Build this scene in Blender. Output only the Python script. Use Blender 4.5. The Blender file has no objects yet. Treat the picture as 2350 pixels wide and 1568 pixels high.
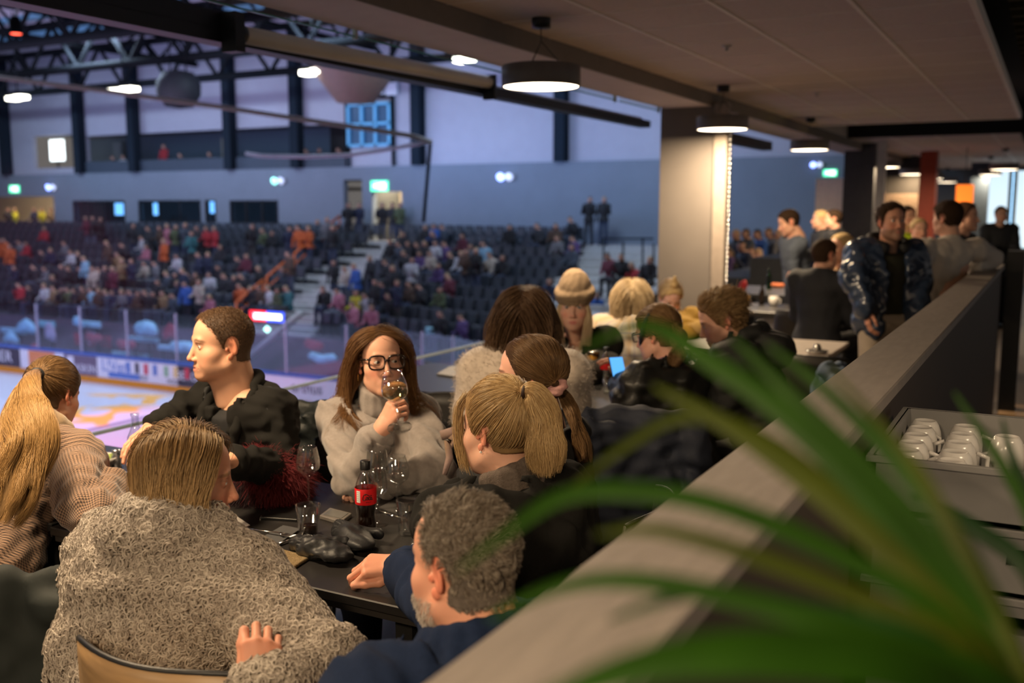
import bpy, math, random
import numpy as np
from math import pi, sin, cos, radians
from mathutils import Vector, Matrix
random.seed(7); rng = np.random.default_rng(7)
SC = bpy.context.scene
COL = SC.collection

# ------------------------------------------------------------------ camera
FPX, CX, CY = 2285.0, 1175.0, 784.0
PITCH, YAW = radians(7.63), radians(28.45)
CAMP = np.array([0.0, 0.0, 1.7])
cam = bpy.data.cameras.new('camera')
cam.lens = 35.0; cam.sensor_width = 36.0; cam.sensor_fit = 'HORIZONTAL'
cam.clip_start = 0.05; cam.clip_end = 300
cam.dof.use_dof = True; cam.dof.focus_distance = 2.6; cam.dof.aperture_fstop = 2.4
cam_o = bpy.data.objects.new('camera', cam); COL.objects.link(cam_o)
cam_o.location = CAMP; cam_o.rotation_euler = (pi/2 - PITCH, 0, YAW)
SC.camera = cam_o
FW = np.array([-sin(YAW)*cos(PITCH), cos(YAW)*cos(PITCH), -sin(PITCH)])
RT = np.array([cos(YAW), sin(YAW), 0.0])
UP = np.cross(RT, FW)
FH = np.array([-sin(YAW), cos(YAW), 0.0])
def ray(x, y): return FW*FPX + RT*(x-CX) - UP*(y-CY)
def zpl(x, y, z):
    r = ray(x, y); return CAMP + r*((z-CAMP[2])/r[2])
def ypl(x, y, Y):
    r = ray(x, y); return CAMP + r*(Y/r[1])
def xpl(x, y, X):
    r = ray(x, y); return CAMP + r*(X/r[0])
def dep(x, y, d): return CAMP + ray(x, y)*(d/FPX)

# ------------------------------------------------------------------ view, world, main lights
SC.view_settings.view_transform = 'Standard'; SC.view_settings.look = 'None'
SC.view_settings.gamma = 1.0; SC.view_settings.use_curve_mapping = False
SC.view_settings.exposure = 0.0
SC.cycles.max_bounces = 8; SC.cycles.diffuse_bounces = 3; SC.cycles.glossy_bounces = 3
SC.cycles.transmission_bounces = 6; SC.cycles.transparent_max_bounces = 28
SC.cycles.caustics_reflective = False; SC.cycles.caustics_refractive = False
SC.cycles.sample_clamp_indirect = 3.0; SC.cycles.blur_glossy = 1.0
w = bpy.data.worlds.new('dim_hall'); SC.world = w; w.use_nodes = True
w.node_tree.nodes['Background'].inputs[0].default_value = (0.60, 0.55, 0.52, 1)
w.node_tree.nodes['Background'].inputs[1].default_value = 0.24
def light(name, kind, loc, energy, color, size=1.0, size_y=None, target=None, spot=None, blend=0.3):
    l = bpy.data.lights.new(name, kind); l.energy = energy; l.color = color
    if kind == 'AREA':
        l.size = size
        if size_y: l.shape = 'RECTANGLE'; l.size_y = size_y
    elif kind == 'SPOT':
        l.spot_size = spot; l.spot_blend = blend; l.shadow_soft_size = size
    else: l.shadow_soft_size = size
    o = bpy.data.objects.new(name, l); COL.objects.link(o); o.location = loc
    if target is not None:
        o.rotation_euler = (Vector(target)-Vector(loc)).to_track_quat('-Z', 'Y').to_euler()
    return o
# arena high bays: cool white over the stands, blue and lavender floods on the metal wall, pink spot on the ice end
for i, (x, y) in enumerate(((-44, 27), (-33, 27), (-22, 26), (-13, 25), (-40, 16), (-28, 15))):
    light('high_bay', 'AREA', (x, y, 8.2), 760, (0.60, 0.77, 1.0), 3.0, 1.2, target=(x, y+1.5, -3))
light('wall_flood', 'AREA', (-18, 30, 3.3), 300, (0.30, 0.50, 1.0), 14, 0.4, target=(-17, 34.3, 5.5))
light('wall_flood', 'AREA', (-36, 30, 3.6), 230, (0.38, 0.50, 1.0), 18, 0.4, target=(-36, 34.3, 6.5))
light('roof_flood', 'AREA', (-30, 20, 2), 900, (0.75, 0.62, 1.0), 16, 8, target=(-31, 24, 10))  # added area lamp, stands in for light bounced up from the ice
light('ice_spot_pink', 'SPOT', (-19, 8, 8.5), 22000, (1.0, 0.12, 0.30), 0.3, target=(-21.2, 16.6, -4.65), spot=radians(36), blend=0.25)
light('ice_spot_lilac', 'SPOT', (-34, 8, 8.5), 5000, (0.72, 0.55, 1.0), 0.3, target=(-33, 20, -4.65), spot=radians(85), blend=0.5)

# ------------------------------------------------------------------ helpers: objects
def link(name, me, mats=None, parent=None):
    o = bpy.data.objects.new(name, me); COL.objects.link(o)
    if mats is not None:
        for m in (mats if isinstance(mats, (list, tuple)) else [mats]): me.materials.append(m)
    if parent is not None: o.parent = parent
    return o
def tag(o, label, cat, group=None):
    o['label'] = label; o['category'] = cat
    if group: o['group'] = group
    return o
def empty(name, loc=(0, 0, 0), label=None, cat=None, group=None, rz=0):
    o = bpy.data.objects.new(name, None); COL.objects.link(o); o.location = loc; o.rotation_euler = (0, 0, rz)
    o.empty_display_size = 0.1
    if label: tag(o, label, cat, group)
    return o
def struct(o, label=None):
    o['kind'] = 'structure'
    if label: o['label'] = label; o['category'] = o.name.split('.')[0].split('_')[0]
    return o
def copy_tree(o, parent=None):
    c = o.copy(); COL.objects.link(c)
    if parent is not None: c.parent = parent
    for ch in list(o.children): copy_tree(ch, c)
    return c
def npmesh(name, V, Fs, smooth=True):
    me = bpy.data.meshes.new(name)
    V = np.asarray(V, dtype=np.float32); Fs = np.asarray(Fs, dtype=np.int32)
    n, k = Fs.shape
    me.vertices.add(len(V)); me.vertices.foreach_set('co', V.ravel())
    me.loops.add(n*k); me.loops.foreach_set('vertex_index', Fs.ravel())
    me.polygons.add(n)
    me.polygons.foreach_set('loop_start', np.arange(0, n*k, k, dtype=np.int32))
    me.polygons.foreach_set('loop_total', np.full(n, k, dtype=np.int32))
    me.polygons.foreach_set('use_smooth', np.full(n, smooth, dtype=bool))
    me.update(calc_edges=True); me.validate()
    return me
class MB:
    """collects boxes, prisms, tubes, lathes into one mesh"""
    def __init__(s): s.v = []; s.f = []; s.mi = []; s.sm = []; s.cur = 0; s.smooth = False
    def add(s, vs, fs, smooth=None):
        b = len(s.v); s.v += [tuple(map(float, p)) for p in vs]
        for f in fs:
            s.f.append([b+i for i in f]); s.mi.append(s.cur); s.sm.append(s.smooth if smooth is None else smooth)
        return s
    def box(s, lo, hi, M=None, bev=0.0):
        x0, y0, z0 = lo; x1, y1, z1 = hi
        b = min(bev, abs(x1-x0)*.45, abs(y1-y0)*.45, abs(z1-z0)*.45)
        if b <= 0:
            vs = [(x, y, z) for z in (z0, z1) for x, y in ((x0, y0), (x1, y0), (x1, y1), (x0, y1))]
            fs = [(3, 2, 1, 0), (4, 5, 6, 7), (0, 1, 5, 4), (1, 2, 6, 5), (2, 3, 7, 6), (3, 0, 4, 7)]
        else:
            ring = [(x0+b, y0), (x1-b, y0), (x1, y0+b), (x1, y1-b), (x1-b, y1), (x0+b, y1), (x0, y1-b), (x0, y0+b)]
            ri = [(x0+b, y0+b), (x1-b, y0+b), (x1-b, y0+b), (x1-b, y1-b), (x1-b, y1-b), (x0+b, y1-b), (x0+b, y1-b), (x0+b, y0+b)]
            vs = [(x, y, z0) for x, y in ri]+[(x, y, z0+b) for x, y in ring]+[(x, y, z1-b) for x, y in ring]+[(x, y, z1) for x, y in ri]
            fs = [tuple(reversed(range(8)))]
            for l in range(3):
                fs += [(l*8+i, l*8+(i+1) % 8, l*8+8+(i+1) % 8, l*8+8+i) for i in range(8)]
            fs.append(tuple(range(24, 32)))
        if M is not None: vs = [tuple(M @ Vector(p)) for p in vs]
        return s.add(vs, fs, False)
    def tube(s, pts, r, n=10, caps=True, flat=None):
        pts = [Vector(p) for p in pts]; m = len(pts)
        rs = r if isinstance(r, (list, tuple)) else [r]*m
        vs = []; prev = None
        for i, p in enumerate(pts):
            t = (pts[min(i+1, m-1)]-pts[max(i-1, 0)]).normalized()
            if prev is None:
                a = Vector((0, 0, 1)) if abs(t.z) < .9 else Vector((1, 0, 0))
                u = t.cross(a).normalized()
            else: u = (prev - t*prev.dot(t)).normalized()
            prev = u; v = t.cross(u)
            for k in range(n):
                a = 2*pi*k/n
                vs.append(p + (u*cos(a)+v*sin(a)*(flat or 1))*rs[i])
        fs = [(i*n+k, i*n+(k+1) % n, (i+1)*n+(k+1) % n, (i+1)*n+k) for i in range(m-1) for k in range(n)]
        if caps: fs += [tuple(reversed(range(n))), tuple(range((m-1)*n, m*n))]
        return s.add(vs, fs, True)
    def lathe(s, prof, c=(0, 0, 0), n=32, closed=False):
        c = Vector(c); m = len(prof)
        vs = [(c.x+r*cos(2*pi*k/n), c.y+r*sin(2*pi*k/n), c.z+z) for r, z in prof for k in range(n)]
        fs = [(i*n+k, i*n+(k+1) % n, (i+1)*n+(k+1) % n, (i+1)*n+k) for i in range(m-1) for k in range(n)]
        if closed: fs += [((m-1)*n+k, (m-1)*n+(k+1) % n, (k+1) % n, k) for k in range(n)]
        return s.add(vs, fs, True)
    def quad(s, a, b, c, d): return s.add([a, b, c, d], [(0, 1, 2, 3)], False)
    def build(s, name, mats, parent=None, xf=None):
        me = bpy.data.meshes.new(name); me.from_pydata(s.v, [], s.f)
        me.polygons.foreach_set('material_index', s.mi); me.polygons.foreach_set('use_smooth', s.sm)
        if xf is not None: me.transform(xf)
        me.update(); me.validate()
        return link(name, me, mats, parent)
def box(name, lo, hi, m, parent=None, bev=0.0): return MB().box(lo, hi, bev=bev).build(name, m, parent)

# ------------------------------------------------------------------ helpers: materials
def newmat(name):
    m = bpy.data.materials.new(name); m.use_nodes = True
    return m, m.node_tree, m.node_tree.nodes['Principled BSDF']
def nd(t, typ, ins=None, **kw):
    n = t.nodes.new(typ)
    for k, v in kw.items(): setattr(n, k, v)
    for k, v in (ins or {}).items():
        if isinstance(v, bpy.types.NodeSocket): t.links.new(v, n.inputs[k])
        else: n.inputs[k].default_value = v
    return n
def c4(c): return (c[0], c[1], c[2], 1.0)
def srgb(r, g, b):
    f = lambda u: (u/255/12.92) if u/255 < .04045 else ((u/255+.055)/1.055)**2.4
    return (f(r), f(g), f(b))
def M(name, col, rough=.7, metal=0.0, spec=.4, var=.12, vs=14.0, bump=0.0, bs=60.0, bdist=.002, stretch=(1, 1, 1), sheen=0.0, coat=0.0, obj=True):
    m, t, b = newmat(name)
    tc = nd(t, 'ShaderNodeTexCoord'); mp = nd(t, 'ShaderNodeMapping', {'Vector': tc.outputs['Object'], 'Scale': stretch})
    n = nd(t, 'ShaderNodeTexNoise', {'Vector': mp.outputs[0], 'Scale': vs, 'Detail': 4.0})
    r = nd(t, 'ShaderNodeMapRange', {'Value': n.outputs[0], 'From Min': .25, 'From Max': .75, 'To Min': 1-var, 'To Max': 1+var})
    mx = nd(t, 'ShaderNodeVectorMath', {0: col[:3], 'Scale': r.outputs[0]}, operation='SCALE')
    t.links.new(mx.outputs[0], b.inputs['Base Color'])
    b.inputs['Roughness'].default_value = rough; b.inputs['Metallic'].default_value = metal
    b.inputs['Specular IOR Level'].default_value = spec
    if sheen: b.inputs['Sheen Weight'].default_value = sheen; b.inputs['Sheen Roughness'].default_value = .5
    if coat: b.inputs['Coat Weight'].default_value = coat; b.inputs['Coat Roughness'].default_value = .12
    if bump:
        n2 = nd(t, 'ShaderNodeTexNoise', {'Vector': mp.outputs[0], 'Scale': bs, 'Detail': 3.0})
        bp = nd(t, 'ShaderNodeBump', {'Height': n2.outputs[0], 'Strength': bump, 'Distance': bdist})
        t.links.new(bp.outputs[0], b.inputs['Normal'])
    return m
def emis(name, col, s):
    m, t, b = newmat(name); b.inputs['Base Color'].default_value = c4(col)
    b.inputs['Emission Color'].default_value = c4(col); b.inputs['Emission Strength'].default_value = s
    return m
def glassmat(name, col=(1, 1, 1), rough=0.0, ior=1.45, thin=False, alpha=.12):
    """real refraction for solid glassware; thin panes are a clear/gloss mix"""
    m, t, b = newmat(name); out = t.nodes['Material Output']
    if thin:
        tr = nd(t, 'ShaderNodeBsdfTransparent', {'Color': c4(col)})
        gl = nd(t, 'ShaderNodeBsdfGlossy', {'Roughness': .03, 'Color': (1, 1, 1, 1)})
        ge = nd(t, 'ShaderNodeNewGeometry'); io = nd(t, 'ShaderNodeMapRange', {'Value': ge.outputs['Backfacing'], 'To Min': ior, 'To Max': 1/ior}); fr = nd(t, 'ShaderNodeFresnel', {'IOR': io.outputs[0]})
        a = nd(t, 'ShaderNodeMath', {0: fr.outputs[0], 1: alpha}, operation='ADD')
        mx = nd(t, 'ShaderNodeMixShader', {0: a.outputs[0], 1: tr.outputs[0], 2: gl.outputs[0]})
        t.links.new(mx.outputs[0], out.inputs[0])
    else:
        b.inputs['Base Color'].default_value = c4(col); b.inputs['Transmission Weight'].default_value = 1
        b.inputs['Roughness'].default_value = rough; b.inputs['IOR'].default_value = ior
    return m
# ------------------------------------------------------------------ restaurant shell
m_ceil = M('ceiling_tile', (.66, .55, .48), .9, var=.06, vs=40, bump=.2, bs=300, bdist=.001)
m_tbar = M('ceiling_bar', (.85, .76, .68), .55, var=.03)
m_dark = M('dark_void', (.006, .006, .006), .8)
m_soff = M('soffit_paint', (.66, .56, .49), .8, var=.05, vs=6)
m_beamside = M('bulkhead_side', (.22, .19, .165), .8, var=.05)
m_black = M('black_steel', (.010, .010, .011), .45, var=.1)
m_floor = M('dark_floor', (.11, .09, .075), .45, var=.2, vs=8)
m_ledge = M('grey_ledge_top', (.215, .185, .165), .55, var=.12, vs=9, bump=.15, bs=180, stretch=(6, 1, 1), bdist=.001)
m_wallside = M('ledge_wall_dark', (.045, .033, .025), .6, var=.1, vs=20, stretch=(1, 6, 1))
m_column = M('column_paint', (.155, .138, .127), .6, var=.04, vs=5)
CEILZ = 2.79
struct(box('floor', (-3.9, -2.5, -.25), (4.5, 45, 0), m_floor))
fl = struct(box('floor_corridor', (-.32, 6.0, 0.0), (1.6, 9.6, .012), M('tan_floor', (.42, .27, .15), .4, var=.1)))
c = MB()
c.box((-2.965, -2.5, CEILZ), (-.45, 13.8, CEILZ+.05)); c.box((-3.2, 16.6, CEILZ), (-.55, 31, CEILZ+.05))
c.cur = 1
for X in (-2.335, -1.69, -1.03):
    c.box((X-.012, -2.5, CEILZ-.006), (X+.012, 13.8, CEILZ+.01))
for X in (-2.335, -1.69, -.9): c.box((X-.012, 16.6, CEILZ-.006), (X+.012, 31, CEILZ+.01))
for i in range(26):
    y = -2.1+i*.62
    if y < 13.7: c.box((-2.965, y-.006, CEILZ-.003), (-.45, y+.006, CEILZ+.01))
for i in range(22): c.box((-3.2, 17+i*.62-.006, CEILZ-.003), (-.55, 17+i*.62+.006, CEILZ+.01))
c.box((-.475, -2.5, CEILZ-.012), (-.44, 13.8, CEILZ+.06)); c.box((-2.965, 13.77, CEILZ-.012), (-.44, 13.8, CEILZ+.06))
struct(c.build('ceiling', [m_ceil, m_tbar]))
# slab over everything, painted black: seen only through the open service slots
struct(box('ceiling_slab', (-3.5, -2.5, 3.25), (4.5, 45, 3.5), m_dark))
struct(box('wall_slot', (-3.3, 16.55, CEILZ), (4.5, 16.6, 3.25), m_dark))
# bulkhead along the opening
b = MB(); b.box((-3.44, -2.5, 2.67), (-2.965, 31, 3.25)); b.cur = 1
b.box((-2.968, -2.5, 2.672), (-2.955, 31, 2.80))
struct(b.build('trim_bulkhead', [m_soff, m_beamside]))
# half wall with wide top, between camera and tables
lw = MB(); lw.box((-.485, -1.2, 0), (-.355, 9.0, 1.22)); lw.cur = 1
lw.box((-.505, -1.2, 1.215), (-.335, 9.0, 1.25), bev=.004)
struct(lw.build('wall_ledge', [m_wallside, m_ledge]))
a = zpl(2330, 770, 0); struct(box('column_post', (-.33, 9.2, 0), (-.20, 9.4, 1.35), m_black))
# column at the opening, its lamp-lit side put in as a lighter coloured strip
m_rail = M('pale_corner_strip', (.26, .22, .19), .5)
p0 = ypl(1640, 478, 9.5)
cc = MB(); cc.box((-3.48, 9.5, 0), (-2.93, 10.05, 2.70)); struct(cc.build('column', m_column))
cs = MB(); cs.box((-2.93, 9.46, 0), (-2.80, 9.6, 2.70), bev=.01); struct(cs.build('trim_column', m_rail))
ch = MB()
for i in range(46): ch.lathe([(.0, -.02), (.012, -.012), (.016, 0), (.012, .012), (0, .02)], (-2.775, 9.5, .5+i*.045), 8)
tag(ch.build('roller_chain', M('chrome_chain', (.6, .6, .62), .2, 1.0)), 'bright beaded chain hanging beside the pale column', 'chain')
co = MB(); co.box((-3.24, 17.9, 0), (-2.74, 18.4, 2.8)); struct(co.build('column_far', M('dark_column', (.05, .048, .055), .7)))
# tube and track along the opening
m_tube = M('roller_tube', (.70, .63, .52), .4, .1, var=.1, vs=3)
t = empty('roller_blind', (-3.8, 4.05, 2.6), 'grey roller blind tube hung in dark brackets under the ceiling edge', 'blind')
MB().tube([(0, 0, 0), (0, 2.59, .035)], .046, 20).build('roller_tube', m_tube, t)
k = MB(); k.box((-.05, -.10, -.10), (.05, -.03, .10)); k.tube([(0, -.05, 0), (0, .0, 0)], .050, 16); k.build('bracket', m_black, t); MB().box((-.05, 2.595, -.09), (.05, 2.63, .09)).build('bracket', m_black, t)
tr = empty('blind_track', (-3.9, -1, 2.55), 'long dark steel track running along the open edge above the tables', 'track')
k = MB(); k.box((-.07, 0, .0), (.05, 11.2, .07)); k.box((-.07, 0, .068), (.05, 5.0, .155)); k.build('track_rail', m_black, tr)
MB().box((.0, 7.8, .075), (.03, 11.0, .09)).build('track_slot', M('track_light_edge', (.45, .45, .5), .3, .6), tr)
k = MB(); k.box((-3.7, 10.3, 2.50), (-3.55, 14.2, 2.62)); k.box((-3.62, 11.0, 2.62), (-3.40, 11.06, 2.66)); k.box((-3.44, 11.0, 2.60), (-3.40, 11.06, 2.675)); tr2 = k.build('blind_track', m_black); tag(tr2, 'short dark track beyond the pale column, behind the second lamp', 'track')
# top glass strip with green edge hung from the soffit
m_gedge = M('green_glass_edge', (.05, .30, .25), .2, spec=.6)
m_pane = glassmat('clear_pane', (.93, .97, .96), thin=True, alpha=.02)
for i, (y0, y1) in enumerate(((2.9, 4.6), (4.66, 6.55), (6.61, 8.3), (8.36, 9.4))):
    g = empty('glass_strip', (-3.453, y0, 2.64), 'overhead glass strip with green edge, number %s along the opening from the near end' % ('one', 'two', 'three', 'four')[i], 'glass')
    box('pane', (-.004, 0, .0), (.004, y1-y0, .13), m_pane, g)
    box('glass_edge', (-.006, 0, -.007), (.006, y1-y0, .0), m_gedge, g)
    box('clip', (-.012, y1-y0-.05, -.02), (.012, y1-y0-.03, .06), M('clip_steel', (.5, .55, .55), .3, .9), g)
# pendant lamps
m_lampb = M('lamp_body', (.13, .12, .11), .5)
m_lamp = emis('lamp_diffuser', (1.0, .80, .56), 9.0)
lampn = ['largest and nearest drum pendant lamp, in front of the roller blind', 'second drum pendant lamp, hanging in front of the pale column', 'third drum pendant lamp, just right of the pale column',
         'fourth drum pendant lamp, above the chain of small lamps', 'fifth drum pendant lamp in the receding row', 'sixth drum pendant lamp in the receding row', 'seventh and last drum pendant lamp in the receding row']
def pendant(x, y, label, d=.46, e=95.0):
    t = empty('pendant_lamp', (x, y, 2.40), label, 'lamp', 'drum pendant lamps')
    r = d/2
    MB().lathe([(r-.012, .004), (r-.006, 0), (r, .004), (r, .115), (r-.004, .12), (0, .122)], n=48).build('lamp_shade', m_lampb, t)
    MB().lathe([(0, .003), (r-.012, .003), (r-.012, .02)], n=48).build('diffuser', m_lamp, t)
    MB().lathe([(0, CEILZ-2.4-.055), (.055, CEILZ-2.4-.055), (.055, CEILZ-2.4)], n=24).build('canopy', m_black, t)
    k = MB(); k.tube([(0, 0, .26), (0, 0, CEILZ-2.4-.05)], .0025, 6)
    for a in (0.5, 2.6, 4.7): k.tube([(0, 0, .26), (r*.55*cos(a), r*.55*sin(a), .12)], .0022, 5)
    k.build('cord', m_black, t)
    if e:
        l = light('pendant_glow', 'AREA', (0, 0, -.004), e, (1.0, .74, .46), d*.92); l.data.shape = 'DISK'; l.parent = t
for i, y in enumerate((5.32, 8.94, 12.58, 18.56, 22.68, 26.28, 30.05)): pendant(-2.69, y, lampn[i], .46 if i < 3 else .55, (60, 105, 120, 110, 60, 60, 60)[i])
pendant(-2.69, 1.68, 'drum pendant lamp of the row nearest to the end wall', e=78)
pendant(-2.69, -1.9, 'drum pendant lamp of the row over the end tables', e=80)
pendant(-.45, -.75, 'assumed unseen pendant lamp, added for light above the near end of the ledge wall', e=95)  # assumed lamp out of view, added to light the ledge and front figures
pendant(.85, 1.9, 'added unseen pendant lamp for extra light above the service corridor behind the ledge', e=17)  # assumed lamp out of view, added to brighten faces from the front
pendant(-.89, 20.7, 'nearer of two pendant lamps hanging before the bright windows', .5, 30)
pendant(-1.29, 23.8, 'farther of two pendant lamps hanging before the bright windows', .46, 30)
# ceiling fittings
for i, (px, py, lb) in enumerate(((1668, 104, 'white ceiling sprinkler in the tile right of the nearest lamp'), (1875, 212, 'white ceiling detector above the third lamp'))):
    p = zpl(px, py, CEILZ)
    t = empty('ceiling_sprinkler', (p[0], p[1], CEILZ), lb, 'sprinkler')
    MB().lathe([(.035, 0), (.03, -.01), (.012, -.014), (.01, -.03), (.0, -.032)], n=20).build('rosette', M('fitting_white', (.5, .46, .42), .5), t)
    MB().lathe([(0, -.030), (.02, -.033), (.02, -.036), (0, -.037)], n=16).build('deflector', M('fitting_steel', (.5, .48, .45), .3, .6), t)
# services seen through the slot at the far top
m_wood = M('rafter_dark', (.05, .035, .012), .7, var=.2)
sl = empty('cable_tray', (.1, 2, 2.98), 'dark cable tray and joists in the open ceiling slot', 'tray')
k = MB()
for i in range(30): k.box((-.45, i*.30, .0), (.9, i*.30+.05, .05))
k.build('joist', m_wood, sl)
k = MB(); k.box((-.18, 0, -.08), (-.155, 9, -.055)); k.box((.25, 0, -.08), (.275, 9, -.055)); k.build('rail', M('tray_steel', (.35, .35, .34), .4, .5), sl)
# far end of the restaurant
m_white = emis('daylight_window', (.62, .80, .92), 1.15)
m_greyp = M('grey_panel', (.10, .11, .13), .6)
struct(box('wall_far', (-4.6, 33.0, 0), (4.5, 33.3, 3.3), M('far_wall_grey', (.06, .06, .06), .7)))
for i, (xa, xb) in enumerate(((2258, 2318), (2326, 2365))):
    a = ypl(xa, 392, 26); b2 = ypl(xb, 540, 26)
    f = MB(); f.box((a[0]-.08, 26.0, b2[2]-.3), (a[0], 26.1, a[2])); f.box((b2[0], 26.0, b2[2]-.3), (b2[0]+.08, 26.1, a[2])); f.box((a[0]-.08, 26, a[2]), (b2[0]+.08, 26.1, a[2]+.1))
    wo = struct(f.build('window_%d' % (i+1), m_greyp))
    q = MB(); q.box((a[0], 26.03, b2[2]-.3), (b2[0], 26.06, a[2])); q.build('pane', m_white, wo)
a = ypl(2110, 415, 21); b2 = ypl(2140, 545, 21)
struct(box('column_red', (a[0], 21, 0), (b2[0], 21.4, 3.2), M('red_column', (.22, .03, .012), .6)))
a = ypl(2195, 424, 20); b2 = ypl(2232, 476, 20)
o = tag(box('sign', (a[0], 20, b2[2]), (b2[0], 20.04, a[2]), emis('orange_sign', (1.0, .22, .02), .9)), 'bright orange hanging sign panel above the grey-sweatered man', 'sign')
k = MB(); k.tube([((a[0]+b2[0])/2, 20.02, a[2]-.02), ((a[0]+b2[0])/2, 20.02, 3.26)], .008, 6); k.build('hanger', m_black, o)
a = ypl(2240, 405, 24); b2 = ypl(2262, 540, 24)
struct(box('wall_blue', (a[0]-.1, 24, 0), (b2[0], 24.2, a[2]+.3), M('blue_grey_wall', (.06, .085, .12), .6)))
a = ypl(2018, 445, 23); b2 = ypl(2112, 545, 23)
sw = MB()
n = 22
for i in range(n):
    x = a[0]+(b2[0]-a[0])*i/n; sw.box((x, 23, 0), (x+(b2[0]-a[0])/n*.62, 23.05, a[2]))
struct(sw.build('wall_slat', M('wood_slats', (.23, .155, .10), .6)))
struct(box('wall_slatback', (a[0], 23.06, 0), (b2[0]+.25, 23.2, 3.0), M('slat_back', (.03, .025, .02), .8)))
a = ypl(2003, 395, 17); b2 = ypl(2021, 540, 17)
struct(box('trim_far', (b2[0]-.16, 17.3, 0), (b2[0]-.02, 17.4, 2.8), M('pale_edge', (.55, .5, .45), .5)))
a = ypl(1937, 380, 17.5)
# beige wall leaf and exit sign left of the dark column
a = ypl(1873, 410, 24); b2 = ypl(1950, 520, 24)
struct(box('wall_beige', (a[0], 24, -.5), (b2[0]+1.0, 24.2, a[2]), M('beige_wall', (.78, .66, .54), .7)))
m_exit = emis('exit_green', (.10, .85, .42), 2.2); m_exw = emis('exit_white', (.75, 1.0, .85), 3.0)
def exit_sign(px, py, Y, label, s=.42):
    p = ypl(px, py, Y)
    t = empty('exit_sign', p, label, 'sign')
    box('sign_face', (-s/2, -.03, -s/4), (s/2, .03, s/4), m_exit, t)
    k = MB(); k.box((-s*.05, -.035, -s*.17), (s*.4, -.031, s*.17))          # door shape
    k.box((-s*.4, -.035, -s*.02), (-s*.16, -.031, s*.04)); k.tube([(-s*.2, -.033, .13*s), (-s*.2, -.033, .2*s)], .04*s, 8)
    k.box((-s*.26, -.035, -s*.12), (-s*.14, -.031, .1*s)); k.build('pictogram', m_exw, t)
exit_sign(1905, 397, 34.27, 'green exit sign above the beige wall right of the pale column', .42)
# arena side railing of the terrace
m_rimsteel = M('rail_steel', (.4, .42, .45), .25, .9)
for i in range(5):
    y0 = 2.4+i*1.42
    t = empty('glass_railing', (-3.8, y0, -.3), 'clear glass railing panel, number %s from the near end of the terrace edge' % ('one', 'two', 'three', 'four', 'five')[i], 'railing')
    box('pane', (-.008, .01, 0), (.008, 1.40, .97), m_pane, t)
    box('top_edge', (-.010, .01, .97), (.010, 1.40, .985), M('edge_pale', (.25, .3, .32), .3), t)
    MB().box((-.03, .25, .78), (.03, .31, .86), bev=.01).build('clamp', m_rimsteel, t); MB().box((-.03, .25, .05), (.03, .31, .13), bev=.01).build('clamp', m_rimsteel, t)
# ------------------------------------------------------------------ arena
ICEZ = -4.65; WY = 34.3
m_endwall = M('dark_grey_wall', (.165, .195, .235), .75, var=.05, vs=1.5)
m_metal = M('pale_metal_cladding', (.36, .36, .42), .5, .0, var=.04, vs=2)
m_conc = M('concrete', (.36, .36, .35), .8, var=.12, vs=6, bump=.1)
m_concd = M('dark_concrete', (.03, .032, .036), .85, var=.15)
m_roof = M('roof_deck', (.62, .58, .66), .7, var=.05)
# end wall with window openings
def wall_with_holes(name, x0, x1, z0, z1, holes, y0, y1, mat):
    xs = sorted({x0, x1, *[h[0] for h in holes], *[h[1] for h in holes]}); zs = sorted({z0, z1, *[h[2] for h in holes], *[h[3] for h in holes]})
    m = MB()
    for i in range(len(xs)-1):
        for j in range(len(zs)-1):
            cx, cz = (xs[i]+xs[i+1])/2, (zs[j]+zs[j+1])/2
            if any(h[0] < cx < h[1] and h[2] < cz < h[3] for h in holes): continue
            m.box((xs[i], y0, zs[j]), (xs[i+1], y1, zs[j+1]))
    return struct(m.build(name, mat))
HL = [(-43.97, -40.2, 1.0, 2.08), (-39.24, -35.1, 1.03, 2.08), (-34.83, -34.15, 1.05, 2.08), (-33.28, -30.4, 1.0, 2.06), (-54, -45.45, -.4, 2.3), (-26.74, -25.77, .1, 2.9), (-25.25, -23.75, .1, 2.38)]
wall_with_holes('wall_end', -56, -2.9, -.4, 3.43, HL, WY, WY+.3, m_endwall)
m_winglass = glassmat('booth_glass', (.75, .88, .95), thin=True, alpha=.05)
for i, h in enumerate(HL[:4]):
    f = MB(); e = .07
    f.box((h[0], WY-.02, h[2]), (h[0]+e, WY+.1, h[3])); f.box((h[1]-e, WY-.02, h[2]), (h[1], WY+.1, h[3]))
    f.box((h[0], WY-.02, h[2]), (h[1], WY+.1, h[2]+e)); f.box((h[0], WY-.02, h[3]-e), (h[1], WY+.1, h[3]))
    for k in range(1, 3 if i != 2 else 1): x = h[0]+(h[1]-h[0])*k/3; f.box((x-.03, WY, h[2]), (x+.03, WY+.08, h[3]))
    wo = struct(f.build('window_%d' % (i+3), m_black)); box('pane', (h[0]+.02, WY+.04, h[2]+.02), (h[1]-.02, WY+.05, h[3]-.02), m_winglass, wo)
struct(box('wall_arena_left', (-60.3, -6, -5), (-60, WY+.5, 9.7), m_endwall))
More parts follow.
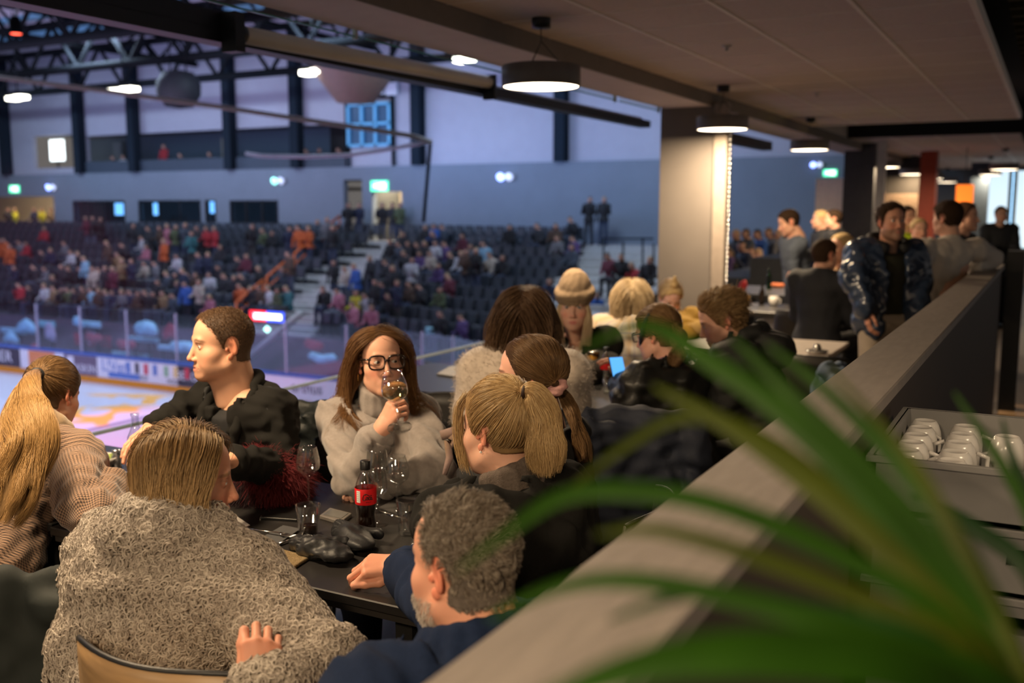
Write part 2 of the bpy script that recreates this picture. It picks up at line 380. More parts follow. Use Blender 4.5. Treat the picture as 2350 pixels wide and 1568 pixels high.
# rooms behind the glazing
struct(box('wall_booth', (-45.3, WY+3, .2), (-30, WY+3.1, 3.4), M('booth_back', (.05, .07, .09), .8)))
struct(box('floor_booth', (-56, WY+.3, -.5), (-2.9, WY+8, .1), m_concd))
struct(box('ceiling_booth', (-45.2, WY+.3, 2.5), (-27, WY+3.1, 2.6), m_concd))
m_scr = emis('screen_blue', (.25, .55, 1.0), 2.5)
for px, py, lb in ((275, 480, 'lit screen inside the first dark window of the end wall'), (485, 475, 'lit screen inside the narrow dark window of the end wall'), (357, 480, 'slim blue lit screen inside the wide dark window')):
    p = ypl(px, py, WY+1.2); s = .35 if px != 357 else .14
    t = empty('monitor', p, lb, 'monitor'); box('screen', (-s, -.02, -.3), (s, .02, .3), m_scr, t); box('case', (-s-.04, .021, -.34), (s+.04, .07, .34), m_black, t); box('stand', (-.03, .03, .1-p[2]), (.03, .06, -.3), m_black, t)
light('booth_light', 'AREA', (-37, WY+1.6, 2.45), 24, (.45, .75, 1.0), 10, 1, target=(-37, WY+1.6, 0))
# left lobby and entrance recess, warm lit
m_lobby = M('lobby_wall', (.60, .50, .36), .7)
struct(box('wall_lobby', (-56, WY+4, 0), (-45, WY+4.1, 3.2), m_lobby)); struct(box('wall_lobbyside', (-45.4, WY+.3, 0), (-45.3, WY+4, 3.2), m_lobby))
light('lobby_light', 'AREA', (-49, WY+1.2, 3.1), 1100, (1, .82, .55), 6, 2, target=(-49, WY+2, 0))
struct(box('wall_entrance', (-27.4, WY+3, 0), (-22, WY+3.1, 3.2), m_lobby)); struct(box('wall_entranceside', (-25.75, WY+.3, 0), (-25.3, WY+2, 3.2), M('dark_side', (.05, .05, .045), .8)))
light('entrance_light', 'AREA', (-24.7, WY+1.2, 3.1), 420, (1, .84, .62), 1.6, 1.6, target=(-24.7, WY+2.2, 0))
exit_sign(33, 434, WY-.03, 'green exit sign over the lit lobby at the far left', .75)
exit_sign(871, 427, WY-.03, 'green exit sign over the lit doorway above the stairs', .85)
# notice beside doorway, emergency lights on the wall
p = ypl(900, 448, WY+2.9); tag(box('notice_board', (p[0]-.35, WY+2.9, p[2]-.3), (p[0]+.35, WY+2.95, p[2]+.3), m_black), 'dark square notice inside the lit doorway', 'notice')
m_blued = emis('indicator_blue', (.25, .35, 1.0), 5); m_lamph = emis('spotlight_glass', (.62, .70, .95), 1.1)
for i, (px, py, Y, lb) in enumerate(((120, 430, WY, 'emergency twin spotlight beside the lobby exit sign'), (640, 415, WY, 'emergency twin spotlight above the rightmost dark window'), (1160, 406, WY, 'emergency twin spotlight high on the bare wall'), (1874, 378, WY, 'emergency twin spotlight left of the exit sign past the column'))):
    p = ypl(px, py, Y); s = .16 if i < 3 else .09
    t = empty('emergency_light', (p[0], Y, p[2]), lb, 'light')
    MB().box((-.35*s/.16, -.1, -.12*s/.16), (.45*s/.16, 0, .12*s/.16), bev=.03).build('case', M('case_grey', (.3, .32, .36), .6), t)
    MB().tube([(-.15*s/.16, -.11, 0), (-.15*s/.16, -.16, -.02)], s, 14).build('lens', m_blued if i != 1 else emis('indicator_green', (.3, .9, .8), 3), t)
    MB().tube([(.22*s/.16, -.11, 0), (.22*s/.16, -.16, -.02)], s, 14).build('lens', m_lamph, t)
# upper metal wall with press box opening
HU = [(-47.2, -43.6, 3.75, 5.4), (-43.1, -26.5, 3.43, 5.28)]
wall_with_holes('wall_upper', -60, -2.9, 3.43, 9.6, HU, WY+.25, WY+.5, m_metal)
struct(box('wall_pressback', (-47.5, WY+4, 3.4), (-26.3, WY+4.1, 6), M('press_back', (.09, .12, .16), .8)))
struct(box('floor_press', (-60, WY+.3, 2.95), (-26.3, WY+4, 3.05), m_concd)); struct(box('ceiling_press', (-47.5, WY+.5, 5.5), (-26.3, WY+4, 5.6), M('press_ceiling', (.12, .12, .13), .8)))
light('press_light', 'AREA', (-35, WY+2.4, 5.4), 70, (.5, .75, 1.0), 14, 1, target=(-35, WY+2.4, 3))
p = ypl(130, 345, WY+1.5)
o = tag(box('lit_screen', (p[0]-.55, WY+1.5, p[2]-.55), (p[0]+.55, WY+1.56, p[2]+.55), emis('white_screen', (.9, 1, 1), 3)), 'bright white lit panel inside the far left press window', 'screen'); box('stand', (p[0]-.05, WY+1.52, 3.05), (p[0]+.05, WY+1.57, p[2]-.5), m_black, o)
struct(box('wall_pressfront', (-43.1, WY+.1, 3.43), (-26.5, WY+.2, 4.0), M('press_front_dark', (.04, .055, .075), .6)))
for k, (px, cl, lb) in enumerate(((675, 0, ''),)): pass
k = MB(); a = ypl(790, 300, WY+1); k.box((a[0]-1.1, WY+1.4, 3.05), (a[0]+.2, WY+1.5, 5.4)); struct(k.build('wall_pressdark', m_dark))
for i, (xa, xb, cname) in enumerate(((490, 512, 'tan'), (240, 262, 'slate'))):
    a = ypl(xa, 310, WY+3); b2 = ypl(xb, 380, WY+3)
    struct(box('door_%d' % (i+1), (a[0], WY+3.5, 3.42), (b2[0], WY+3.6, 5.2), M('door_'+cname, (.30, .26, .2) if cname == 'tan' else (.16, .2, .25), .6)))
# columns in front of the upper wall
for i, px in enumerate((2, 173, 299, 520, 674, 953, 1283)):
    a = ypl(px, 300, WY-.2)
    k = MB(); k.box((a[0]-.22, WY-.25, 3.43 if i != 99 else 0), (a[0]+.22, WY+.2, 9.6))
    struct(k.build('column_steel', M('steel_column', (.012, .019, .027), .9, spec=.1) if i == 0 else bpy.data.materials['steel_column']))
# roof, cyan light reflections painted as coloured strips, trusses
struct(box('ceiling_arena', (-60, -4, 9.4), (-3.45, WY+.5, 9.7), m_roof))
m_strip = M('roof_cyan_panel', (.22, .52, .70), .5)
m_truss = M('truss_steel', (.006, .0075, .0095), .9, spec=.1, var=.1)
def truss(x0, y0, x1, y1, z0, z1, n, label, rad=.13):
    A = Vector((x0, y0, 0)); B = Vector((x1, y1, 0)); k = MB()
    up = lambda t, z: A.lerp(B, t)+Vector((0, 0, z))
    t = empty('roof_truss', A+Vector((0, 0, z0)), label, 'truss', 'roof trusses')
    o = A+Vector((0, 0, z0))
    k.tube([up(0, z1)-o, up(1, z1)-o], rad*1.2, 6).build('top_chord', m_truss, t)
    k = MB(); k.tube([up(0, z0)-o, up(1, z0)-o], rad*1.3, 6); k.build('bottom_chord', m_truss, t)
    k = MB()
    for i in range(n):
        k.tube([up(i/n, z0)-o, up((i+.5)/n, z1)-o], rad*.7, 5, False); k.tube([up((i+.5)/n, z1)-o, up((i+1)/n, z0)-o], rad*.7, 5, False)
    k.build('web', m_truss, t)
names = ['first', 'second', 'third', 'fourth', 'fifth']
for i, Y in enumerate((31.8, 27.2, 22.4, 17.4, 12.2)):
    truss(-60, Y, -14, Y, 7.15, 8.9, 16, '%s black roof truss from the far end wall, spanning the hall' % names[i])
for i, X in enumerate((-47, -35, -25)):
    truss(X, 8, X, WY, 8.2, 9.2, 12, 'black cross truss running toward the end wall, %s from the left' % names[i], .09)
for i in range(7):
    y = 14+i*2.6; box_o = tag(box('roof_panel', (-52+i*1.5, y, 9.25), (-36+i*2, y+.5, 9.39), m_strip), 'long cyan reflection painted on the roof, number %s from the near side' % ('one', 'two', 'three', 'four', 'five', 'six', 'seven')[i], 'panel', 'painted roof reflections')
# bright high bay fittings
m_hb = emis('high_bay_white', (1.0, .97, .80), 9.0)
hb = [(40, 225, 26, .9, 'left end'), (283, 207, 27, 1.3, 'above second column'), (718, 166, 26, .8, 'above fourth column'), (1066, 137, 26, .55, 'behind the roller blind')]
for px, py, Y, wd, lb in hb:
    a = ypl(px, py, Y); t = empty('high_bay_lamp', a, 'bright high bay floodlight, %s of the arena wall' % lb if 'column' not in lb and 'blind' not in lb else 'bright high bay floodlight %s' % lb, 'lamp')
    k = MB(); k.box((-wd/2, -.2, -.08), (-.03, .2, .06)); k.box((.03, -.2, -.05), (wd/2, .2, .09)); k.build('lens', m_hb, t)
    box('housing', (-wd/2-.04, -.22, .1), (wd/2+.04, .22, .22), m_truss, t)
    MB().tube([(0, 0, .2), (0, 0, 9.3-a[2])], .03, 6).build('rod', m_truss, t)
# stage spot with red lens, loudspeaker cluster, air duct, clock frame
a = ypl(36, 66, 14); t = empty('stage_spotlight', a, 'stage spotlight with a red lens at the top left', 'spotlight')
MB().lathe([(.0, -.1), (.12, -.1), (.13, .1), (.08, .25), (0, .26)], n=16).build('housing', m_truss, t)
MB().lathe([(0, -.105), (.11, -.105), (.11, -.1)], n=16).build('lens', emis('red_lens', (1, .10, .05), 4), t)
k = MB(); k.tube([(0, 0, .25), (.5, 0, .9)], .03, 6); k.build('arm', M('arm_grey', (.3, .3, .32), .5), t)
a = ypl(410, 205, 27); t = empty('loudspeaker_cluster', a, 'dark round loudspeaker cluster hanging from the truss', 'loudspeaker')
k = MB(); k.lathe([(0, -.7), (.5, -.62), (.78, -.2), (.8, .2), (.55, .6), (0, .7)], n=20); k.build('cabinet', M('speaker_grey', (.010, .012, .016), .7), t)
k = MB(); k.tube([(-.4, 0, .5), (-.4, 0, 9.3-a[2])], .03, 6); k.tube([(.4, 0, .5), (.4, 0, 9.3-a[2])], .03, 6); k.build('cable', m_truss, t)
a = ypl(815, 196, 27); t = empty('air_diffuser', a, 'large brown cone shaped air duct beside the blue clock frame', 'duct')
MB().lathe([(.0, -.55), (.62, -.55), (1.45, .55), (1.5, .7), (0, .7)], n=28).build('cone', M('duct_brown', (.22, .16, .13), .6), t)
a = ypl(847, 287, 34.42); t = empty('scoreboard_frame', a, 'small light blue framed scoreboard hung on dark posts', 'scoreboard')
k = MB()
for x in (-1.05, -.35, .35, 1.05): k.box((x-.06, -.08, -.88), (x+.06, .04, .88))
for z in (-.88, 0, .80): k.box((-1.1, -.08, z), (1.1, .04, z+.1))
k.build('frame', M('frame_blue', (.16, .50, .75), .5), t); box('panel', (-1.0, .045, -.85), (1.0, .06, .85), M('panel_blue', (.03, .09, .16), .4), t)
k = MB(); k.tube([(-1.2, 0, 1.1), (-1.2, 0, 3.43-a[2])], .06, 6); k.tube([(1.2, 0, 4.4), (1.2, 0, 3.43-a[2])], .08, 6); k.box((-1.2, -.05, 1.05), (1.2, .05, 1.25)); k.build('post', m_truss, t)
a = ypl(890, 205, 34.42); t = empty('floodlight', a, 'white twin floodlight on the post above the blue frame', 'floodlight')
k = MB(); k.box((-.7, -.1, -.2), (-.15, .1, .15)); k.box((-.05, -.1, -.25), (.5, .1, .25)); k.build('head', M('flood_white', (.65, .68, .75), .5), t)
# --------------------------------------------------------------- ice, boards, stand front
m_ice, t_, b_ = newmat('ice')
tc = nd(t_, 'ShaderNodeTexCoord')
nz = nd(t_, 'ShaderNodeTexNoise', {'Vector': tc.outputs['Object'], 'Scale': .5, 'Detail': 2.0})
# yellow-orange noise blotches inside an oval, a painted ring and lines
blotch = nd(t_, 'ShaderNodeTexNoise', {'Vector': tc.outputs['Object'], 'Scale': .55, 'Detail': 1.5, 'Distortion': 1.2})
lr = nd(t_, 'ShaderNodeMapRange', {'Value': blotch.outputs[0], 'From Min': .50, 'From Max': .55})
sep = nd(t_, 'ShaderNodeSeparateXYZ', {0: tc.outputs['Object']})
dx = nd(t_, 'ShaderNodeMath', {0: sep.outputs[0], 1: 25.3}, operation='ADD'); dy = nd(t_, 'ShaderNodeMath', {0: sep.outputs[1], 1: -21.6}, operation='ADD')
dx2 = nd(t_, 'ShaderNodeMath', {0: dx.outputs[0], 1: .24}, operation='MULTIPLY'); dy2 = nd(t_, 'ShaderNodeMath', {0: dy.outputs[0], 1: .42}, operation='MULTIPLY')
cv = nd(t_, 'ShaderNodeCombineXYZ', {0: dx2.outputs[0], 1: dy2.outputs[0]}); ln = nd(t_, 'ShaderNodeVectorMath', {0: cv.outputs[0]}, operation='LENGTH')
ms = nd(t_, 'ShaderNodeMapRange', {'Value': ln.outputs['Value'], 'From Min': 1.1, 'From Max': .85})
mm = nd(t_, 'ShaderNodeMath', {0: lr.outputs[0], 1: ms.outputs[0]}, operation='MULTIPLY')
mixc = nd(t_, 'ShaderNodeMix', {'Factor': mm.outputs[0], 'A': (.62, .66, .76, 1), 'B': (.95, .50, .07, 1)}, data_type='RGBA')
t_.links.new(mixc.outputs['Result'], b_.inputs['Base Color']); b_.inputs['Roughness'].default_value = .35
struct(box('floor_concourse', (-60, -6, ICEZ-.4), (-3.0, 36, ICEZ-.21), M('rink_surround', (.13, .14, .17), .6)))
struct(box('floor_surround', (-10.4, -6, ICEZ-.2), (-3.9, 25.7, ICEZ+.02), bpy.data.materials['rink_surround']))
struct(box('floor_ice', (-75, -6, ICEZ-.2), (-9.5, 24.4, ICEZ), m_ice))
tag(box('ice_line', (-24.25, -4, ICEZ), (-23.95, 24.2, ICEZ+.004), M('line_slate', (.16, .17, .30), .4)), 'dark painted line crossing the ice', 'line')
m_kick = M('yellow_kick_strip', (.75, .28, .01), .5); m_cap = M('blue_board_cap', (.05, .13, .45), .4); m_bw = M('white_boards', (.70, .68, .76), .4)
bd = empty('rink_boards', (-36, 24.4, ICEZ), 'white rink boards with blue cap and yellow kick strip along the far side', 'boards')
box('board_panel', (-35, 0, .22), (18.5, .1, .98), m_bw, bd); box('kick_strip', (-35, -.015, 0), (18.5, .1, .22), m_kick, bd); box('cap_rail', (-35, -.02, .98), (18.5, .16, 1.07), m_cap, bd)
# boards round the near corner
def arc_wall(name, cx, cy, r0, r1, z0, z1, a0, a1, mat, parent=None, n=18):
    k = MB()
    for i in range(n):
        p = []
        for a in (a0+(a1-a0)*i/n, a0+(a1-a0)*(i+1)/n): p.append((cx+r0*cos(a), cy+r0*sin(a))); p.append((cx+r1*cos(a), cy+r1*sin(a)))
        (ax, ay), (bx, by), (ex, ey), (fx, fy) = p
        k.add([(ax, ay, z0), (bx, by, z0), (fx, fy, z0), (ex, ey, z0), (ax, ay, z1), (bx, by, z1), (fx, fy, z1), (ex, ey, z1)], [(0, 1, 2, 3), (7, 6, 5, 4), (0, 4, 5, 1), (1, 5, 6, 2), (2, 6, 7, 3), (3, 7, 4, 0)])
    return k.build(name, mat, parent)
CRX, CRY, CRR = -17.5, 17.4, 7.0
bc = empty('rink_boards', (0, 0, 0), 'curved white rink boards at the corner behind the woman with glasses', 'boards')
arc_wall('board_panel', CRX, CRY, CRR, CRR+.1, ICEZ+.22, ICEZ+.98, 0, pi/2, m_bw, bc); arc_wall('kick_strip', CRX, CRY, CRR-.015, CRR+.1, ICEZ, ICEZ+.22, 0, pi/2, m_kick, bc)
arc_wall('cap_rail', CRX, CRY, CRR-.02, CRR+.16, ICEZ+.98, ICEZ+1.07, 0, pi/2, m_cap, bc)
box('board_panel', (CRX+CRR, -5, ICEZ), (CRX+CRR+.1, CRY, ICEZ+.98), m_bw, bc); box('cap_rail', (CRX+CRR-.02, -5, ICEZ+.98), (CRX+CRR+.16, CRY, ICEZ+1.07), m_cap, bc)
# advertising on the boards: (px left, px right, base colour, painted words and shapes)
def text(body, size, mat, parent, loc, rot=(pi/2, 0, 0), ext=.004, sx=1.0):
    cu = bpy.data.curves.new('lettering', 'FONT'); cu.body = body; cu.size = size; cu.extrude = ext; cu.align_x = 'CENTER'; cu.align_y = 'CENTER'
    tmp = bpy.data.objects.new('lettering_curve', cu); COL.objects.link(tmp); me = bpy.data.meshes.new_from_object(tmp.evaluated_get(bpy.context.evaluated_depsgraph_get())); bpy.data.objects.remove(tmp)
    me.materials.clear(); o = link('lettering', me, mat, parent); o.location = loc; o.rotation_euler = rot; o.scale = (sx, 1, 1)
    return o
m_adw = M('ad_white', (.74, .72, .82), .4); m_adk = M('ad_dark', (.05, .045, .07), .5); m_ado = M('ad_orange', (.75, .25, .10), .4); m_adb = M('ad_blue', (.10, .20, .55), .4)
m_adr = M('ad_red', (.62, .05, .09), .4); m_adg = M('ad_green', (.25, .45, .30), .4); m_ady = M('ad_yellow', (.75, .55, .25), .4)
def ad(pa, pb, label, base):
    x0 = ypl(pa, 850, 24.37)[0]; x1 = ypl(pb, 850, 24.37)[0]
    t = empty('advert_panel', ((x0+x1)/2, 24.385, ICEZ+.6), label, 'advert'); h = (x1-x0)/2
    box('panel', (-h, -.01, -.36), (h, .01, .36), base, t)
    return t, h
t, h = ad(-60, 47, 'dark advert panel with pale block letters at the left end', m_adk); text('SPIER', .62, m_adw, t, (.2, -.015, 0), sx=1.1)
t, h = ad(48, 147, 'white advert panel with an orange square emblem', m_adw)
k = MB(); k.box((-.75, -.02, -.36), (.75, -.011, .36)); k.build('emblem', m_ado, t); MB().lathe([(0, -.005), (.22, -.005), (.22, .005), (0, .005)], n=14).build('emblem_dot', m_adk, t, ).rotation_euler = (pi/2, 0, 0)
t, h = ad(148, 222, 'purple grey advert panel beside the word panel', M('ad_plum', (.16, .12, .18), .5)); text('MASKIN', .42, m_adw, t, (.1, -.015, -.12)); MB().box((-.7, -.02, .0), (-.35, -.011, .3)).build('emblem', m_adw, t)
t, h = ad(223, 310, 'white advert panel with large blue lettering', m_adw); text('L!Veni', .62, m_adb, t, (0, -.015, .08), sx=.95); MB().box((-.4, -.02, -.32), (1.2, -.011, -.12)).build('blue_block', m_adb, t)
t, h = ad(311, 406, 'white advert panel with colourful upright bars', m_adw)
for i, (mm_, lx) in enumerate(((m_adb, -1.5), (m_adk, -1.05), (m_adr, -.6), (m_adb, -.15), (m_adg, .4), (m_ady, .85), (m_adr, 1.4))): MB().box((lx, -.02, -.08), (lx+.2, -.011, .3)).build('colour_bar', mm_, t)
text('ENERGI', .22, m_adk, t, (-.8, -.015, -.22)); text('MODUL', .22, m_adk, t, (.9, -.015, -.24))
t, h = ad(407, 520, 'dark advert panel with pale letters behind the man in the blazer', m_adk); text('BERGER', .42, m_adw, t, (-.5, -.015, 0))
t, h = ad(560, 785, 'white advert panel with an orange disc behind the dark chair coat', m_adw)
text('arthus', .5, m_adk, t, (.6, -.015, .05)); o = MB().lathe([(0, -.005), (.36, -.005), (.36, .005), (0, .005)], n=20).build('orange_disc', m_ado, t); o.rotation_euler = (pi/2, 0, 0); o.location = (2.55, -.015, .05)
# glass above the boards
m_shield = glassmat('rink_glass', (.86, .90, .98), thin=True, alpha=.03); m_post = M('glass_post', (.55, .52, .66), .4)
for i in range(12):
    x = -46+i*2.45
    t = empty('rink_glass_panel', (x, 24.45, ICEZ+1.07), 'rink glass panel, number %d from the left along the far boards' % (i+1), 'glass', 'far rink glass')
    box('pane', (0, -.006, 0), (2.40, .006, 1.65), m_shield, t); box('post', (-.05, -.03, 0), (.0, .04, 1.68), m_post, t)
for i in range(8):
    a0 = pi/2-i*(pi/2)/8; a1 = pi/2-(i+1)*(pi/2)/8
    t = empty('rink_glass_panel', (CRX+CRR*cos(a0), CRY+CRR*sin(a0), ICEZ+1.07), 'rink glass panel, number %d around the corner' % (i+1), 'glass', 'corner rink glass')
    d = Vector((CRX+CRR*cos(a1)-t.location.x, CRY+CRR*sin(a1)-t.location.y, 0)); t.rotation_euler = (0, 0, math.atan2(d.y, d.x))
    box('pane', (0.02, -.006, 0), (d.length-.02, .006, 1.65), m_shield, t); box('post', (-.04, -.03, 0), (.01, .04, 1.68), m_post, t)
# under-stand front wall with red banner, pale blue panels and players' benches
struct(box('wall_standfront', (-56, 25.75, ICEZ), (-8, 25.9, -2.62), M('stand_front', (.12, .085, .11), .7)))
a = ypl(165, 765, 25.6); b2 = ypl(250, 800, 25.6)
t = empty('banner', ((a[0]+b2[0])/2, 25.7, (a[2]+b2[2])/2), 'red banner hung on the stand front behind the rink glass', 'banner')
hw = (b2[0]-a[0])/2; hh = (a[2]-b2[2])/2; box('cloth', (-hw, -.02, -hh), (hw, .02, hh), M('banner_red', (.42, .025, .05), .6), t); text('TOPP', .5, m_adw, t, (0, -.03, 0))
m_bench = M('bench_teal', (.25, .52, .60), .5)
for i, (px, py, wpx) in enumerate(((30, 760, 60), (30, 800, 70), (105, 745, 40), (205, 745, 50), (325, 780, 75), (210, 770, 26), (390, 800, 60), (985, 760, 20), (300, 815, 90))):
    a = ypl(px-wpx/2, py-9, 25.3); b2 = ypl(px+wpx/2, py+9, 25.3)
    t = empty('players_bench', ((a[0]+b2[0])/2, 25.3, ICEZ+.0), 'pale teal bench behind the rink glass, number %d from the left' % (i+1), 'bench', 'benches behind the rink glass')
    box('backrest', (-(b2[0]-a[0])/2, .0, b2[2]-ICEZ), ((b2[0]-a[0])/2, .08, a[2]-ICEZ), m_bench if i % 3 else M('bench_sky', (.38, .66, .78), .5), t, bev=.03)
    k = MB(); k.box((-.4, 0, 0), (-.32, .06, b2[2]-ICEZ)); k.box((.32, 0, 0), (.4, .06, b2[2]-ICEZ)); k.build('leg', m_truss, t)
m_tarp = M('tarp_sky', (.34, .62, .74), .5, var=.35, vs=3); m_tred = M('tarp_red', (.34, .05, .07), .6, var=.4, vs=3); m_tpale = M('tarp_pale', (.50, .42, .50), .6, var=.3, vs=3)
for i, (px, py, wp, hp_, mt, cn) in enumerate(((335, 752, 80, 34, m_tarp, 'sky blue'), (60, 748, 70, 30, m_tarp, 'sky blue'), (25, 775, 60, 26, m_tarp, 'sky blue'), (115, 760, 40, 40, m_tpale, 'pale pink'), (215, 775, 60, 26, m_tred, 'dark red'), (290, 790, 70, 24, m_tred, 'dark red'), (420, 795, 90, 26, m_tarp, 'sky blue'), (390, 760, 50, 34, m_tred, 'dark red'), (80, 800, 80, 18, m_tred, 'dark red'), (180, 738, 40, 22, m_tarp, 'sky blue'), (720, 790, 60, 24, m_tred, 'dark red'), (740, 820, 90, 20, m_tarp, 'sky blue'))):
    a = ypl(px, py, 25.1-.12*(i % 4)); sc_ = (a-CAMP)@FW/FPX; k = MB(); k.lathe([(0, -.5*hp_*sc_), (wp*.42*sc_, -.5*hp_*sc_), (wp*.5*sc_, -.1*hp_*sc_), (wp*.36*sc_, .3*hp_*sc_), (0, .5*hp_*sc_)], n=14)
    k.v = [(x, y*.22, z+.06*sin(x*7+i)) for x, y, z in k.v]; o = k.build('covered_equipment', mt); o.location = a; tag(o, '%s covered equipment behind the rink glass, number %s from the near end of its list' % (cn, i+1) if False else '%s cover behind the far rink glass, %s group' % (cn, ('lower left', 'left', 'far left', 'left middle', 'centre', 'centre low', 'right low', 'right', 'bottom left', 'upper middle', 'right of the blazer man', 'low right of the blazer man')[i]), 'cover', 'covers behind the rink glass')
# --------------------------------------------------------------- stands
NR = 10; Y0, Z0, TR, RS = 26.0, -2.6, .8, .311
st = MB()
for k_ in range(NR): st.box((-56, Y0+TR*k_, -4.6), (-25.4+.15*k_, Y0+TR*(k_+1) if k_ < NR-1 else WY, Z0+RS*k_))
struct(st.build('floor_stand_left', m_concd))
A10 = radians(10); DX, DY = cos(A10), -sin(A10)
def rowR(k): return Vector((-22.1-.155*k, Y0+.1+TR*k, Z0+RS*k))
st = MB()
for k_ in range(NR):
    a = rowR(k_); L = 9.2; nx, ny = sin(A10), cos(A10); dd = TR+.02 if k_ < NR-1 else 3.5
    p = [(a.x, a.y), (a.x+DX*L, a.y+DY*L), (a.x+DX*L+nx*dd, a.y+DY*L+ny*dd), (a.x+nx*dd, a.y+ny*dd)]
    st.add([(x, y, -4.6) for x, y in p]+[(x, y, a.z) for x, y in p], [(3, 2, 1, 0), (4, 5, 6, 7), (0, 1, 5, 4), (1, 2, 6, 5), (2, 3, 7, 6), (3, 0, 4, 7)])
struct(st.build('floor_stand_right', m_concd))
sp = MB()
for k_ in range(NR*2):
    f = k_/(NR*2); y = Y0+TR*NR*f
    sp.box((-24.4-1.9*f-.9, y, -4.5), (-21.9-1.7*f, y+.42 if k_ < 19 else WY, Z0+RS*NR*(k_+1)/20-.14))
struct(sp.build('floor_stairs', m_conc))
sp = MB()
for k_ in range(12):
    f = k_/12; y = 23.6+f*9.0
    sp.box((-13.2-1.5*f, y, -4.5), (-6.0-4*f, y+.8, -1.9+2.35*f))
sp.box((-22, 32.6, -3), (-6, WY, .38)); struct(sp.build('floor_stairs_right', m_conc))
# orange handrail of the stairs (stepped)
m_or = M('orange_paint', (.50, .10, .015), .5)
t = empty('stair_handrail', (0, 0, 0), 'orange stepped handrail beside the concrete stairs', 'handrail')
k = MB(); pts = []
for i in range(4):
    f0, f1 = i/4+.01, (i+1)/4-.02
    P = lambda f: Vector((-25.35-1.3*f, Y0+.2+7.8*f, Z0+3.1*f+.95))
    q = [P(f0), P(f1)]; k.tube(q, .05, 6); k.tube([q[0], q[0]-Vector((0, 0, .95))], .04, 6); k.tube([q[1], q[1]-Vector((0, 0, .95))], .04, 6)
    k.tube([q[0]-Vector((0, 0, .4)), q[1]-Vector((0, 0, .4))], .035, 6)
k.build('rail', m_or, t)
t = empty('stair_handrail', (0, 0, 0), 'dark handrails on the far right concrete steps', 'handrail')
k = MB()
for (px, pa, pb, Y) in ((1385, 545, 600, 29), (1430, 555, 610, 28), (1475, 545, 640, 27), (1290, 650, 700, 25.5), (1500, 560, 620, 29)):
    a = ypl(px, pa, Y); b2 = ypl(px, pb, Y); k.tube([a, b2], .03, 6)
a = ypl(1385, 548, 29); b2 = ypl(1500, 548, 29.5); k.tube([a, b2], .03, 6); a = ypl(1290, 650, 25.5); b2 = ypl(1345, 640, 25.5); k.tube([a, b2], .03, 6); k.build('rail', m_truss, t)
# seats
m_seat = M('seat_plastic', (.026, .032, .042), .42, var=.15)
def seat_mesh():
    k = MB(); k.box((-.22, .16, .42), (.22, .22, .84), bev=.04)
    k.box((-.21, .02, .40), (.21, .16, .80), Matrix.Translation((0, .02, 0)) @ Matrix.Rotation(radians(-8), 4, 'X'), bev=.05)
    k.box((-.235, .10, .0), (-.21, .20, .62)); k.box((.21, .10, .0), (.235, .20, .62))
    me = bpy.data.meshes.new('stadium_seat'); me.from_pydata(k.v, [], k.f); me.materials.append(m_seat); me.update(); return me
SEAT = seat_mesh(); ordn = ['front', 'second', 'third', 'fourth', 'fifth', 'sixth', 'seventh', 'eighth', 'ninth', 'top']
def put_seat(p, rz, label, group):
    o = bpy.data.objects.new('stadium_seat', SEAT); COL.objects.link(o); o.location = p; o.rotation_euler = (0, 0, rz); tag(o, label, 'seat', group)
nseat = 0
for k_ in range(NR):
    a = rowR(k_)
    for i in range(17):
        d = .5+i*.51; put_seat((a.x+DX*d+sin(A10)*.38, a.y+DY*d+cos(A10)*.38, a.z), -A10, 'dark stadium seat in the %s row of the right block beside the stairs' % ordn[k_], '%s row seats, right block' % ordn[k_]); nseat += 1
sv, sf = [], []
base = [tuple(v.co) for v in SEAT.vertices]; bf = [tuple(p.vertices) for p in SEAT.polygons]
for k_ in range(NR):
    for i in range(50):
        x = -25.9+.14*k_-i*.52
        if i < 13: put_seat((x, Y0+TR*k_+.38, Z0+RS*k_), 0, 'dark stadium seat in the %s row of the left block near the orange handrail' % ordn[k_], '%s row seats, left block' % ordn[k_]); nseat += 1
        else:
            b0 = len(sv); sv += [(x+v[0], Y0+TR*k_+.38+v[1], Z0+RS*k_+v[2]) for v in base]; sf += [[b0+j for j in f] for f in bf]
me = bpy.data.meshes.new('stadium_seats'); me.from_pydata(sv, [], sf); me.update()
o = link('stadium_seats', me, m_seat); tag(o, 'rows of dark stadium seats filling the far left of the left block', 'seats'); o['kind'] = 'stuff'
# LED advert at the stand front, small green lamp, pink corner banner
a = ypl(575, 712, 25.5); b2 = ypl(653, 741, 25.5); t = empty('led_display', ((a[0]+b2[0])/2, 25.5, (a[2]+b2[2])/2), 'bright red and blue edged LED display below the stairs', 'display')
hw = (b2[0]-a[0])/2; hh = (a[2]-b2[2])/2
box('screen', (-hw*.74, -.06, -hh*.5), (hw*.88, -.05, hh*.5), emis('led_white', (.92, .96, 1.0), 4), t); MB().box((-hw, -.05, -hh), (0, 0, hh)).build('red_half', emis('led_red', (1, .03, .05), 2.0), t); MB().box((0, -.05, -hh), (hw, 0, hh)).build('blue_half', emis('led_blue', (.06, .12, 1), 1.6), t)
a = ypl(613, 756, 25.4); tag(MB().lathe([(0, -.12), (.12, 0), (0, .12)], a, 12).build('signal_lamp', emis('signal_green', (.5, 1, .7), 5)), 'small green lamp under the LED display', 'lamp')
k = MB(); a = ypl(560, 830, 25.2); b2 = ypl(690, 720, 25.2); k.tube([a, b2], .12, 6); tag(k.build('stair_stringer', m_conc), 'slanted grey stair side below the LED display', 'stairs')
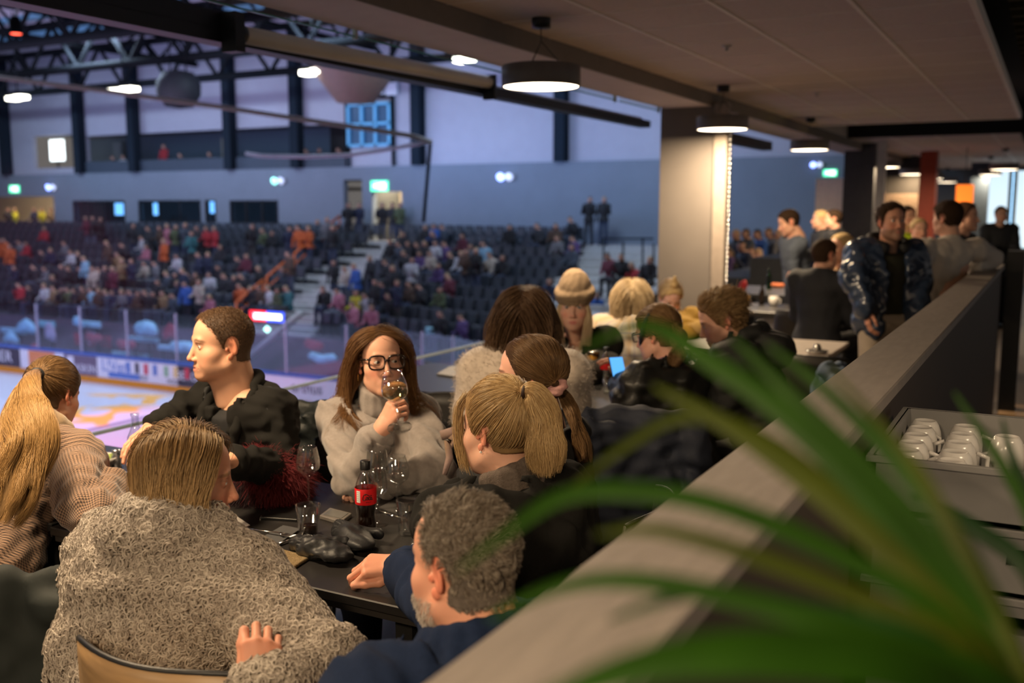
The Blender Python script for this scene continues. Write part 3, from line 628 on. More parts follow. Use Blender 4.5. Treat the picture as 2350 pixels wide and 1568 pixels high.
# --------------------------------------------------------------- protective net
m_net, t_, b_ = newmat('net_mesh'); tc = nd(t_, 'ShaderNodeTexCoord'); sx = nd(t_, 'ShaderNodeSeparateXYZ', {0: tc.outputs['UV']})
def grid_line(s, n, wd):
    f = nd(t_, 'ShaderNodeMath', {0: s, 1: n}, operation='MULTIPLY'); g = nd(t_, 'ShaderNodeMath', {0: f.outputs[0]}, operation='FRACT'); return nd(t_, 'ShaderNodeMath', {0: g.outputs[0], 1: wd}, operation='LESS_THAN').outputs[0]
ga = nd(t_, 'ShaderNodeMath', {0: grid_line(sx.outputs[0], 22, .05), 1: grid_line(sx.outputs[1], 22, .05)}, operation='MAXIMUM')
tr_ = nd(t_, 'ShaderNodeBsdfTransparent'); df = nd(t_, 'ShaderNodeBsdfDiffuse', {'Color': (.03, .03, .035, 1)}); mx = nd(t_, 'ShaderNodeMixShader', {0: ga.outputs[0], 1: tr_.outputs[0], 2: df.outputs[0]})
t_.links.new(mx.outputs[0], t_.nodes['Material Output'].inputs[0])
top = [ypl(px, py, Y) for px, py, Y in ((-150, 155, 15), (0, 178, 15), (250, 210, 15.5), (500, 245, 16), (700, 275, 16.5), (850, 297, 17), (945, 312, 17.5), (988, 325, 18.5))]
bot = [np.array((p[0], p[1], -2.9)) for p in top]; bot[-1] = ypl(972, 510, 18.5)
V = []; Fq = []; n = len(top); uv = []; L = 0
for i in range(n):
    if i: L += np.linalg.norm(top[i][:2]-top[i-1][:2])
    V += [top[i], bot[i]]; uv += [(L, top[i][2]), (L, bot[i][2])]
Fq = [(2*i, 2*i+1, 2*i+3, 2*i+2) for i in range(n-1)]
me = npmesh('net', V, Fq, False); ul = me.uv_layers.new(name='UVMap'); li = np.zeros(len(me.loops), dtype=np.int32); me.loops.foreach_get('vertex_index', li); ul.data.foreach_set('uv', np.array(uv, dtype=np.float32)[li].ravel())
t = empty('safety_net', (0, 0, 0), 'fine dark safety net hanging over the rink from a curved rope', 'net')
link('mesh', me, m_net, t)
MB().tube([tuple(p) for p in top], .05, 8).build('rope', M('net_rope', (.30, .28, .25), .7), t)
k = MB(); k.tube([tuple(top[-1]), tuple(ypl(985, 360, 18.5)), tuple(bot[-1])], .04, 8); k.build('edge_cord', m_truss, t)
k = MB(); k.tube([tuple(ypl(px, py, 19)) for px, py in ((565, 352), (600, 358), (700, 360), (800, 356), (880, 345), (950, 332), (988, 325))], .045, 8); k.build('lower_hoop', M('hoop_pale', (.45, .48, .58), .5), t)
# ------------------------------------------------------------------ implicit surface modelling (smooth unions meshed by surface nets)
class Vol:
    def __init__(s, lo, hi, h):
        s.h = h; s.lo = np.array(lo, float)
        n = np.ceil((np.array(hi, float)-s.lo)/h).astype(int)+1
        s.n = n; s.D = np.full(n, 1e3, np.float32)
        s.ax = [(s.lo[i]+h*np.arange(n[i])).astype(np.float32) for i in range(3)]
    def _sl(s, lo, hi):
        a = np.clip(np.floor((np.array(lo)-s.lo)/s.h).astype(int), 0, s.n); b = np.clip(np.ceil((np.array(hi)-s.lo)/s.h).astype(int)+1, 0, s.n)
        return tuple(slice(a[i], b[i]) for i in range(3))
    def _P(s, sl): return s.ax[0][sl[0]][:, None, None], s.ax[1][sl[1]][None, :, None], s.ax[2][sl[2]][None, None, :]
    def op(s, fn, lo, hi, k, mode):
        m = k+3*s.h; sl = s._sl(np.array(lo)-m, np.array(hi)+m)
        if any(q.start >= q.stop for q in sl): return s
        d = fn(*s._P(sl)); D = s.D[sl]
        if mode == 'u':
            if k > 0:
                hh = np.maximum(k-np.abs(D-d), 0)/k; s.D[sl] = np.minimum(D, d)-hh*hh*k*.25
            else: s.D[sl] = np.minimum(D, d)
        else:
            if k > 0:
                hh = np.maximum(k-np.abs(D+d), 0)/k; s.D[sl] = np.maximum(D, -d)+hh*hh*k*.25
            else: s.D[sl] = np.maximum(D, -d)
        return s
    def rc(s, a, b, ra, rb, k=.02, mode='u'):
        a = np.array(a, float); b = np.array(b, float); ab = b-a; L2 = max(ab@ab, 1e-9); r = max(ra, rb)
        def fn(X, Y, Z):
            t = np.clip(((X-a[0])*ab[0]+(Y-a[1])*ab[1]+(Z-a[2])*ab[2])/L2, 0, 1)
            return np.sqrt((X-a[0]-t*ab[0])**2+(Y-a[1]-t*ab[1])**2+(Z-a[2]-t*ab[2])**2)-(ra+(rb-ra)*t)
        return s.op(fn, np.minimum(a, b)-r, np.maximum(a, b)+r, k, mode)
    def el(s, c, r, k=.02, R=None, mode='u'):
        c = np.array(c, float); r = np.array(r, float); m = max(r)
        def fn(X, Y, Z):
            x, y, z = X-c[0], Y-c[1], Z-c[2]
            if R is not None: x, y, z = (x*R[0, 0]+y*R[1, 0]+z*R[2, 0], x*R[0, 1]+y*R[1, 1]+z*R[2, 1], x*R[0, 2]+y*R[1, 2]+z*R[2, 2])
            k0 = np.sqrt((x/r[0])**2+(y/r[1])**2+(z/r[2])**2); k1 = np.sqrt((x/r[0]**2)**2+(y/r[1]**2)**2+(z/r[2]**2)**2)
            return (k0*(k0-1)/np.maximum(k1, 1e-6)).astype(np.float32)
        return s.op(fn, c-m, c+m, k, mode)
    def bx(s, c, hf, rad, k=.01, R=None, mode='u'):
        c = np.array(c, float); m = float(np.linalg.norm(hf))
        def fn(X, Y, Z):
            x, y, z = X-c[0], Y-c[1], Z-c[2]
            if R is not None: x, y, z = (x*R[0, 0]+y*R[1, 0]+z*R[2, 0], x*R[0, 1]+y*R[1, 1]+z*R[2, 1], x*R[0, 2]+y*R[1, 2]+z*R[2, 2])
            qx, qy, qz = np.abs(x)-hf[0]+rad, np.abs(y)-hf[1]+rad, np.abs(z)-hf[2]+rad
            return np.sqrt(np.maximum(qx, 0)**2+np.maximum(qy, 0)**2+np.maximum(qz, 0)**2)+np.minimum(np.maximum(np.maximum(qx, qy), qz), 0)-rad
        return s.op(fn, c-m, c+m, k, mode)
    def plane_cut(s, p, n):
        """keep the side the normal points away from"""
        p = np.array(p, float); n = np.array(n, float); n /= np.linalg.norm(n)
        X, Y, Z = s._P(tuple(slice(0, q) for q in s.n)); s.D = np.maximum(s.D, ((X-p[0])*n[0]+(Y-p[1])*n[1]+(Z-p[2])*n[2]).astype(np.float32)); return s
    def neck_cut(s, p, n, r=.14):
        """opens the neckline: removes what lies past the plane, near its centre only"""
        p = np.array(p, float); n = np.array(n, float); n /= np.linalg.norm(n)
        X, Y, Z = s._P(tuple(slice(0, q) for q in s.n)); d = (X-p[0])*n[0]+(Y-p[1])*n[1]+(Z-p[2])*n[2]
        q = np.sqrt((X-p[0])**2+(Y-p[1])**2+(Z-p[2])**2); s.D = np.maximum(s.D, np.minimum(d, r-q).astype(np.float32)); return s
    def folds(s, amp, freq=70.0, seed=1, stretch=(1, 1, 1), z0=None):
        """cloth wrinkles: sum of warped sine ridges added near the surface"""
        g = np.random.default_rng(seed); X, Y, Z = s._P(tuple(slice(0, q) for q in s.n)); acc = 0
        for i in range(5):
            d = g.normal(size=3)*np.array(stretch); d = d/np.linalg.norm(d)*freq*(.6+.35*i); d2 = g.normal(size=3); d2 = d2/np.linalg.norm(d2)*freq*.45; ph = g.uniform(0, 6.28, 2)
            wv = np.sin(X*d[0]+Y*d[1]+Z*d[2]+ph[0]+1.6*np.sin(X*d2[0]+Y*d2[1]+Z*d2[2]+ph[1]))
            acc = acc+wv/(1+.45*i)
        near = np.abs(s.D) < amp*6+4*s.h
        s.D = np.where(near, s.D+(acc*amp*.45).astype(np.float32), s.D); return s
    def mesh(s):
        D = s.D; S = D < 0
        c = [(i, j, k) for i in (0, 1) for j in (0, 1) for k in (0, 1)]
        nx, ny, nz = D.shape
        cnt = np.zeros((nx-1, ny-1, nz-1), np.int8)
        for i, j, k in c: cnt += S[i:nx-1+i, j:ny-1+j, k:nz-1+k]
        I = np.argwhere((cnt > 0) & (cnt < 8))
        if len(I) == 0: return np.zeros((0, 3)), np.zeros((0, 4), int)
        acc = np.zeros((len(I), 3)); num = np.zeros(len(I))
        for p, q in [(a, b) for a in c for b in c if a < b and sum(abs(a[t]-b[t]) for t in range(3)) == 1]:
            d0 = D[I[:, 0]+p[0], I[:, 1]+p[1], I[:, 2]+p[2]]; d1 = D[I[:, 0]+q[0], I[:, 1]+q[1], I[:, 2]+q[2]]
            cr = (d0 < 0) != (d1 < 0); t = np.where(cr, d0/np.where(cr, d0-d1, 1), 0)
            acc += cr[:, None]*(np.array(p)+t[:, None]*(np.array(q)-np.array(p))); num += cr
        V = s.lo+s.h*(I+acc/num[:, None])
        gid = np.full((nx-1, ny-1, nz-1), -1, np.int32); gid[I[:, 0], I[:, 1], I[:, 2]] = np.arange(len(I))
        Q = []
        for a in range(3):
            b_, c_ = (a+1) % 3, (a+2) % 3
            sl0 = [slice(1, -1)]*3; sl0[a] = slice(0, -1); sl1 = list(sl0); sl1[a] = slice(1, None)
            A = S[tuple(sl0)]; B = S[tuple(sl1)]; E = np.argwhere(A != B); fl = A[E[:, 0], E[:, 1], E[:, 2]]
            o = np.ones(3, int); o[a] = 0; E = E+o
            eb = np.eye(3, dtype=int)[b_]; ec = np.eye(3, dtype=int)[c_]
            g = lambda T: gid[T[:, 0], T[:, 1], T[:, 2]]
            ok = np.all((E-eb-ec) >= 0, 1) & np.all(E < np.array(gid.shape), 1); E = E[ok]; fl = fl[ok]
            q = np.stack([g(E-eb-ec), g(E-ec), g(E), g(E-eb)], 1); q[~fl] = q[~fl][:, ::-1]
            Q.append(q)
        Q = np.concatenate(Q); Q = Q[(Q >= 0).all(1)]
        return V, Q
def vnormals(V, Q):
    n = np.zeros_like(V); fn = np.cross(V[Q[:, 2]]-V[Q[:, 0]], V[Q[:, 3]]-V[Q[:, 1]])
    for i in range(4): np.add.at(n, Q[:, i], fn)
    return n/np.maximum(np.linalg.norm(n, axis=1, keepdims=True), 1e-12)
def smoothV(V, Q, it=1, lam=.5):
    E = np.concatenate([Q[:, [0, 1]], Q[:, [1, 2]], Q[:, [2, 3]], Q[:, [3, 0]]])
    for _ in range(it):
        a = np.zeros_like(V); c = np.zeros(len(V)); np.add.at(a, E[:, 0], V[E[:, 1]]); np.add.at(a, E[:, 1], V[E[:, 0]])
        np.add.at(c, E[:, 0], 1); np.add.at(c, E[:, 1], 1); V = V+lam*(a/np.maximum(c, 1)[:, None]-V)
    return V
def setcol(me, name, C):
    a = me.color_attributes.new(name, 'FLOAT_COLOR', 'POINT'); a.data.foreach_set('color', np.concatenate([C, np.ones((len(C), 1))], 1).astype(np.float32).ravel())
def setvec(me, name, U):
    a = me.attributes.new(name, 'FLOAT_VECTOR', 'POINT'); a.data.foreach_set('vector', np.asarray(U, np.float32).ravel())
def unit(v): v = np.array(v, float); return v/max(np.linalg.norm(v), 1e-9)
def sm(x, a, b): t = np.clip((x-a)/(b-a), 0, 1); return t*t*(3-2*t)
# ------------------------------------------------------------------ materials for people
m_skin, t_, b_ = newmat('skin')
at = nd(t_, 'ShaderNodeVertexColor', layer_name='Col'); t_.links.new(at.outputs[0], b_.inputs['Base Color'])
b_.inputs['Roughness'].default_value = .55; b_.inputs['Specular IOR Level'].default_value = .30
b_.inputs['Subsurface Weight'].default_value = .18; b_.inputs['Subsurface Radius'].default_value = (.012, .004, .002); b_.inputs['Subsurface Scale'].default_value = .6
tc = nd(t_, 'ShaderNodeTexCoord'); nz = nd(t_, 'ShaderNodeTexNoise', {'Vector': tc.outputs['Object'], 'Scale': 420.0, 'Detail': 2.0}); bp = nd(t_, 'ShaderNodeBump', {'Height': nz.outputs[0], 'Strength': .12, 'Distance': .001}); t_.links.new(bp.outputs[0], b_.inputs['Normal'])
m_eye, t_, b_ = newmat('eyeball'); at = nd(t_, 'ShaderNodeVertexColor', layer_name='Col'); t_.links.new(at.outputs[0], b_.inputs['Base Color']); b_.inputs['Roughness'].default_value = .06
def hairmat(name, cols, tip=None, rough=.42):
    """strand colour varies from strand to strand and from root to tip"""
    m, t, b = newmat(name); hi = nd(t, 'ShaderNodeHairInfo')
    r = nd(t, 'ShaderNodeValToRGB', {0: hi.outputs['Random']}); e = r.color_ramp.elements
    e[0].color = c4(cols[0]); e[1].color = c4(cols[-1])
    for i in range(1, len(cols)-1): x = e.new(i/(len(cols)-1)); x.color = c4(cols[i])
    out = r.outputs[0]
    if tip is not None:
        f = nd(t, 'ShaderNodeMapRange', {'Value': hi.outputs['Intercept'], 'From Min': tip[1], 'From Max': tip[2]})
        mx = nd(t, 'ShaderNodeMix', {'Factor': f.outputs[0], 'A': out, 'B': c4(tip[0])}, data_type='RGBA'); mx2 = nd(t, 'ShaderNodeMix', {'Factor': .35, 'A': mx.outputs['Result'], 'B': out}, data_type='RGBA'); out = mx2.outputs['Result']
    t.links.new(out, b.inputs['Base Color']); b.inputs['Roughness'].default_value = rough; b.inputs['Specular IOR Level'].default_value = .5
    b.inputs['Specular Tint'].default_value = c4([min(1, c*2.5+.25) for c in cols[-1]])
    return m
# ------------------------------------------------------------------ heads
HEAD_DEF = dict(jaw=1.0, nose=1.0, chin=1.0, brow=1.0, wid=1.0, neck=.055, fem=0, lips=(.42, .13, .11), skin=(.60, .33, .22), browc=(.10, .06, .035), stub=0, beard=None, scalp=None, lids=1.0)
def head_geo(h=.0024, **kw):
    p = dict(HEAD_DEF); p.update(kw); w = p['wid']; j = p['jaw']
    v = Vol((-.105, -.135, -.21), (.105, .14, .142), h)
    v.el((0, -.014, .038), (.075*w, .098, .088), 0)
    v.el((0, .028, .045), (.063*w, .058, .064), .02)
    v.el((0, .036, -.026), (.0585*w, .056, .074), .025)
    for s in (-1, 1): v.el((s*(.035*w-.05*(1-j)), .040, -.050), (.027, .040, .040), .03)
    for s in (-1, 1):
        v.el((s*.043*w, .048, -.018), (.024, .027, .021), .022)
        v.rc((s*.053*w*j, .004, -.060), (s*.014, .070, -.092), .019, .017, .025)
    v.el((0, .076, -.091), (.018*p['chin'], .018, .017), .018)
    v.rc((-.034, .079, .030), (.034, .079, .030), .0095*p['brow'], .0095*p['brow'], .014)
    for s in (-1, 1): v.el((s*.031, .0985, .010), (.019, .015, .0115), .012, mode='s')
    n = p['nose']
    v.rc((0, .086, .016), (0, .107*n+.001*(1-n), -.026), .0070, .0098, .012)
    v.el((0, .1085*n, -.031), (.0105, .0105, .0092), .006)
    for s in (-1, 1): v.el((s*.0122, .095, -.0345), (.0085, .0105, .0078), .005); v.el((s*.0058, .101, -.0425), (.0038, .006, .004), .003, mode='s')
    v.el((0, .082, -.064), (.026, .016, .020), .014)
    v.rc((-.021, .0835, -.0625), (0, .0945, -.0575), .0036, .0052, .005); v.rc((.021, .0835, -.0625), (0, .0945, -.0575), .0036, .0052, .005)
    v.rc((-.018, .0835, -.0685), (0, .0925, -.0715), .0042, .0068, .005); v.rc((.018, .0835, -.0685), (0, .0925, -.0715), .0042, .0068, .005)
    v.rc((-.023, .0875, -.0648), (0, .1005, -.0645), .0016, .0022, .0025, 's'); v.rc((.023, .0875, -.0648), (0, .1005, -.0645), .0016, .0022, .0025, 's')
    for s in (-1, 1):
        v.el((s*.031, .0735, .0115), (.0148, .0148, .0142), .003)
        v.el((s*.031, .092, .0110), (.0128, .0200, .0046*p['lids']), .002, mode='s')
        Re = np.array(Matrix.Rotation(radians(s*22), 3, 'Z') @ Matrix.Rotation(radians(-12), 3, 'X'))
        v.el((s*.0745*w, -.018, .004), (.0062, .0152, .0280), .006, Re); v.el((s*.0835*w, -.013, .004), (.0085, .0095, .019), .004, Re, 's')
        v.el((s*.074*w, -.007, -.027), (.0055, .0085, .010), .004)
        v.el((s*.0725*w, .003, -.002), (.005, .006, .008), .005)
    v.rc((0, -.028, -.05), (0, -.052, -.175), p['neck'], p['neck']+.004, .03); v.rc((0, .01, -.07), (0, -.02, -.19), p['neck']*.75, p['neck']*.85, .03)
    if p['beard'] is not None: v.rc((-.045*j, .03, -.078), (0, .082, -.098), .02, .02, .02); v.rc((.045*j, .03, -.078), (0, .082, -.098), .02, .02, .02)
    V, Q = v.mesh(); V = smoothV(V, Q, 1, .4)
    x, y, z = V.T; ax = np.abs(x)
    C = np.tile(np.array(p['skin']), (len(V), 1))
    def mixin(m, c, a=1.0):
        nonlocal C
        C = C*(1-(m*a)[:, None])+np.array(c)*(m*a)[:, None]
    sk = np.array(p['skin'])
    mixin(np.exp(-(((ax-.042)/.02)**2+((z+.028)/.02)**2))*(y > .03), sk*np.array((1.08, .66, .62)), .55)
    mixin(np.exp(-((x/.013)**2+((z+.031)/.011)**2))*(y > .095), sk*np.array((1.06, .68, .66)), .5)
    mixin(sm(ax, .070*w, .076*w)*(np.abs(z) < .045)*(np.abs(y) < .04), sk*np.array((1.15, .58, .48)), .55)
    lip = np.exp(-((x/.021)**4+((z+.0648)/.0095)**4))*sm(y, .078, .086)
    mixin(lip, p['lips'], .85)
    bz = .0315+.003*p['brow']-(.006*((ax-.03)/.02)**2)
    mixin(np.exp(-(((z-bz)/.0042)**4+((ax-.031)/.0205)**6))*(y > .05), p['browc'], .85)
    if p['lids'] < 1.2: mixin(np.exp(-(((z-.0175)/.0022)**2+((ax-.031)/.014)**4))*(y > .07), (.05, .03, .02), .6)
    if p['stub']: mixin(sm(-z, .042, .07)*sm(y, -.01, .03)*(1-lip), sk*np.array((.55, .55, .58)), p['stub'])
    if p['beard'] is not None: mixin(sm(-z, .035, .06)*sm(y, -.005, .03)*(1-lip), p['beard'], .75)
    return V, Q, C
def eye_mesh(iris=(.12, .16, .2)):
    k = MB(); k.lathe([(0, -1)]+[(sin(pi*i/14), -cos(pi*i/14)) for i in range(1, 14)]+[(0, 1)], n=18)
    me = bpy.data.meshes.new('eyeball'); me.from_pydata(k.v, [], k.f); me.materials.append(m_eye)
    me.polygons.foreach_set('use_smooth', [True]*len(me.polygons)); V = np.array(k.v)
    r = np.sqrt(V[:, 0]**2+V[:, 1]**2); C = np.where((r < .58)[:, None]*(V[:, 2] > 0)[:, None], np.array(iris), np.array((.72, .68, .64))); C = np.where(((r < .3)*(V[:, 2] > 0))[:, None], .01, C)
    setcol(me, 'Col', C); me.update(); return me
# ------------------------------------------------------------------ hair strands
def strands(name, P, rad, mat, parent, taper=.35):
    """P: (n strands, m points, 3) world points -> one hair curves object"""
    n, m, _ = P.shape
    hc = bpy.data.hair_curves.new(name); hc.add_curves([m]*n)
    hc.attributes['position'].data.foreach_set('vector', P.astype(np.float32).ravel())
    a = hc.attributes.get('radius') or hc.attributes.new('radius', 'FLOAT', 'POINT')
    prof = rad*np.concatenate([np.ones(m-m//3), np.linspace(1, taper, m//3)]); a.data.foreach_set('value', np.tile(prof, n).astype(np.float32))
    hc.materials.append(mat)
    o = bpy.data.objects.new(name, hc); COL.objects.link(o)
    if parent is not None: o.parent = parent
    return o
def scalp_pts(V, Q, front=.072, side=.03, nape=-.062):
    x, y, z = V.T; ax = np.abs(x)
    fl = np.where(z > .075, front-np.clip((ax-.03)*.35, 0, .03), np.where(z > .0, side+(front-.012-side)*np.clip(z/.075, 0, 1)**1.3, np.where(z > -.015, side*np.clip((z+.015)/.015, 0, 1)-.025*np.clip(-z/.015, 0, 1), -.028)))
    ok = (y < fl) & (z > nape+np.clip((y+.05)*.3, 0, .05))
    ear = (ax > .066) & (((z-.003)/.036)**2+((y+.016)/.023)**2 < 1)
    return ok & ~ear
def cap_mesh(V, Q, mask, thick, vol=None):
    """a hair cap: the scalp faces pushed out, closed at the rim by tapering to nothing"""
    fm = mask[Q].all(1); q = Q[fm]; used = np.unique(q); idx = np.full(len(V), -1); idx[used] = np.arange(len(used))
    N = vnormals(V, Q); bd = np.zeros(len(V)); 
    inn = mask.astype(float)
    E = np.concatenate([Q[:, [0, 1]], Q[:, [1, 2]], Q[:, [2, 3]], Q[:, [3, 0]]])
    for _ in range(6):
        a = np.zeros(len(V)); c = np.zeros(len(V)); np.add.at(a, E[:, 0], inn[E[:, 1]]); np.add.at(a, E[:, 1], inn[E[:, 0]]); np.add.at(c, E[:, 0], 1); np.add.at(c, E[:, 1], 1); inn = np.minimum(inn, a/c)
    t = thick*np.clip(inn*1.3-.25, 0.04, 1)
    W = V+N*t[:, None]
    if vol is not None: W = vol(W)
    return W[used], idx[q]
class Person:
    """holds the head frame, body joints and the parent object of one person"""
    def __init__(s, label, H, face, up=(0, 0, 1), scale=1.0, hh=.0024, ground=True, **hk):
        s.H = np.array(H, float); f = unit(face); u = np.array(up, float); r = unit(np.cross(f, u)); u = np.cross(r, f)
        s.R = np.stack([r, f, u], 1); s.sc = scale; s.hk = hk; s.hh = hh
        p = dict(HEAD_DEF); p.update(hk); s.p = p
        s.hV, s.hQ, s.hC = head_geo(hh, **hk)
        s.label = label; s.parts = [(s.w(s.hV), s.hQ, s.hC)]; s.o = None
    def w(s, P): return s.H+(np.asarray(P)*s.sc)@s.R.T
    def loc(s, P): return ((np.asarray(P)-s.H)@s.R)/s.sc
    def surf(s, px, py, off=.012):
        """where the sight line through a pixel meets the hair-covered skull (world point)"""
        o = s.loc(CAMP); d = unit(s.R.T@unit(ray(px, py))); rr = CR_R+off; a = ((d/rr)**2).sum(); b = 2*((o-CR_C)*d/rr**2).sum(); c = (((o-CR_C)/rr)**2).sum()-1
        q = b*b-4*a*c; t = (-b-math.sqrt(q))/(2*a) if q > 0 else -b/(2*a); return s.w(o+d*t)
    def add_skin(s, V, Q, C): s.parts.append((V, Q, C))
    def build(s, extra_group=None):
        V = np.concatenate([a for a, _, _ in s.parts]); C = np.concatenate([c for _, _, c in s.parts]); off = 0; Qs = []
        for a, q, _ in s.parts: Qs.append(q+off); off += len(a)
        org = np.array((s.P[0], s.P[1], 0.0)) if hasattr(s, 'P') else s.H
        me = npmesh('person', V-org, np.concatenate(Qs)); setcol(me, 'Col', C); s.org = org
        s.o = link('person', me, m_skin); s.o.location = org; tag(s.o, s.label, 'person', extra_group)
        return s.o
    def part(s, name, V, Q, mat, smooth=True, uvw=None, label=None):
        me = npmesh(name, V-s.org, Q, smooth)
        if uvw is not None: setvec(me, 'uvw', uvw)
        o = link(name, me, mat, s.o)
        if label: o['label'] = label
        return o
    def strands(s, name, P, rad, mat, parent=None):
        if parent is None: return strands(name, P-s.org, rad, mat, s.o)
        return strands(name, P-s.org, rad, mat, parent)
    def eyes(s, iris=(.12, .16, .2), look=None):
        E = eye_mesh(iris)
        for sd in (-1, 1):
            o = bpy.data.objects.new('eye', E); COL.objects.link(o); o.parent = s.o
            d = unit(look) if look is not None else s.R[:, 1]
            o.location = s.w((sd*.031, .0738, .0115))-s.org; o.rotation_euler = Vector(d).to_track_quat('Z', 'Y').to_euler(); k = .0135*s.sc; o.scale = (k, k, k)
    # ---- body joints: neck base, shoulders from the torso heading
    def pose(s, tor, P, sw=.19, lean=None, neck=None, EL=None, WL=None, ER=None, WR=None, seat=True, KL=None, KR=None, FL=None, FR=None):
        t = unit((tor[0], tor[1], 0)); r = np.array((t[1], -t[0], 0)); s.t, s.r = t, r; s.P = np.array(P, float)
        s.N = s.w((0, -.050, -.150)) if neck is None else np.array(neck, float)
        ax = unit(s.N-s.P); s.axis = ax
        s.SL = s.N-r*sw-ax*.050; s.SR = s.N+r*sw-ax*.050
        s.EL = np.array(EL) if EL is not None else s.SL-ax*.27+t*.10-r*.03; s.ER = np.array(ER) if ER is not None else s.SR-ax*.27+t*.10+r*.03
        s.WL = np.array(WL) if WL is not None else s.EL+t*.2+r*.08+np.array((0, 0, .03)); s.WR = np.array(WR) if WR is not None else s.ER+t*.2-r*.08+np.array((0, 0, .03))
        if seat:
            s.KL = np.array(KL) if KL is not None else s.P-r*.11+t*.42+np.array((0, 0, .0)); s.KR = np.array(KR) if KR is not None else s.P+r*.11+t*.42
            s.FL = np.array((s.KL[0]-t[0]*.05, s.KL[1]-t[1]*.05, .06)); s.FR = np.array((s.KR[0]-t[0]*.05, s.KR[1]-t[1]*.05, .06))
        else:
            z = s.P[2]; s.KL = s.P-r*.10+t*.02-np.array((0, 0, z*.47)); s.KR = s.P+r*.10+t*.03-np.array((0, 0, z*.47)); s.FL = np.array((*(s.P-r*.11)[:2], .06)); s.FR = np.array((*(s.P+r*.11)[:2], .06))
    def torso_prims(s, v, g=0.0, k=.05, waist=.125, chest=.15, bust=0.0, hips=.165, sh=.062):
        """smooth torso; g grows it outward for clothing"""
        r, t, ax = s.r, s.t, s.axis; L = np.linalg.norm(s.N-s.P)
        R = np.stack([r, unit(np.cross(ax, r)), ax], 1)
        if R[:, 1]@t < 0: R[:, 1] *= -1; R[:, 0] *= 1
        at = lambda f: s.P+(s.N-s.P)*f
        hwid = np.linalg.norm(s.SR-s.SL)/2
        v.el(at(.02)-t*.01, (hips+g, .125+g, .13+g), k, R); v.el(at(.33), (waist+.02+g, .105+g, .17+g), k, R)
        v.el(at(.68)+t*.01, (hwid*.86+g, .115+g, .19+g), k, R)
        v.rc(s.SL, s.SR, sh+g, sh+g, k); v.rc(at(.86)-r*.07, at(.86)+r*.07, .085+g, .085+g, k)
        v.rc(at(.93), s.N+ax*.02, .075+g, .055+g, k)
        if bust:
            for sd in (-1, 1): v.el(at(.62)+r*sd*.075+t*.095, (.065+g, .06+g, .065+g), .04, R)
    def arm_prims(s, v, g=0.0, sides='LR', k=.03, up=.052, el=.043, wr=.036, stop=0.0):
        for sd in sides:
            S, E, W = (s.SL, s.EL, s.WL) if sd == 'L' else (s.SR, s.ER, s.WR)
            W2 = W+unit(E-W)*stop
            v.rc(S, E, up+g+.008, el+g, k); v.rc(E, W2, el+g, wr+g, k)
    def leg_prims(s, v, g=0.0, k=.04):
        for sd, K, F in ((-1, s.KL, s.FL), (1, s.KR, s.FR)):
            h = s.P+s.r*sd*.09; v.rc(h, K, .085+g, .062+g, k); v.rc(K, F, .060+g, .042+g, k)
    def bounds(s, pts, m): P = np.array(pts); return P.min(0)-m, P.max(0)+m
    def core(s, h=.018, legs=True):
        """the covered body: torso, arms and legs under the clothes, one skin with the head"""
        pts = [s.P, s.N, s.SL, s.SR, s.EL, s.ER, s.WL, s.WR, s.KL, s.KR, s.FL, s.FR]
        lo, hi = s.bounds(pts, .17); v = Vol(lo, hi, h); s.torso_prims(v, -.022, sh=.045); s.arm_prims(v, -.013); s.leg_prims(v, -.014)
        V, Q = v.mesh(); s.add_skin(V, Q, np.tile(np.array(s.p['skin']), (len(V), 1)))
    def trousers(s, mat, h=.016, shoes=True):
        lo, hi = s.bounds([s.P, s.KL, s.KR, s.FL, s.FR], .2); v = Vol(lo, hi, h); v.el(s.P, (.175, .135, .12), .04, np.stack([s.r, s.t, (0, 0, 1)], 1)); s.leg_prims(v, .008)
        v.plane_cut((0, 0, .07), (0, 0, -1)); V, Q = v.mesh(); s.part('trousers', V, Q, mat)
        if shoes:
            for F in (s.FL, s.FR):
                lo, hi = s.bounds([F, F+s.t*.2], .09); v = Vol(lo, hi, .012); v.rc(F+np.array((0, 0, .0)), F+s.t*.16-np.array((0, 0, .01)), .045, .036, .03); v.plane_cut((0, 0, .004), (0, 0, -1)); V, Q = v.mesh(); s.part('shoe', V, Q, m_shoe)
m_shoe = M('shoe_black', (.012, .012, .013), .4); m_jeans = M('dark_jeans', (.018, .024, .04), .8, bump=.3, bs=400); m_blackpants = M('black_trousers', (.012, .012, .014), .75)
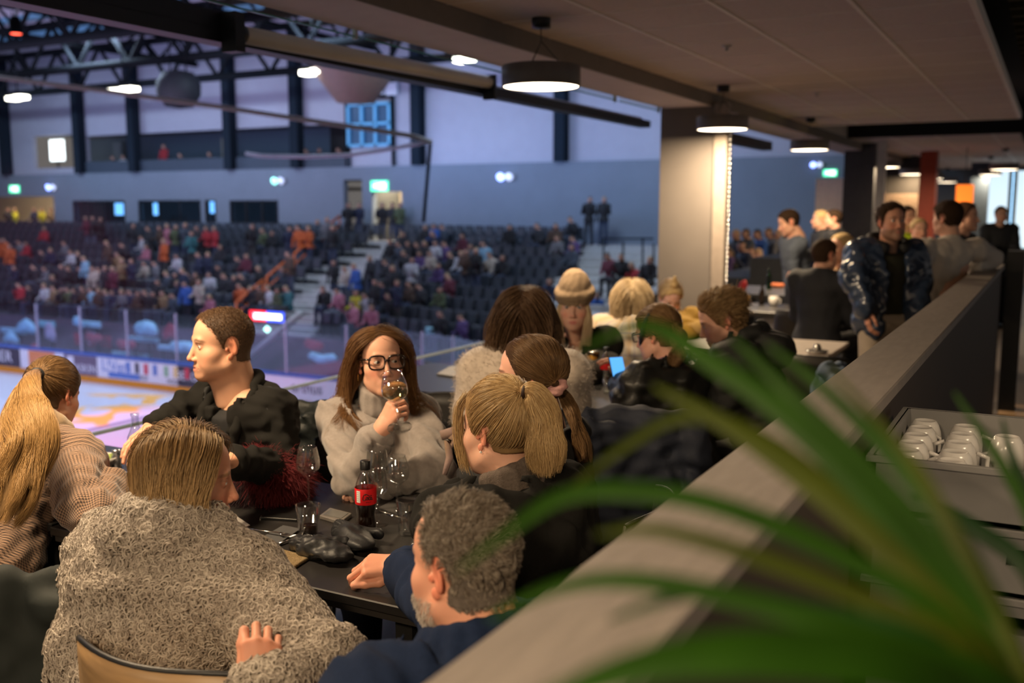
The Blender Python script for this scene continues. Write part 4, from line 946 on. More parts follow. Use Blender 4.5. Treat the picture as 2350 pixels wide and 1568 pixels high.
# ------------------------------------------------------------------ hands
def hand_prims(v, W, d, n, side, curls, spread=(-.10, -.02, .06, .15), sc=1.0, thumb=None, k=.006):
    """W wrist, d knuckle direction, n back-of-hand normal, curls: 4 x 3 bends in degrees from index to little finger"""
    d = unit(d); n = unit(np.array(n)-d*(np.array(n)@d)); l = np.cross(d, n)*(-1 if side == 'R' else 1)   # l points to the thumb side
    KN = []; wid = (.030, .010, -.010, -.028); ln = (.088, .092, .087, .078)
    for i in range(4):
        kn = W+(d*ln[i]+l*wid[i]-n*(.002 if i in (1, 2) else .005))*sc; KN.append(kn)
        v.rc(W+(d*.012+l*wid[i]*.55)*sc, kn, .0155*sc, .0108*sc, .016*sc)
    v.rc(W-d*.03*sc, W+d*.012*sc, .0265*sc, .025*sc, .02*sc)
    F = ((.044, .026, .020), (.049, .030, .021), (.045, .028, .021), (.035, .021, .019)); rr = (.0092, .0095, .0090, .0080)
    tips = []
    for i in range(4):
        p = KN[i]; a = 0; dd0 = unit(d+l*(-spread[i] if side else 0))
        for j in range(3):
            a += radians(curls[i][j]); dd = dd0*cos(a)-n*sin(a); q = p+dd*F[i][j]*sc
            r0 = rr[i]*(1-.10*j)*sc; v.rc(p, q, r0*1.04, r0*.90, .0035*sc); p = q
        tips.append((p, dd))
    if thumb is None: thumb = ((.55, .62, -.28), (.80, .30, -.30), (.92, .05, -.30))
    p = W+(l*.022+d*.018-n*.008)*sc
    v.rc(W+(d*.03+l*.012)*sc, p+(d*.02)*sc, .017*sc, .014*sc, .014*sc)
    for (td, tl, tn), L, r0, r1 in zip(thumb, (.042, .034, .027), (.0150, .0112, .0100), (.0112, .0100, .0078)):
        q = p+unit(d*td+l*tl+n*tn)*L*sc; v.rc(p, q, r0*sc, r1*sc, .006*sc); p = q
    tips.append((p, unit(d*thumb[2][0]+l*thumb[2][1]+n*thumb[2][2])))
    return KN, tips
def hand(per, W, d, n, side, curls, fore=None, h=.0024, tint=(.98, .93, .92), **kw):
    W = np.array(W, float); lo = W-.21; hi = W+.21; v = Vol(lo, hi, h)
    KN, tips = hand_prims(v, W, d, n, side, curls, **kw)
    if fore is not None: v.rc(W, np.array(fore), .0255, .036, .02)
    V, Q = v.mesh(); V = smoothV(V, Q, 1, .4); C = np.tile(np.array(per.p['skin'])*np.array(tint), (len(V), 1))
    for (tp, _) in tips: m = np.exp(-((np.linalg.norm(V-tp, axis=1)/.014)**2)); C = C*(1-.3*m[:, None])+np.array((.72, .36, .28))*.3*m[:, None]
    for kn in KN: m = np.exp(-((np.linalg.norm(V-kn, axis=1)/.012)**2)); C = C*(1-.25*m[:, None])+np.array(per.p['skin'])*np.array((1.0, .62, .55))*.25*m[:, None]
    per.add_skin(V, Q, C); return KN, tips
# ------------------------------------------------------------------ hair styling
G3 = np.array((0, 0, -1.0))
CR_C, CR_R = np.array((0, -.014, .038)), np.array((.075, .098, .088))
def push_el(P, c, r, off):
    """move points out of an ellipsoid grown by off"""
    q = P-c; rr = r+np.asarray(off)[:, None] if np.ndim(off) else r+off
    k = np.sqrt(((q/rr)**2).sum(1)); f = np.where(k < 1, 1/np.maximum(k, .05), 1); return c+q*f[:, None]
def push_cap(P, a, b, r):
    ab = b-a; t = np.clip(((P-a)@ab)/(ab@ab), 0, 1); c = a+t[:, None]*ab; d = P-c; L = np.linalg.norm(d, axis=1); f = np.where(L < r, r/np.maximum(L, 1e-4), 1); return c+d*f[:, None]
def catmull(pts, n):
    P = np.array(pts, float); P = np.concatenate([[2*P[0]-P[1]], P, [2*P[-1]-P[-2]]]); m = len(P)-3; out = []
    for u in np.linspace(0, m-1e-6, n):
        i = int(u); t = u-i; a, b, c, d = P[i:i+4]
        out.append(.5*((2*b)+(-a+c)*t+(2*a-5*b+4*c-d)*t*t+(-a+3*b-3*c+d)*t**3))
    return np.array(out)
def roots(per, n, g, mask=None):
    V, Q = per.hV, per.hQ; m = scalp_pts(V, Q, **per.hl) if mask is None else mask
    if getattr(per, 'zmax', None): m = m & (V[:, 2] < per.zmax)
    idx = np.nonzero(m)[0]; ch = g.choice(idx, n); N = vnormals(V, Q)
    return V[ch]+g.normal(0, .0012, (n, 3)), N[ch]
def clump(P, K, amt, g, start=.15):
    """pull strands toward a few guides, more toward the tips"""
    n, m, _ = P.shape; gid = g.choice(n, min(K, n), replace=False); key = P[:, m//3]
    a = np.empty(n, int)
    for i in range(0, n, 2000): a[i:i+2000] = ((key[i:i+2000, None]-key[gid][None])**2).sum(2).argmin(1)
    t = np.clip((np.linspace(0, 1, m)-start)/(1-start), 0, 1)[None, :, None]*amt
    return P*(1-t)+P[gid[a]]*t
def frizz(P, amp, g):
    n, m, _ = P.shape; t = np.linspace(0, 1, m)[None, :, None]; ph = g.uniform(0, 6.28, (n, 1, 3)); fr = g.uniform(3, 8, (n, 1, 3))
    return P+np.sin(t*fr*2+ph)*amp*t
def hair_cap(per, mat, thick, vol=None, name='hair', **hl):
    per.hl = hl; mask = scalp_pts(per.hV, per.hQ, **hl); V, Q = cap_mesh(per.hV, per.hQ, mask, thick, vol)
    V = smoothV(V, Q, 3, .4)
    per.hair = per.part(name, per.w(V), Q, mat); return per.hair
def hair_short(per, mat, n, length, comb, lift=.6, rad=.0004, seed=1, top=1.0, jit=.35, m=5, tuft=9):
    """cropped hair; comb is a direction in the head frame, longer on the crown by the factor top"""
    g = np.random.default_rng(seed); r, N = roots(per, n, g); zz = np.clip((r[:, 2]+.02)/.11, 0, 1); L = length*(.55+.45*np.clip(zz*3, 0, 1)+(top-1)*zz**1.5)*g.uniform(.6, 1.15, n)
    c = np.array(comb)+g.normal(0, jit, (n, 3)); c -= N*(c*N).sum(1)[:, None]*.9; c /= np.linalg.norm(c, axis=1, keepdims=True)
    low = np.clip(1-zz*2.2, 0, 1)[:, None]; c = c*(1-low)+np.array((0, -.35, -1))*low; lf = lift*(1-.6*low[:, 0])
    P = np.stack([r+N*(.002+lf*L*np.sin(min(1, t*1.3)*1.4)*.75)[:, None]+c*(L*t)[:, None] for t in np.linspace(0, 1, m)], 1)
    P = clump(P, n//tuft, .55, g); return per.strands('hair_strands', per.w(P.reshape(-1, 3)).reshape(P.shape), rad, mat, per.hair)
def hair_long(per, mat, n, length, part=.0, m=22, rad=.0004, seed=1, layer=.016, wave=.0, wfreq=3.0, back=.35, colliders=(), clumps=120, camt=.38, frz=.004, tuck=0.0, lateral=.9, out=.0, side_l=None, extra=()):
    """loose hair: flows from the parting over the skull, then falls; pushed off face, neck and shoulders"""
    g = np.random.default_rng(seed); r, N = roots(per, n, g); lay = g.uniform(.001, layer, n)
    gl = (G3@per.R)/1.0; P = r+N*lay[:, None]; sgn = np.where(P[:, 0] > part+.02*g.normal(size=n)*.3, 1.0, -1.0)
    L = length*g.uniform(.86, 1.04, n)
    if side_l is not None: L = np.where(sgn > 0, L, L*side_l)
    step = (L/(m-1))[:, None]; pts = [P.copy()]; d = None
    for i in range(m-1):
        onh = np.clip((P[:, 2]+.02)/.09, 0, 1)[:, None]
        q = P-CR_C; nn = q/(CR_R**2); nn /= np.linalg.norm(nn, axis=1, keepdims=True)
        want = gl[None]*1.0+np.stack([sgn*lateral, np.full(n, -back), np.zeros(n)], 1)*onh+np.stack([sgn*out, np.zeros(n), np.zeros(n)], 1)*(1-onh)
        tg = want-nn*(want*nn).sum(1)[:, None]; want = tg*onh+want*(1-onh); want /= np.maximum(np.linalg.norm(want, axis=1, keepdims=True), 1e-6)
        d = want if d is None else .55*d+.45*want; d /= np.linalg.norm(d, axis=1, keepdims=True)
        P = P+d*step
        P = push_el(P, CR_C, CR_R, lay+.004); P = push_el(P, np.array((0, .03, -.03)), np.array((.060+tuck, .062, .085)), lay*.6+.004); P = push_cap(P, np.array((0, -.028, -.05)), np.array((0, -.052, -.18)), .062)
        for ec, er in extra: P = push_el(P, np.array(ec), np.array(er), 0.0)
        if colliders:
            W = per.w(P)
            for a, b, rd in colliders: W = push_cap(W, np.array(a), np.array(b), rd)
            P = per.loc(W)
        pts.append(P.copy())
    A = np.stack(pts, 1); A = clump(A, clumps, camt, g, .2)
    if wave:
        t = np.linspace(0, 1, m)[None, :, None]; ph = (A[:, 0, :1]*60+A[:, 0, 1:2]*45)[:, None, :]; A = A+np.concatenate([np.sin(t*6.28*wfreq+ph), np.cos(t*6.28*wfreq+ph*1.3), 0*t+0*ph], 2)*wave*np.clip(t*1.6, 0, 1)
    A = frizz(A, frz, g); return per.strands('hair_strands', per.w(A.reshape(-1, 3)).reshape(A.shape), rad, mat, per.hair)
def hair_pulled(per, mat, n, tie, m=9, rad=.0004, seed=1, off=.007, loose=.004, clumps=300):
    """hair drawn over the skull to the tie point (head frame)"""
    g = np.random.default_rng(seed); r, N = roots(per, n, g); tie = np.array(tie); lay = g.uniform(.001, off, n); bow = g.normal(0, loose, n)
    P = []
    for t in np.linspace(0, 1, m):
        p = r*(1-t)+tie*t+g.normal(0, .0006, (n, 3))*(1-t); p = push_el(p, CR_C, CR_R, lay*(.3+.7*sin(pi*min(1, t*.9+.08)))+.002); p = p+N*(bow*sin(pi*t)*.5)[:, None]*(1-t); P.append(p)
    A = np.stack(P, 1); A = clump(A, clumps, .30, g, .05); return per.strands('hair_strands', per.w(A.reshape(-1, 3)).reshape(A.shape), rad, mat, per.hair)
def hair_tail(per, mat, pts, radii, n, m=26, rad=.0004, seed=1, wave=.0, wfreq=2.5, clumps=40, camt=.42, frz=.004, name='ponytail', flat=.75, cut=.25, parent=None):
    """a tail of strands following world guide points with a radius per point"""
    g = np.random.default_rng(seed); C = catmull(pts, m); Rr = np.interp(np.linspace(0, 1, m), np.linspace(0, 1, len(radii)), radii)
    T = np.gradient(C, axis=0); T /= np.linalg.norm(T, axis=1, keepdims=True); u = np.cross(T, FW); u /= np.maximum(np.linalg.norm(u, axis=1, keepdims=True), 1e-6); v = np.cross(T, u)
    a = g.uniform(0, 6.28, n); q = np.sqrt(g.uniform(0, 1, n)); ox, oy = q*np.cos(a), q*np.sin(a)*flat; tl = g.uniform(1-cut, 1, n)
    s = np.linspace(0, 1, m)[None, :]*tl[:, None]*(m-1); i0 = np.clip(s.astype(int), 0, m-2); f = (s-i0)[..., None]
    L = lambda A: A[i0]*(1-f)+A[i0+1]*f
    tw = .25*np.sin(s/m*5+a[:, None]); ca, sa = np.cos(tw), np.sin(tw); X = ox[:, None]*ca-oy[:, None]*sa; Y = ox[:, None]*sa+oy[:, None]*ca
    Rv = Rr[i0]*(1-f[..., 0])+Rr[i0+1]*f[..., 0]
    A = L(C)+L(u)*(X*Rv)[..., None]+L(v)*(Y*Rv)[..., None]
    A = clump(A, clumps, camt, g, .1)
    if wave:
        ph = (ox*2.2+oy*1.7)[:, None]; A = A+L(u)*(np.sin(s/m*6.28*wfreq+ph)*wave*np.clip(s/m*2, 0, 1))[..., None]+L(v)*(np.cos(s/m*6.28*wfreq*.8+ph*1.4)*wave*.6*np.clip(s/m*2, 0, 1))[..., None]
    A = frizz(A, frz, g); return per.strands(name, A, rad, mat, parent)
def tail_core(per, mat, pts, radii, m=18, name='ponytail_core', flat=.7, parent=None):
    C = catmull(pts, m); R = np.interp(np.linspace(0, 1, m), np.linspace(0, 1, len(radii)), radii); k = MB(); k.tube([tuple(p-per.org) for p in C], [float(x) for x in R], 12, flat=flat); return k.build(name, mat, parent or per.hair)
# ------------------------------------------------------------------ clothes
def garment(per, name, mat, g=.018, h=.008, amp=.012, freq=75, seed=1, ncut=.0, ntilt=.5, arms='LR', stop=.02, fn=None, uv=False, hem=None, label=None, post=None, **tk):
    pts = [per.P, per.N, per.SL, per.SR, per.EL, per.ER]+([per.WL] if 'L' in arms else [])+([per.WR] if 'R' in arms else [])
    lo, hi = per.bounds(pts, .15+g); v = Vol(lo, hi, h); per.torso_prims(v, g, **tk); per.arm_prims(v, g, arms, stop=stop)
    v.neck_cut(per.N+per.axis*ncut, per.axis+per.t*ntilt)
    if hem is not None: v.plane_cut(per.P+per.axis*hem, -per.axis)
    if fn: fn(v)
    if amp: v.folds(amp, freq, seed)
    V, Q = v.mesh(); V = smoothV(V, Q, 1, .4); uvw = None
    if uv:
        q = V-per.P; a = q@per.r; b = q@per.t; c = q@per.axis
        uvw = np.stack([np.arctan2(a, -b)*.20, c, 0*c], 1)
        for S, E, W in ((per.SL, per.EL, per.WL), (per.SR, per.ER, per.WR)):
            for A_, B_ in ((S, E), (E, W)):
                ab = B_-A_; L = np.linalg.norm(ab); t = np.clip((V-A_)@ab/L**2, 0, 1); d = np.linalg.norm(V-A_-t[:, None]*ab, axis=1)
                inside = (d < .062+g) & ((t > .2) if A_ is S else (t > 0))
                e1 = unit(np.cross(ab, (0.1, .2, 1))); e2 = np.cross(unit(ab), e1); w_ = V-A_
                uvw[inside] = np.stack([np.arctan2(w_@e1, w_@e2)*.065, (w_@ab)/L, 0*a], 1)[inside]
    o = per.part(name, V, Q, mat, uvw=uvw, label=label); per.gV, per.gQ = V, Q; return o
def ring(v, c, ax, r, thick, n=14, sq=1.0, t=None, a0=0, a1=2*pi, k=.01, rise=0.0):
    """ring of capsules round an axis, used for collars, cuffs and hair ties"""
    ax = unit(ax); e1 = unit(t-ax*(np.array(t)@ax)) if t is not None else unit(np.cross(ax, (.3, .5, .9))); e2 = np.cross(ax, e1)
    P = [c+(e1*cos(a0+(a1-a0)*i/n)+e2*sin(a0+(a1-a0)*i/n)*sq)*r+ax*rise*cos(a0+(a1-a0)*i/n) for i in range(n+1)]
    for a, b in zip(P[:-1], P[1:]): v.rc(a, b, thick, thick, k)
def collar(per, name, mat, r, thick, z=0.0, rows=1, dz=.014, a0=0, a1=2*pi, h=.006, amp=0.0, tilt=.35, rise=0.0, flare=0.0, seed=2, label=None, fwd=.016):
    c = per.N+per.axis*z+per.t*fwd; m = r+thick+abs(dz*rows)+.05; v = Vol(c-m, c+m, h)
    for i in range(rows): ring(v, c+per.axis*dz*i, per.axis+per.t*tilt, r-flare*i, thick, t=per.t, a0=a0, a1=a1, rise=rise)
    if amp: v.folds(amp, 60, seed)
    V, Q = v.mesh(); return per.part(name, smoothV(V, Q, 1, .4), Q, mat, label=label)
def tie_band(per, mat, c, axis, r, thick, name='hair_tie', h=.003, amp=0.0):
    c = np.array(c); v = Vol(c-r-thick*3, c+r+thick*3, h); ring(v, c, axis, r, thick, k=.004)
    if amp: v.folds(amp, 150, 3)
    V, Q = v.mesh(); return per.part(name, V, Q, mat)
def glasses(per, mat, lens_mat, w=.0245, hgt=.0195, y=.101, z=.012, thick=.0028, cx=.033):
    k = MB()
    for s in (-1, 1):
        ring_ = [(s*(cx+w*np.sign(cos(a))*abs(cos(a))**.6), y-.006*abs(cos(a)), z+hgt*np.sign(sin(a))*abs(sin(a))**.7-.003+ (.003 if sin(a) > 0 else 0)) for a in np.linspace(0, 2*pi, 25)]
        k.tube([tuple(p) for p in per.w(np.array(ring_))-per.org], thick*per.sc, 6, False)
        k.tube([tuple(p) for p in per.w(np.array([(s*.058, y-.006, z+.010), (s*.073, y-.03, z+.010), (s*.079, .0, z+.008), (s*.080, -.02, z+.002), (s*.078, -.035, z-.015)]))-per.org], thick*per.sc*1.1, 6)
    k.tube([tuple(p) for p in per.w(np.array([(-.009, y, z+.004), (0, y+.003, z+.007), (.009, y, z+.004)]))-per.org], thick*per.sc*1.1, 6)
    fr = k.build('glasses', mat, per.o)
    k = MB()
    for s in (-1, 1):
        a = [(s*(cx+w*.95*np.sign(cos(a))*abs(cos(a))**.6), y-.003, z+hgt*.95*np.sign(sin(a))*abs(sin(a))**.7-.002) for a in np.linspace(0, 2*pi, 24, endpoint=False)]
        k.add([tuple(p) for p in per.w(np.array(a))-per.org], [tuple(range(24))])
    k.build('lens', lens_mat, fr); return fr
# ------------------------------------------------------------------ the foreground group
L_, F_ = -RT, FH      # image left, and away from the camera
def facing(a, pitch=0.0):
    """a: degrees, 0 = away from the camera, 90 = image left, 180 = toward it, 270 = image right; pitch up positive"""
    a = radians(a); d = F_*cos(a)+L_*sin(a); p = radians(pitch); return d*cos(p)+np.array((0, 0, sin(p)))
m_cap_blond = M('hair_base_blond', (.22, .135, .06), .8, spec=.1, var=.3, vs=60, stretch=(1, 1, .15)); m_cap_brown = M('hair_base_brown', (.055, .03, .017), .8, spec=.1, var=.3, vs=60); m_cap_grey = M('hair_base_grey', (.11, .09, .075), .8, spec=.1, var=.3, vs=80)
# man in black blazer, profile to the left
p = Person('man in black blazer seated in profile facing left, short cropped brown hair', dep(508, 795, 3.42), facing(122, -2), skin=(.62, .34, .22), stub=.25, jaw=1.08, neck=.062, browc=(.12, .07, .04), brow=1.2, wid=1.02, nose=1.0)
p.pose(facing(140), p.H+np.array((0, 0, -.72))-facing(110)*.20, sw=.185, neck=p.H+facing(105)*-.055+np.array((0, 0, -.158)), ER=dep(432, 935, 3.55), WR=dep(352, 985, 3.35), EL=dep(655, 1075, 3.30), WL=dep(535, 1060, 3.05))
p.core(); hand(p, p.WR, unit(p.WR-p.ER), (0, 0, 1), 'R', ((20, 25, 15),)*4, fore=p.ER*.4+p.WR*.6); hand(p, p.WL, unit(p.WL-p.EL), (0, 0, 1), 'L', ((20, 25, 15),)*4, fore=p.EL*.4+p.WL*.6)
p.build(); p.eyes((.10, .13, .10), look=facing(118, -10))
hair_cap(p, M('hair_base_short', (.075, .045, .027), .6, var=.35, vs=220), .003, front=.064, side=.018, nape=-.055); hair_short(p, hairmat('hair_light_brown', ((.10, .055, .028), (.17, .10, .055))), 6500, .005, (0, .6, .5), lift=.9, top=2.2, seed=3, rad=.0003, tuft=2)
m_blazer = M('blazer_black', (.011, .0105, .0095), .95, spec=.15, bump=.35, bs=700); m_tee = M('tee_black', (.010, .010, .011), .8)
garment(p, 'tee', m_tee, g=.010, h=.009, amp=0, ncut=-.012, ntilt=.45, arms='')
def vcut(v): v.el(p.N-p.axis*.13+p.t*.13, (.046, .11, .20), .01, np.stack([p.r, p.t, p.axis], 1), 's')
garment(p, 'blazer', m_blazer, g=.015, h=.0075, amp=0.011, freq=90, seed=5, ncut=-.005, ntilt=.25, fn=vcut, chest=.16)
v = Vol(p.N-.34, p.N+.2, .005)
for sd in (-1, 1):
    q = [p.N-p.t*.055+p.r*sd*.045+p.axis*.028, p.N+p.r*sd*.082+p.t*.02-p.axis*.005, p.N+p.r*sd*.085+p.t*.125-p.axis*.11, p.N+p.r*sd*.035+p.t*.155-p.axis*.27]
    C = catmull(q, 10)
    for i in range(9): wd = (.014, .018, .022, .027, .030, .031, .028, .022, .014)[i]; v.rc(C[i]+p.r*sd*wd*.6, C[i+1]+p.r*sd*wd*.6, wd*.62, wd*.55, .012)
ring(v, p.N+p.axis*.012-p.t*.005, p.axis+p.t*.35, .076, .017, t=p.t, a0=1.7, a1=4.6)
V, Q = v.mesh(); p.part('lapel', V, Q, m_blazer); p.trousers(m_blackpants)
# woman in the grey turtleneck drinking white wine
p = Person('woman in grey turtleneck and dark glasses sipping from a glass of white wine', dep(872, 834, 3.45), facing(202, 4), scale=.97, skin=(.66, .36, .25), fem=1, neck=.046, jaw=.84, lids=.8, wid=.95, chin=.92, nose=.97, lips=(.50, .16, .14), hh=.0022)
tg = facing(195)
p.pose(tg, p.H+np.array((0, 0, -.70))-tg*.10, sw=.138, ER=dep(812, 1098, 3.26), WR=dep(877, 988, 3.17), EL=dep(1003, 1085, 3.30), WL=dep(868, 1108, 3.28))
p.core()
hd = unit(dep(903, 938, 3.07)-p.WR)
KN3, TP3 = hand(p, p.WR, unit(UP*.85+RT*.45-FW*.25), unit(-RT*.62-FW*.78), 'R', ((62, 52, 20), (66, 55, 22), (70, 58, 25), (74, 60, 28)), fore=p.WR*.6+p.ER*.4, sc=.92, thumb=((.75, .45, -.55), (.75, .1, -.75), (.6, -.2, -.75)))
hand(p, p.WL, unit(p.WL-p.EL), (0, 0, 1), 'L', ((45, 55, 30),)*4, fore=p.EL*.4+p.WL*.6, sc=.92)
p.build(); p.eyes((.10, .07, .05), look=facing(222, -3))
hm = hairmat('hair_warm_brown', ((.075, .036, .016), (.13, .065, .028), (.20, .105, .045)), tip=((.26, .13, .05), .35, 1.0))
hair_cap(p, m_cap_brown, .004, front=.062, side=.014)
col = [(p.SL, p.SR, .078), (p.N, p.P, .11), (p.SL, p.EL, .075), (p.SR, p.ER, .075)]
hair_long(p, hm, 5600, .50, part=.010, seed=4, wave=.006, wfreq=1.6, back=.55, colliders=col, layer=.007, tuck=.004, out=.12, clumps=150, frz=.008, m=26, lateral=.6, extra=(((.066, .040, -.02), (.040, .052, .075)),))
m_grey = M('grey_knit', (.27, .235, .215), .9, var=.10, vs=90, bump=.5, bs=900, sheen=.3)
garment(p, 'sweater', m_grey, g=.018, h=.0075, amp=0.014, freq=90, seed=8, ncut=.0, ntilt=.3, bust=1, stop=.03, waist=.10, sh=.052)
collar(p, 'turtleneck', m_grey, .056, .011, z=.0, rows=6, dz=.013, amp=.003, tilt=.40, fwd=.026)
def cuff(per, W, E, r=.042, mat=None, name='cuff'):
    c = np.array(W)+unit(np.array(E)-np.array(W))*.035; v = Vol(c-.11, c+.11, .006); a = unit(np.array(E)-np.array(W))
    for i in range(4): ring(v, c+a*.012*i, a, r-.006, .011, k=.012)
    V, Q = v.mesh(); return per.part(name, V, Q, mat)
cuff(p, p.WR, p.ER, .046, m_grey); cuff(p, p.WL, p.EL, .046, m_grey); p.trousers(m_jeans)
m_gold = M('gold', (.8, .48, .14), .2, 1.0)
glasses(p, M('tortoise_frame', (.018, .010, .007), .15, spec=.6), glassmat('lens_clear', (.92, .92, .92), thin=True, alpha=.02), w=.0285, hgt=.0225, thick=.0034, cx=.0345)
e = p.w((.078, -.016, -.04))-p.org; k = MB(); k.tube([tuple(e+np.array((0, 0, .008))), tuple(e), tuple(e-np.array((0, 0, .02)))], .0028, 6); k.build('earring', m_gold, p.o)
rp = KN3[2]*.75+TP3[2][0]*.0+KN3[2]*.25+unit(TP3[2][0]-KN3[2])*.018; v = Vol(rp-.03, rp+.03, .0015); ring(v, rp+unit(UP)*.0, unit(TP3[2][0]-KN3[2]), .0100, .0016, k=.001); V, Q = v.mesh(); p.part('ring', V, Q, m_gold)
P3 = p
# blonde woman in the curly cream coat, seen from behind, profile right
p = Person('woman with blonde bob in curly cream fleece coat, seen from behind', dep(430, 1106, 2.28), facing(286, -8), skin=(.60, .29, .19), neck=.048, jaw=.92, wid=.97, chin=.95, browc=(.20, .12, .06), lips=(.45, .13, .12), nose=.985, lids=.4, hh=.0022)
tg = facing(335)
p.pose(tg, p.H+np.array((0, 0, -.62))-tg*.17, sw=.185, neck=p.H+np.array((0, 0, -.155))-tg*.05, EL=dep(215, 1500, 2.25), WL=dep(330, 1400, 2.6), ER=dep(742, 1545, 2.02), WR=dep(604, 1600, 1.88))
p.core(); hand(p, dep(598, 1592, 1.86), unit(UP*.93-RT*.05+FW*.30), unit(-FW*.92+RT*.25+UP*.2), 'R', ((50, 60, 30), (50, 62, 30), (52, 62, 32), (54, 66, 36)), fore=dep(640, 1720, 1.9), thumb=((.9, .25, -.2), (.95, .1, -.2), (.9, -.1, -.3)))
p.build(); p.eyes((.08, .1, .12), look=facing(300, -30))
hm = hairmat('hair_honey_blond', ((.09, .052, .023), (.19, .11, .046), (.34, .21, .09)), tip=((.62, .42, .21), .2, .75), rough=.36)
hair_cap(p, m_cap_blond, .006, front=.060, side=.026)
hair_long(p, hm, 12000, .315, part=.016, seed=6, wave=.003, back=.25, layer=.015, out=.20, clumps=400, camt=.38, frz=.006, tuck=.012, m=20, rad=.00038, lateral=1.0)
m_fur = M('fleece_base', (.30, .255, .205), .95, var=.15)
garment(p, 'fleece_coat', m_fur, g=.042, h=.012, amp=.016, freq=40, seed=3, ncut=.02, ntilt=.3, sh=.06, k=.09)
def curls(per, name, V, Q, n, mat, parent, size=.0085, rad=.0015, seed=2, m=11, turns=.95):
    """short wool curls lying on the cloth"""
    g = np.random.default_rng(seed); a = Q[g.integers(0, len(Q), n*3)]; u = g.uniform(0, 1, (len(a), 1)); w_ = g.uniform(0, 1, (len(a), 1))
    B = (V[a[:, 0]]*(1-u)+V[a[:, 1]]*u)*(1-w_)+(V[a[:, 3]]*(1-u)+V[a[:, 2]]*u)*w_; N = vnormals(V, Q)[a[:, 0]]
    vis = ((CAMP-B)*N).sum(1)/np.linalg.norm(CAMP-B, axis=1) > -.45; B, N = B[vis][:n], N[vis][:n]; n = len(B)
    t1 = np.cross(N, g.normal(size=(n, 3))); t1 /= np.linalg.norm(t1, axis=1, keepdims=True); t2 = np.cross(N, t1); s_ = size*g.uniform(.65, 1.3, n)[:, None]; tn = turns*g.uniform(.7, 1.25, n)[:, None]; dr = np.array((0, 0, -1.0))
    P = []
    for t in np.linspace(0, 1, m):
        an = tn*6.28*t; P.append(B+N*(s_*(.15+1.15*t-.35*t*t))+(t1*np.cos(an)+t2*np.sin(an)*.8-t1)*s_*(.62+.25*t)+dr*s_*t*.5)
    return per.strands(name, np.stack(P, 1), rad, mat, parent)
m_curl = hairmat('wool_curl', ((.20, .165, .135), (.31, .265, .22), (.43, .38, .32)), rough=.55)
coat = p.o.children[-1]; curls(p, 'fleece_curl', p.gV, p.gQ, 30000, m_curl, coat, size=.0098, rad=.0016)
c = p.N+p.axis*.035; v = Vol(c-.3, c+.3, .01)
for i in range(3): ring(v, c+p.axis*(-.02+.028*i)-p.t*.01, p.axis+p.t*.25, .118-.012*i, .036, t=p.t, a0=.55, a1=5.73)
V, Q = v.mesh(); o = p.part('fleece_collar', V, Q, m_fur); curls(p, 'fleece_curl', V, Q, 6500, m_curl, o, seed=9, size=.011, rad=.0016)
p.trousers(m_jeans); P4 = p
rp = dep(545, 1491, 1.84)
# grey haired bearded man in the navy jacket
p = Person('grey-haired bearded man in navy jacket with his hand on the table edge', dep(1062, 1300, 1.80), facing(47, -6), skin=(.68, .33, .22), neck=.064, jaw=1.06, wid=1.03, beard=(.46, .33, .27), browc=(.22, .18, .15), nose=1.05, hh=.0022)
tg = facing(30)
W5 = zpl(926, 1300, .80)
p.pose(tg, p.H+np.array((0, 0, -.66))-tg*.12, sw=.205, neck=p.H+np.array((0, 0, -.135))-tg*.06, WR=W5, ER=dep(1060, 1440, 1.93), EL=dep(850, 1640, 1.75), WL=dep(800, 1700, 2.0))
p.core()
KN5, TP5 = hand(p, W5, unit((L_*.96-F_*.10)+np.array((0, 0, .10))), unit(np.array((0, 0, 1))-F_*.42+L_*.15), 'R', ((52, 50, 22), (48, 56, 25), (50, 62, 28), (58, 66, 30)), fore=p.ER, sc=1.04, thumb=((.86, .42, -.28), (.97, .05, -.22), (.93, -.10, -.30)), h=.002)
p.build(); p.eyes((.1, .12, .14))
hmg = hairmat('hair_salt_pepper', ((.050, .035, .024), (.135, .102, .076), (.33, .285, .235)), rough=.4)
hair_cap(p, m_cap_grey, .006, front=.036, side=-.002, nape=-.056)
hair_short(p, hmg, 12000, .019, (.45, .05, -.05), lift=.5, top=1.5, seed=7, jit=.35, rad=.00036, m=6, tuft=38)
bm = (p.hV[:, 2] < -.045) & (p.hV[:, 2] > -.125) & (p.hV[:, 1] > .005) & ~((np.abs(p.hV[:, 0]) < .024) & (np.abs(p.hV[:, 2]+.0648) < .011))
g = np.random.default_rng(12); r0, N0 = roots(p, 1900, g, bm); Pb = np.stack([r0+N0*(.003*t)+np.array((0, .001, -.007))*t*t+g.normal(0, .001, r0.shape)*t for t in np.linspace(0, 1, 4)], 1)
p.strands('beard', p.w(Pb.reshape(-1, 3)).reshape(Pb.shape), .00035, hairmat('beard_grey', ((.30, .25, .21), (.62, .56, .50))))
m_navy = M('navy_wool', (.010, .019, .050), .95, spec=.15, var=.12, vs=120, bump=.5, bs=700)
garment(p, 'jacket', m_navy, g=.026, h=.0085, amp=0.011, freq=78, seed=12, ncut=.0, ntilt=.25, stop=.07, sh=.07)
v = Vol(p.N-.25, p.N+.25, .0055)
cN = p.N+p.t*.015
for q_, (zq, rq) in enumerate(((.042, .088), (.026, .098), (.008, .110), (-.010, .122), (-.026, .134))): ring(v, cN+p.axis*zq, p.axis+p.t*.32, rq, .0095, t=p.t, a0=.42, a1=5.86, k=.014)
V, Q = v.mesh(); p.part('jacket_collar', smoothV(V, Q, 2), Q, m_navy); cuff(p, W5+unit(p.ER-W5)*.03, p.ER, .056, m_navy); p.trousers(m_jeans); P5 = p
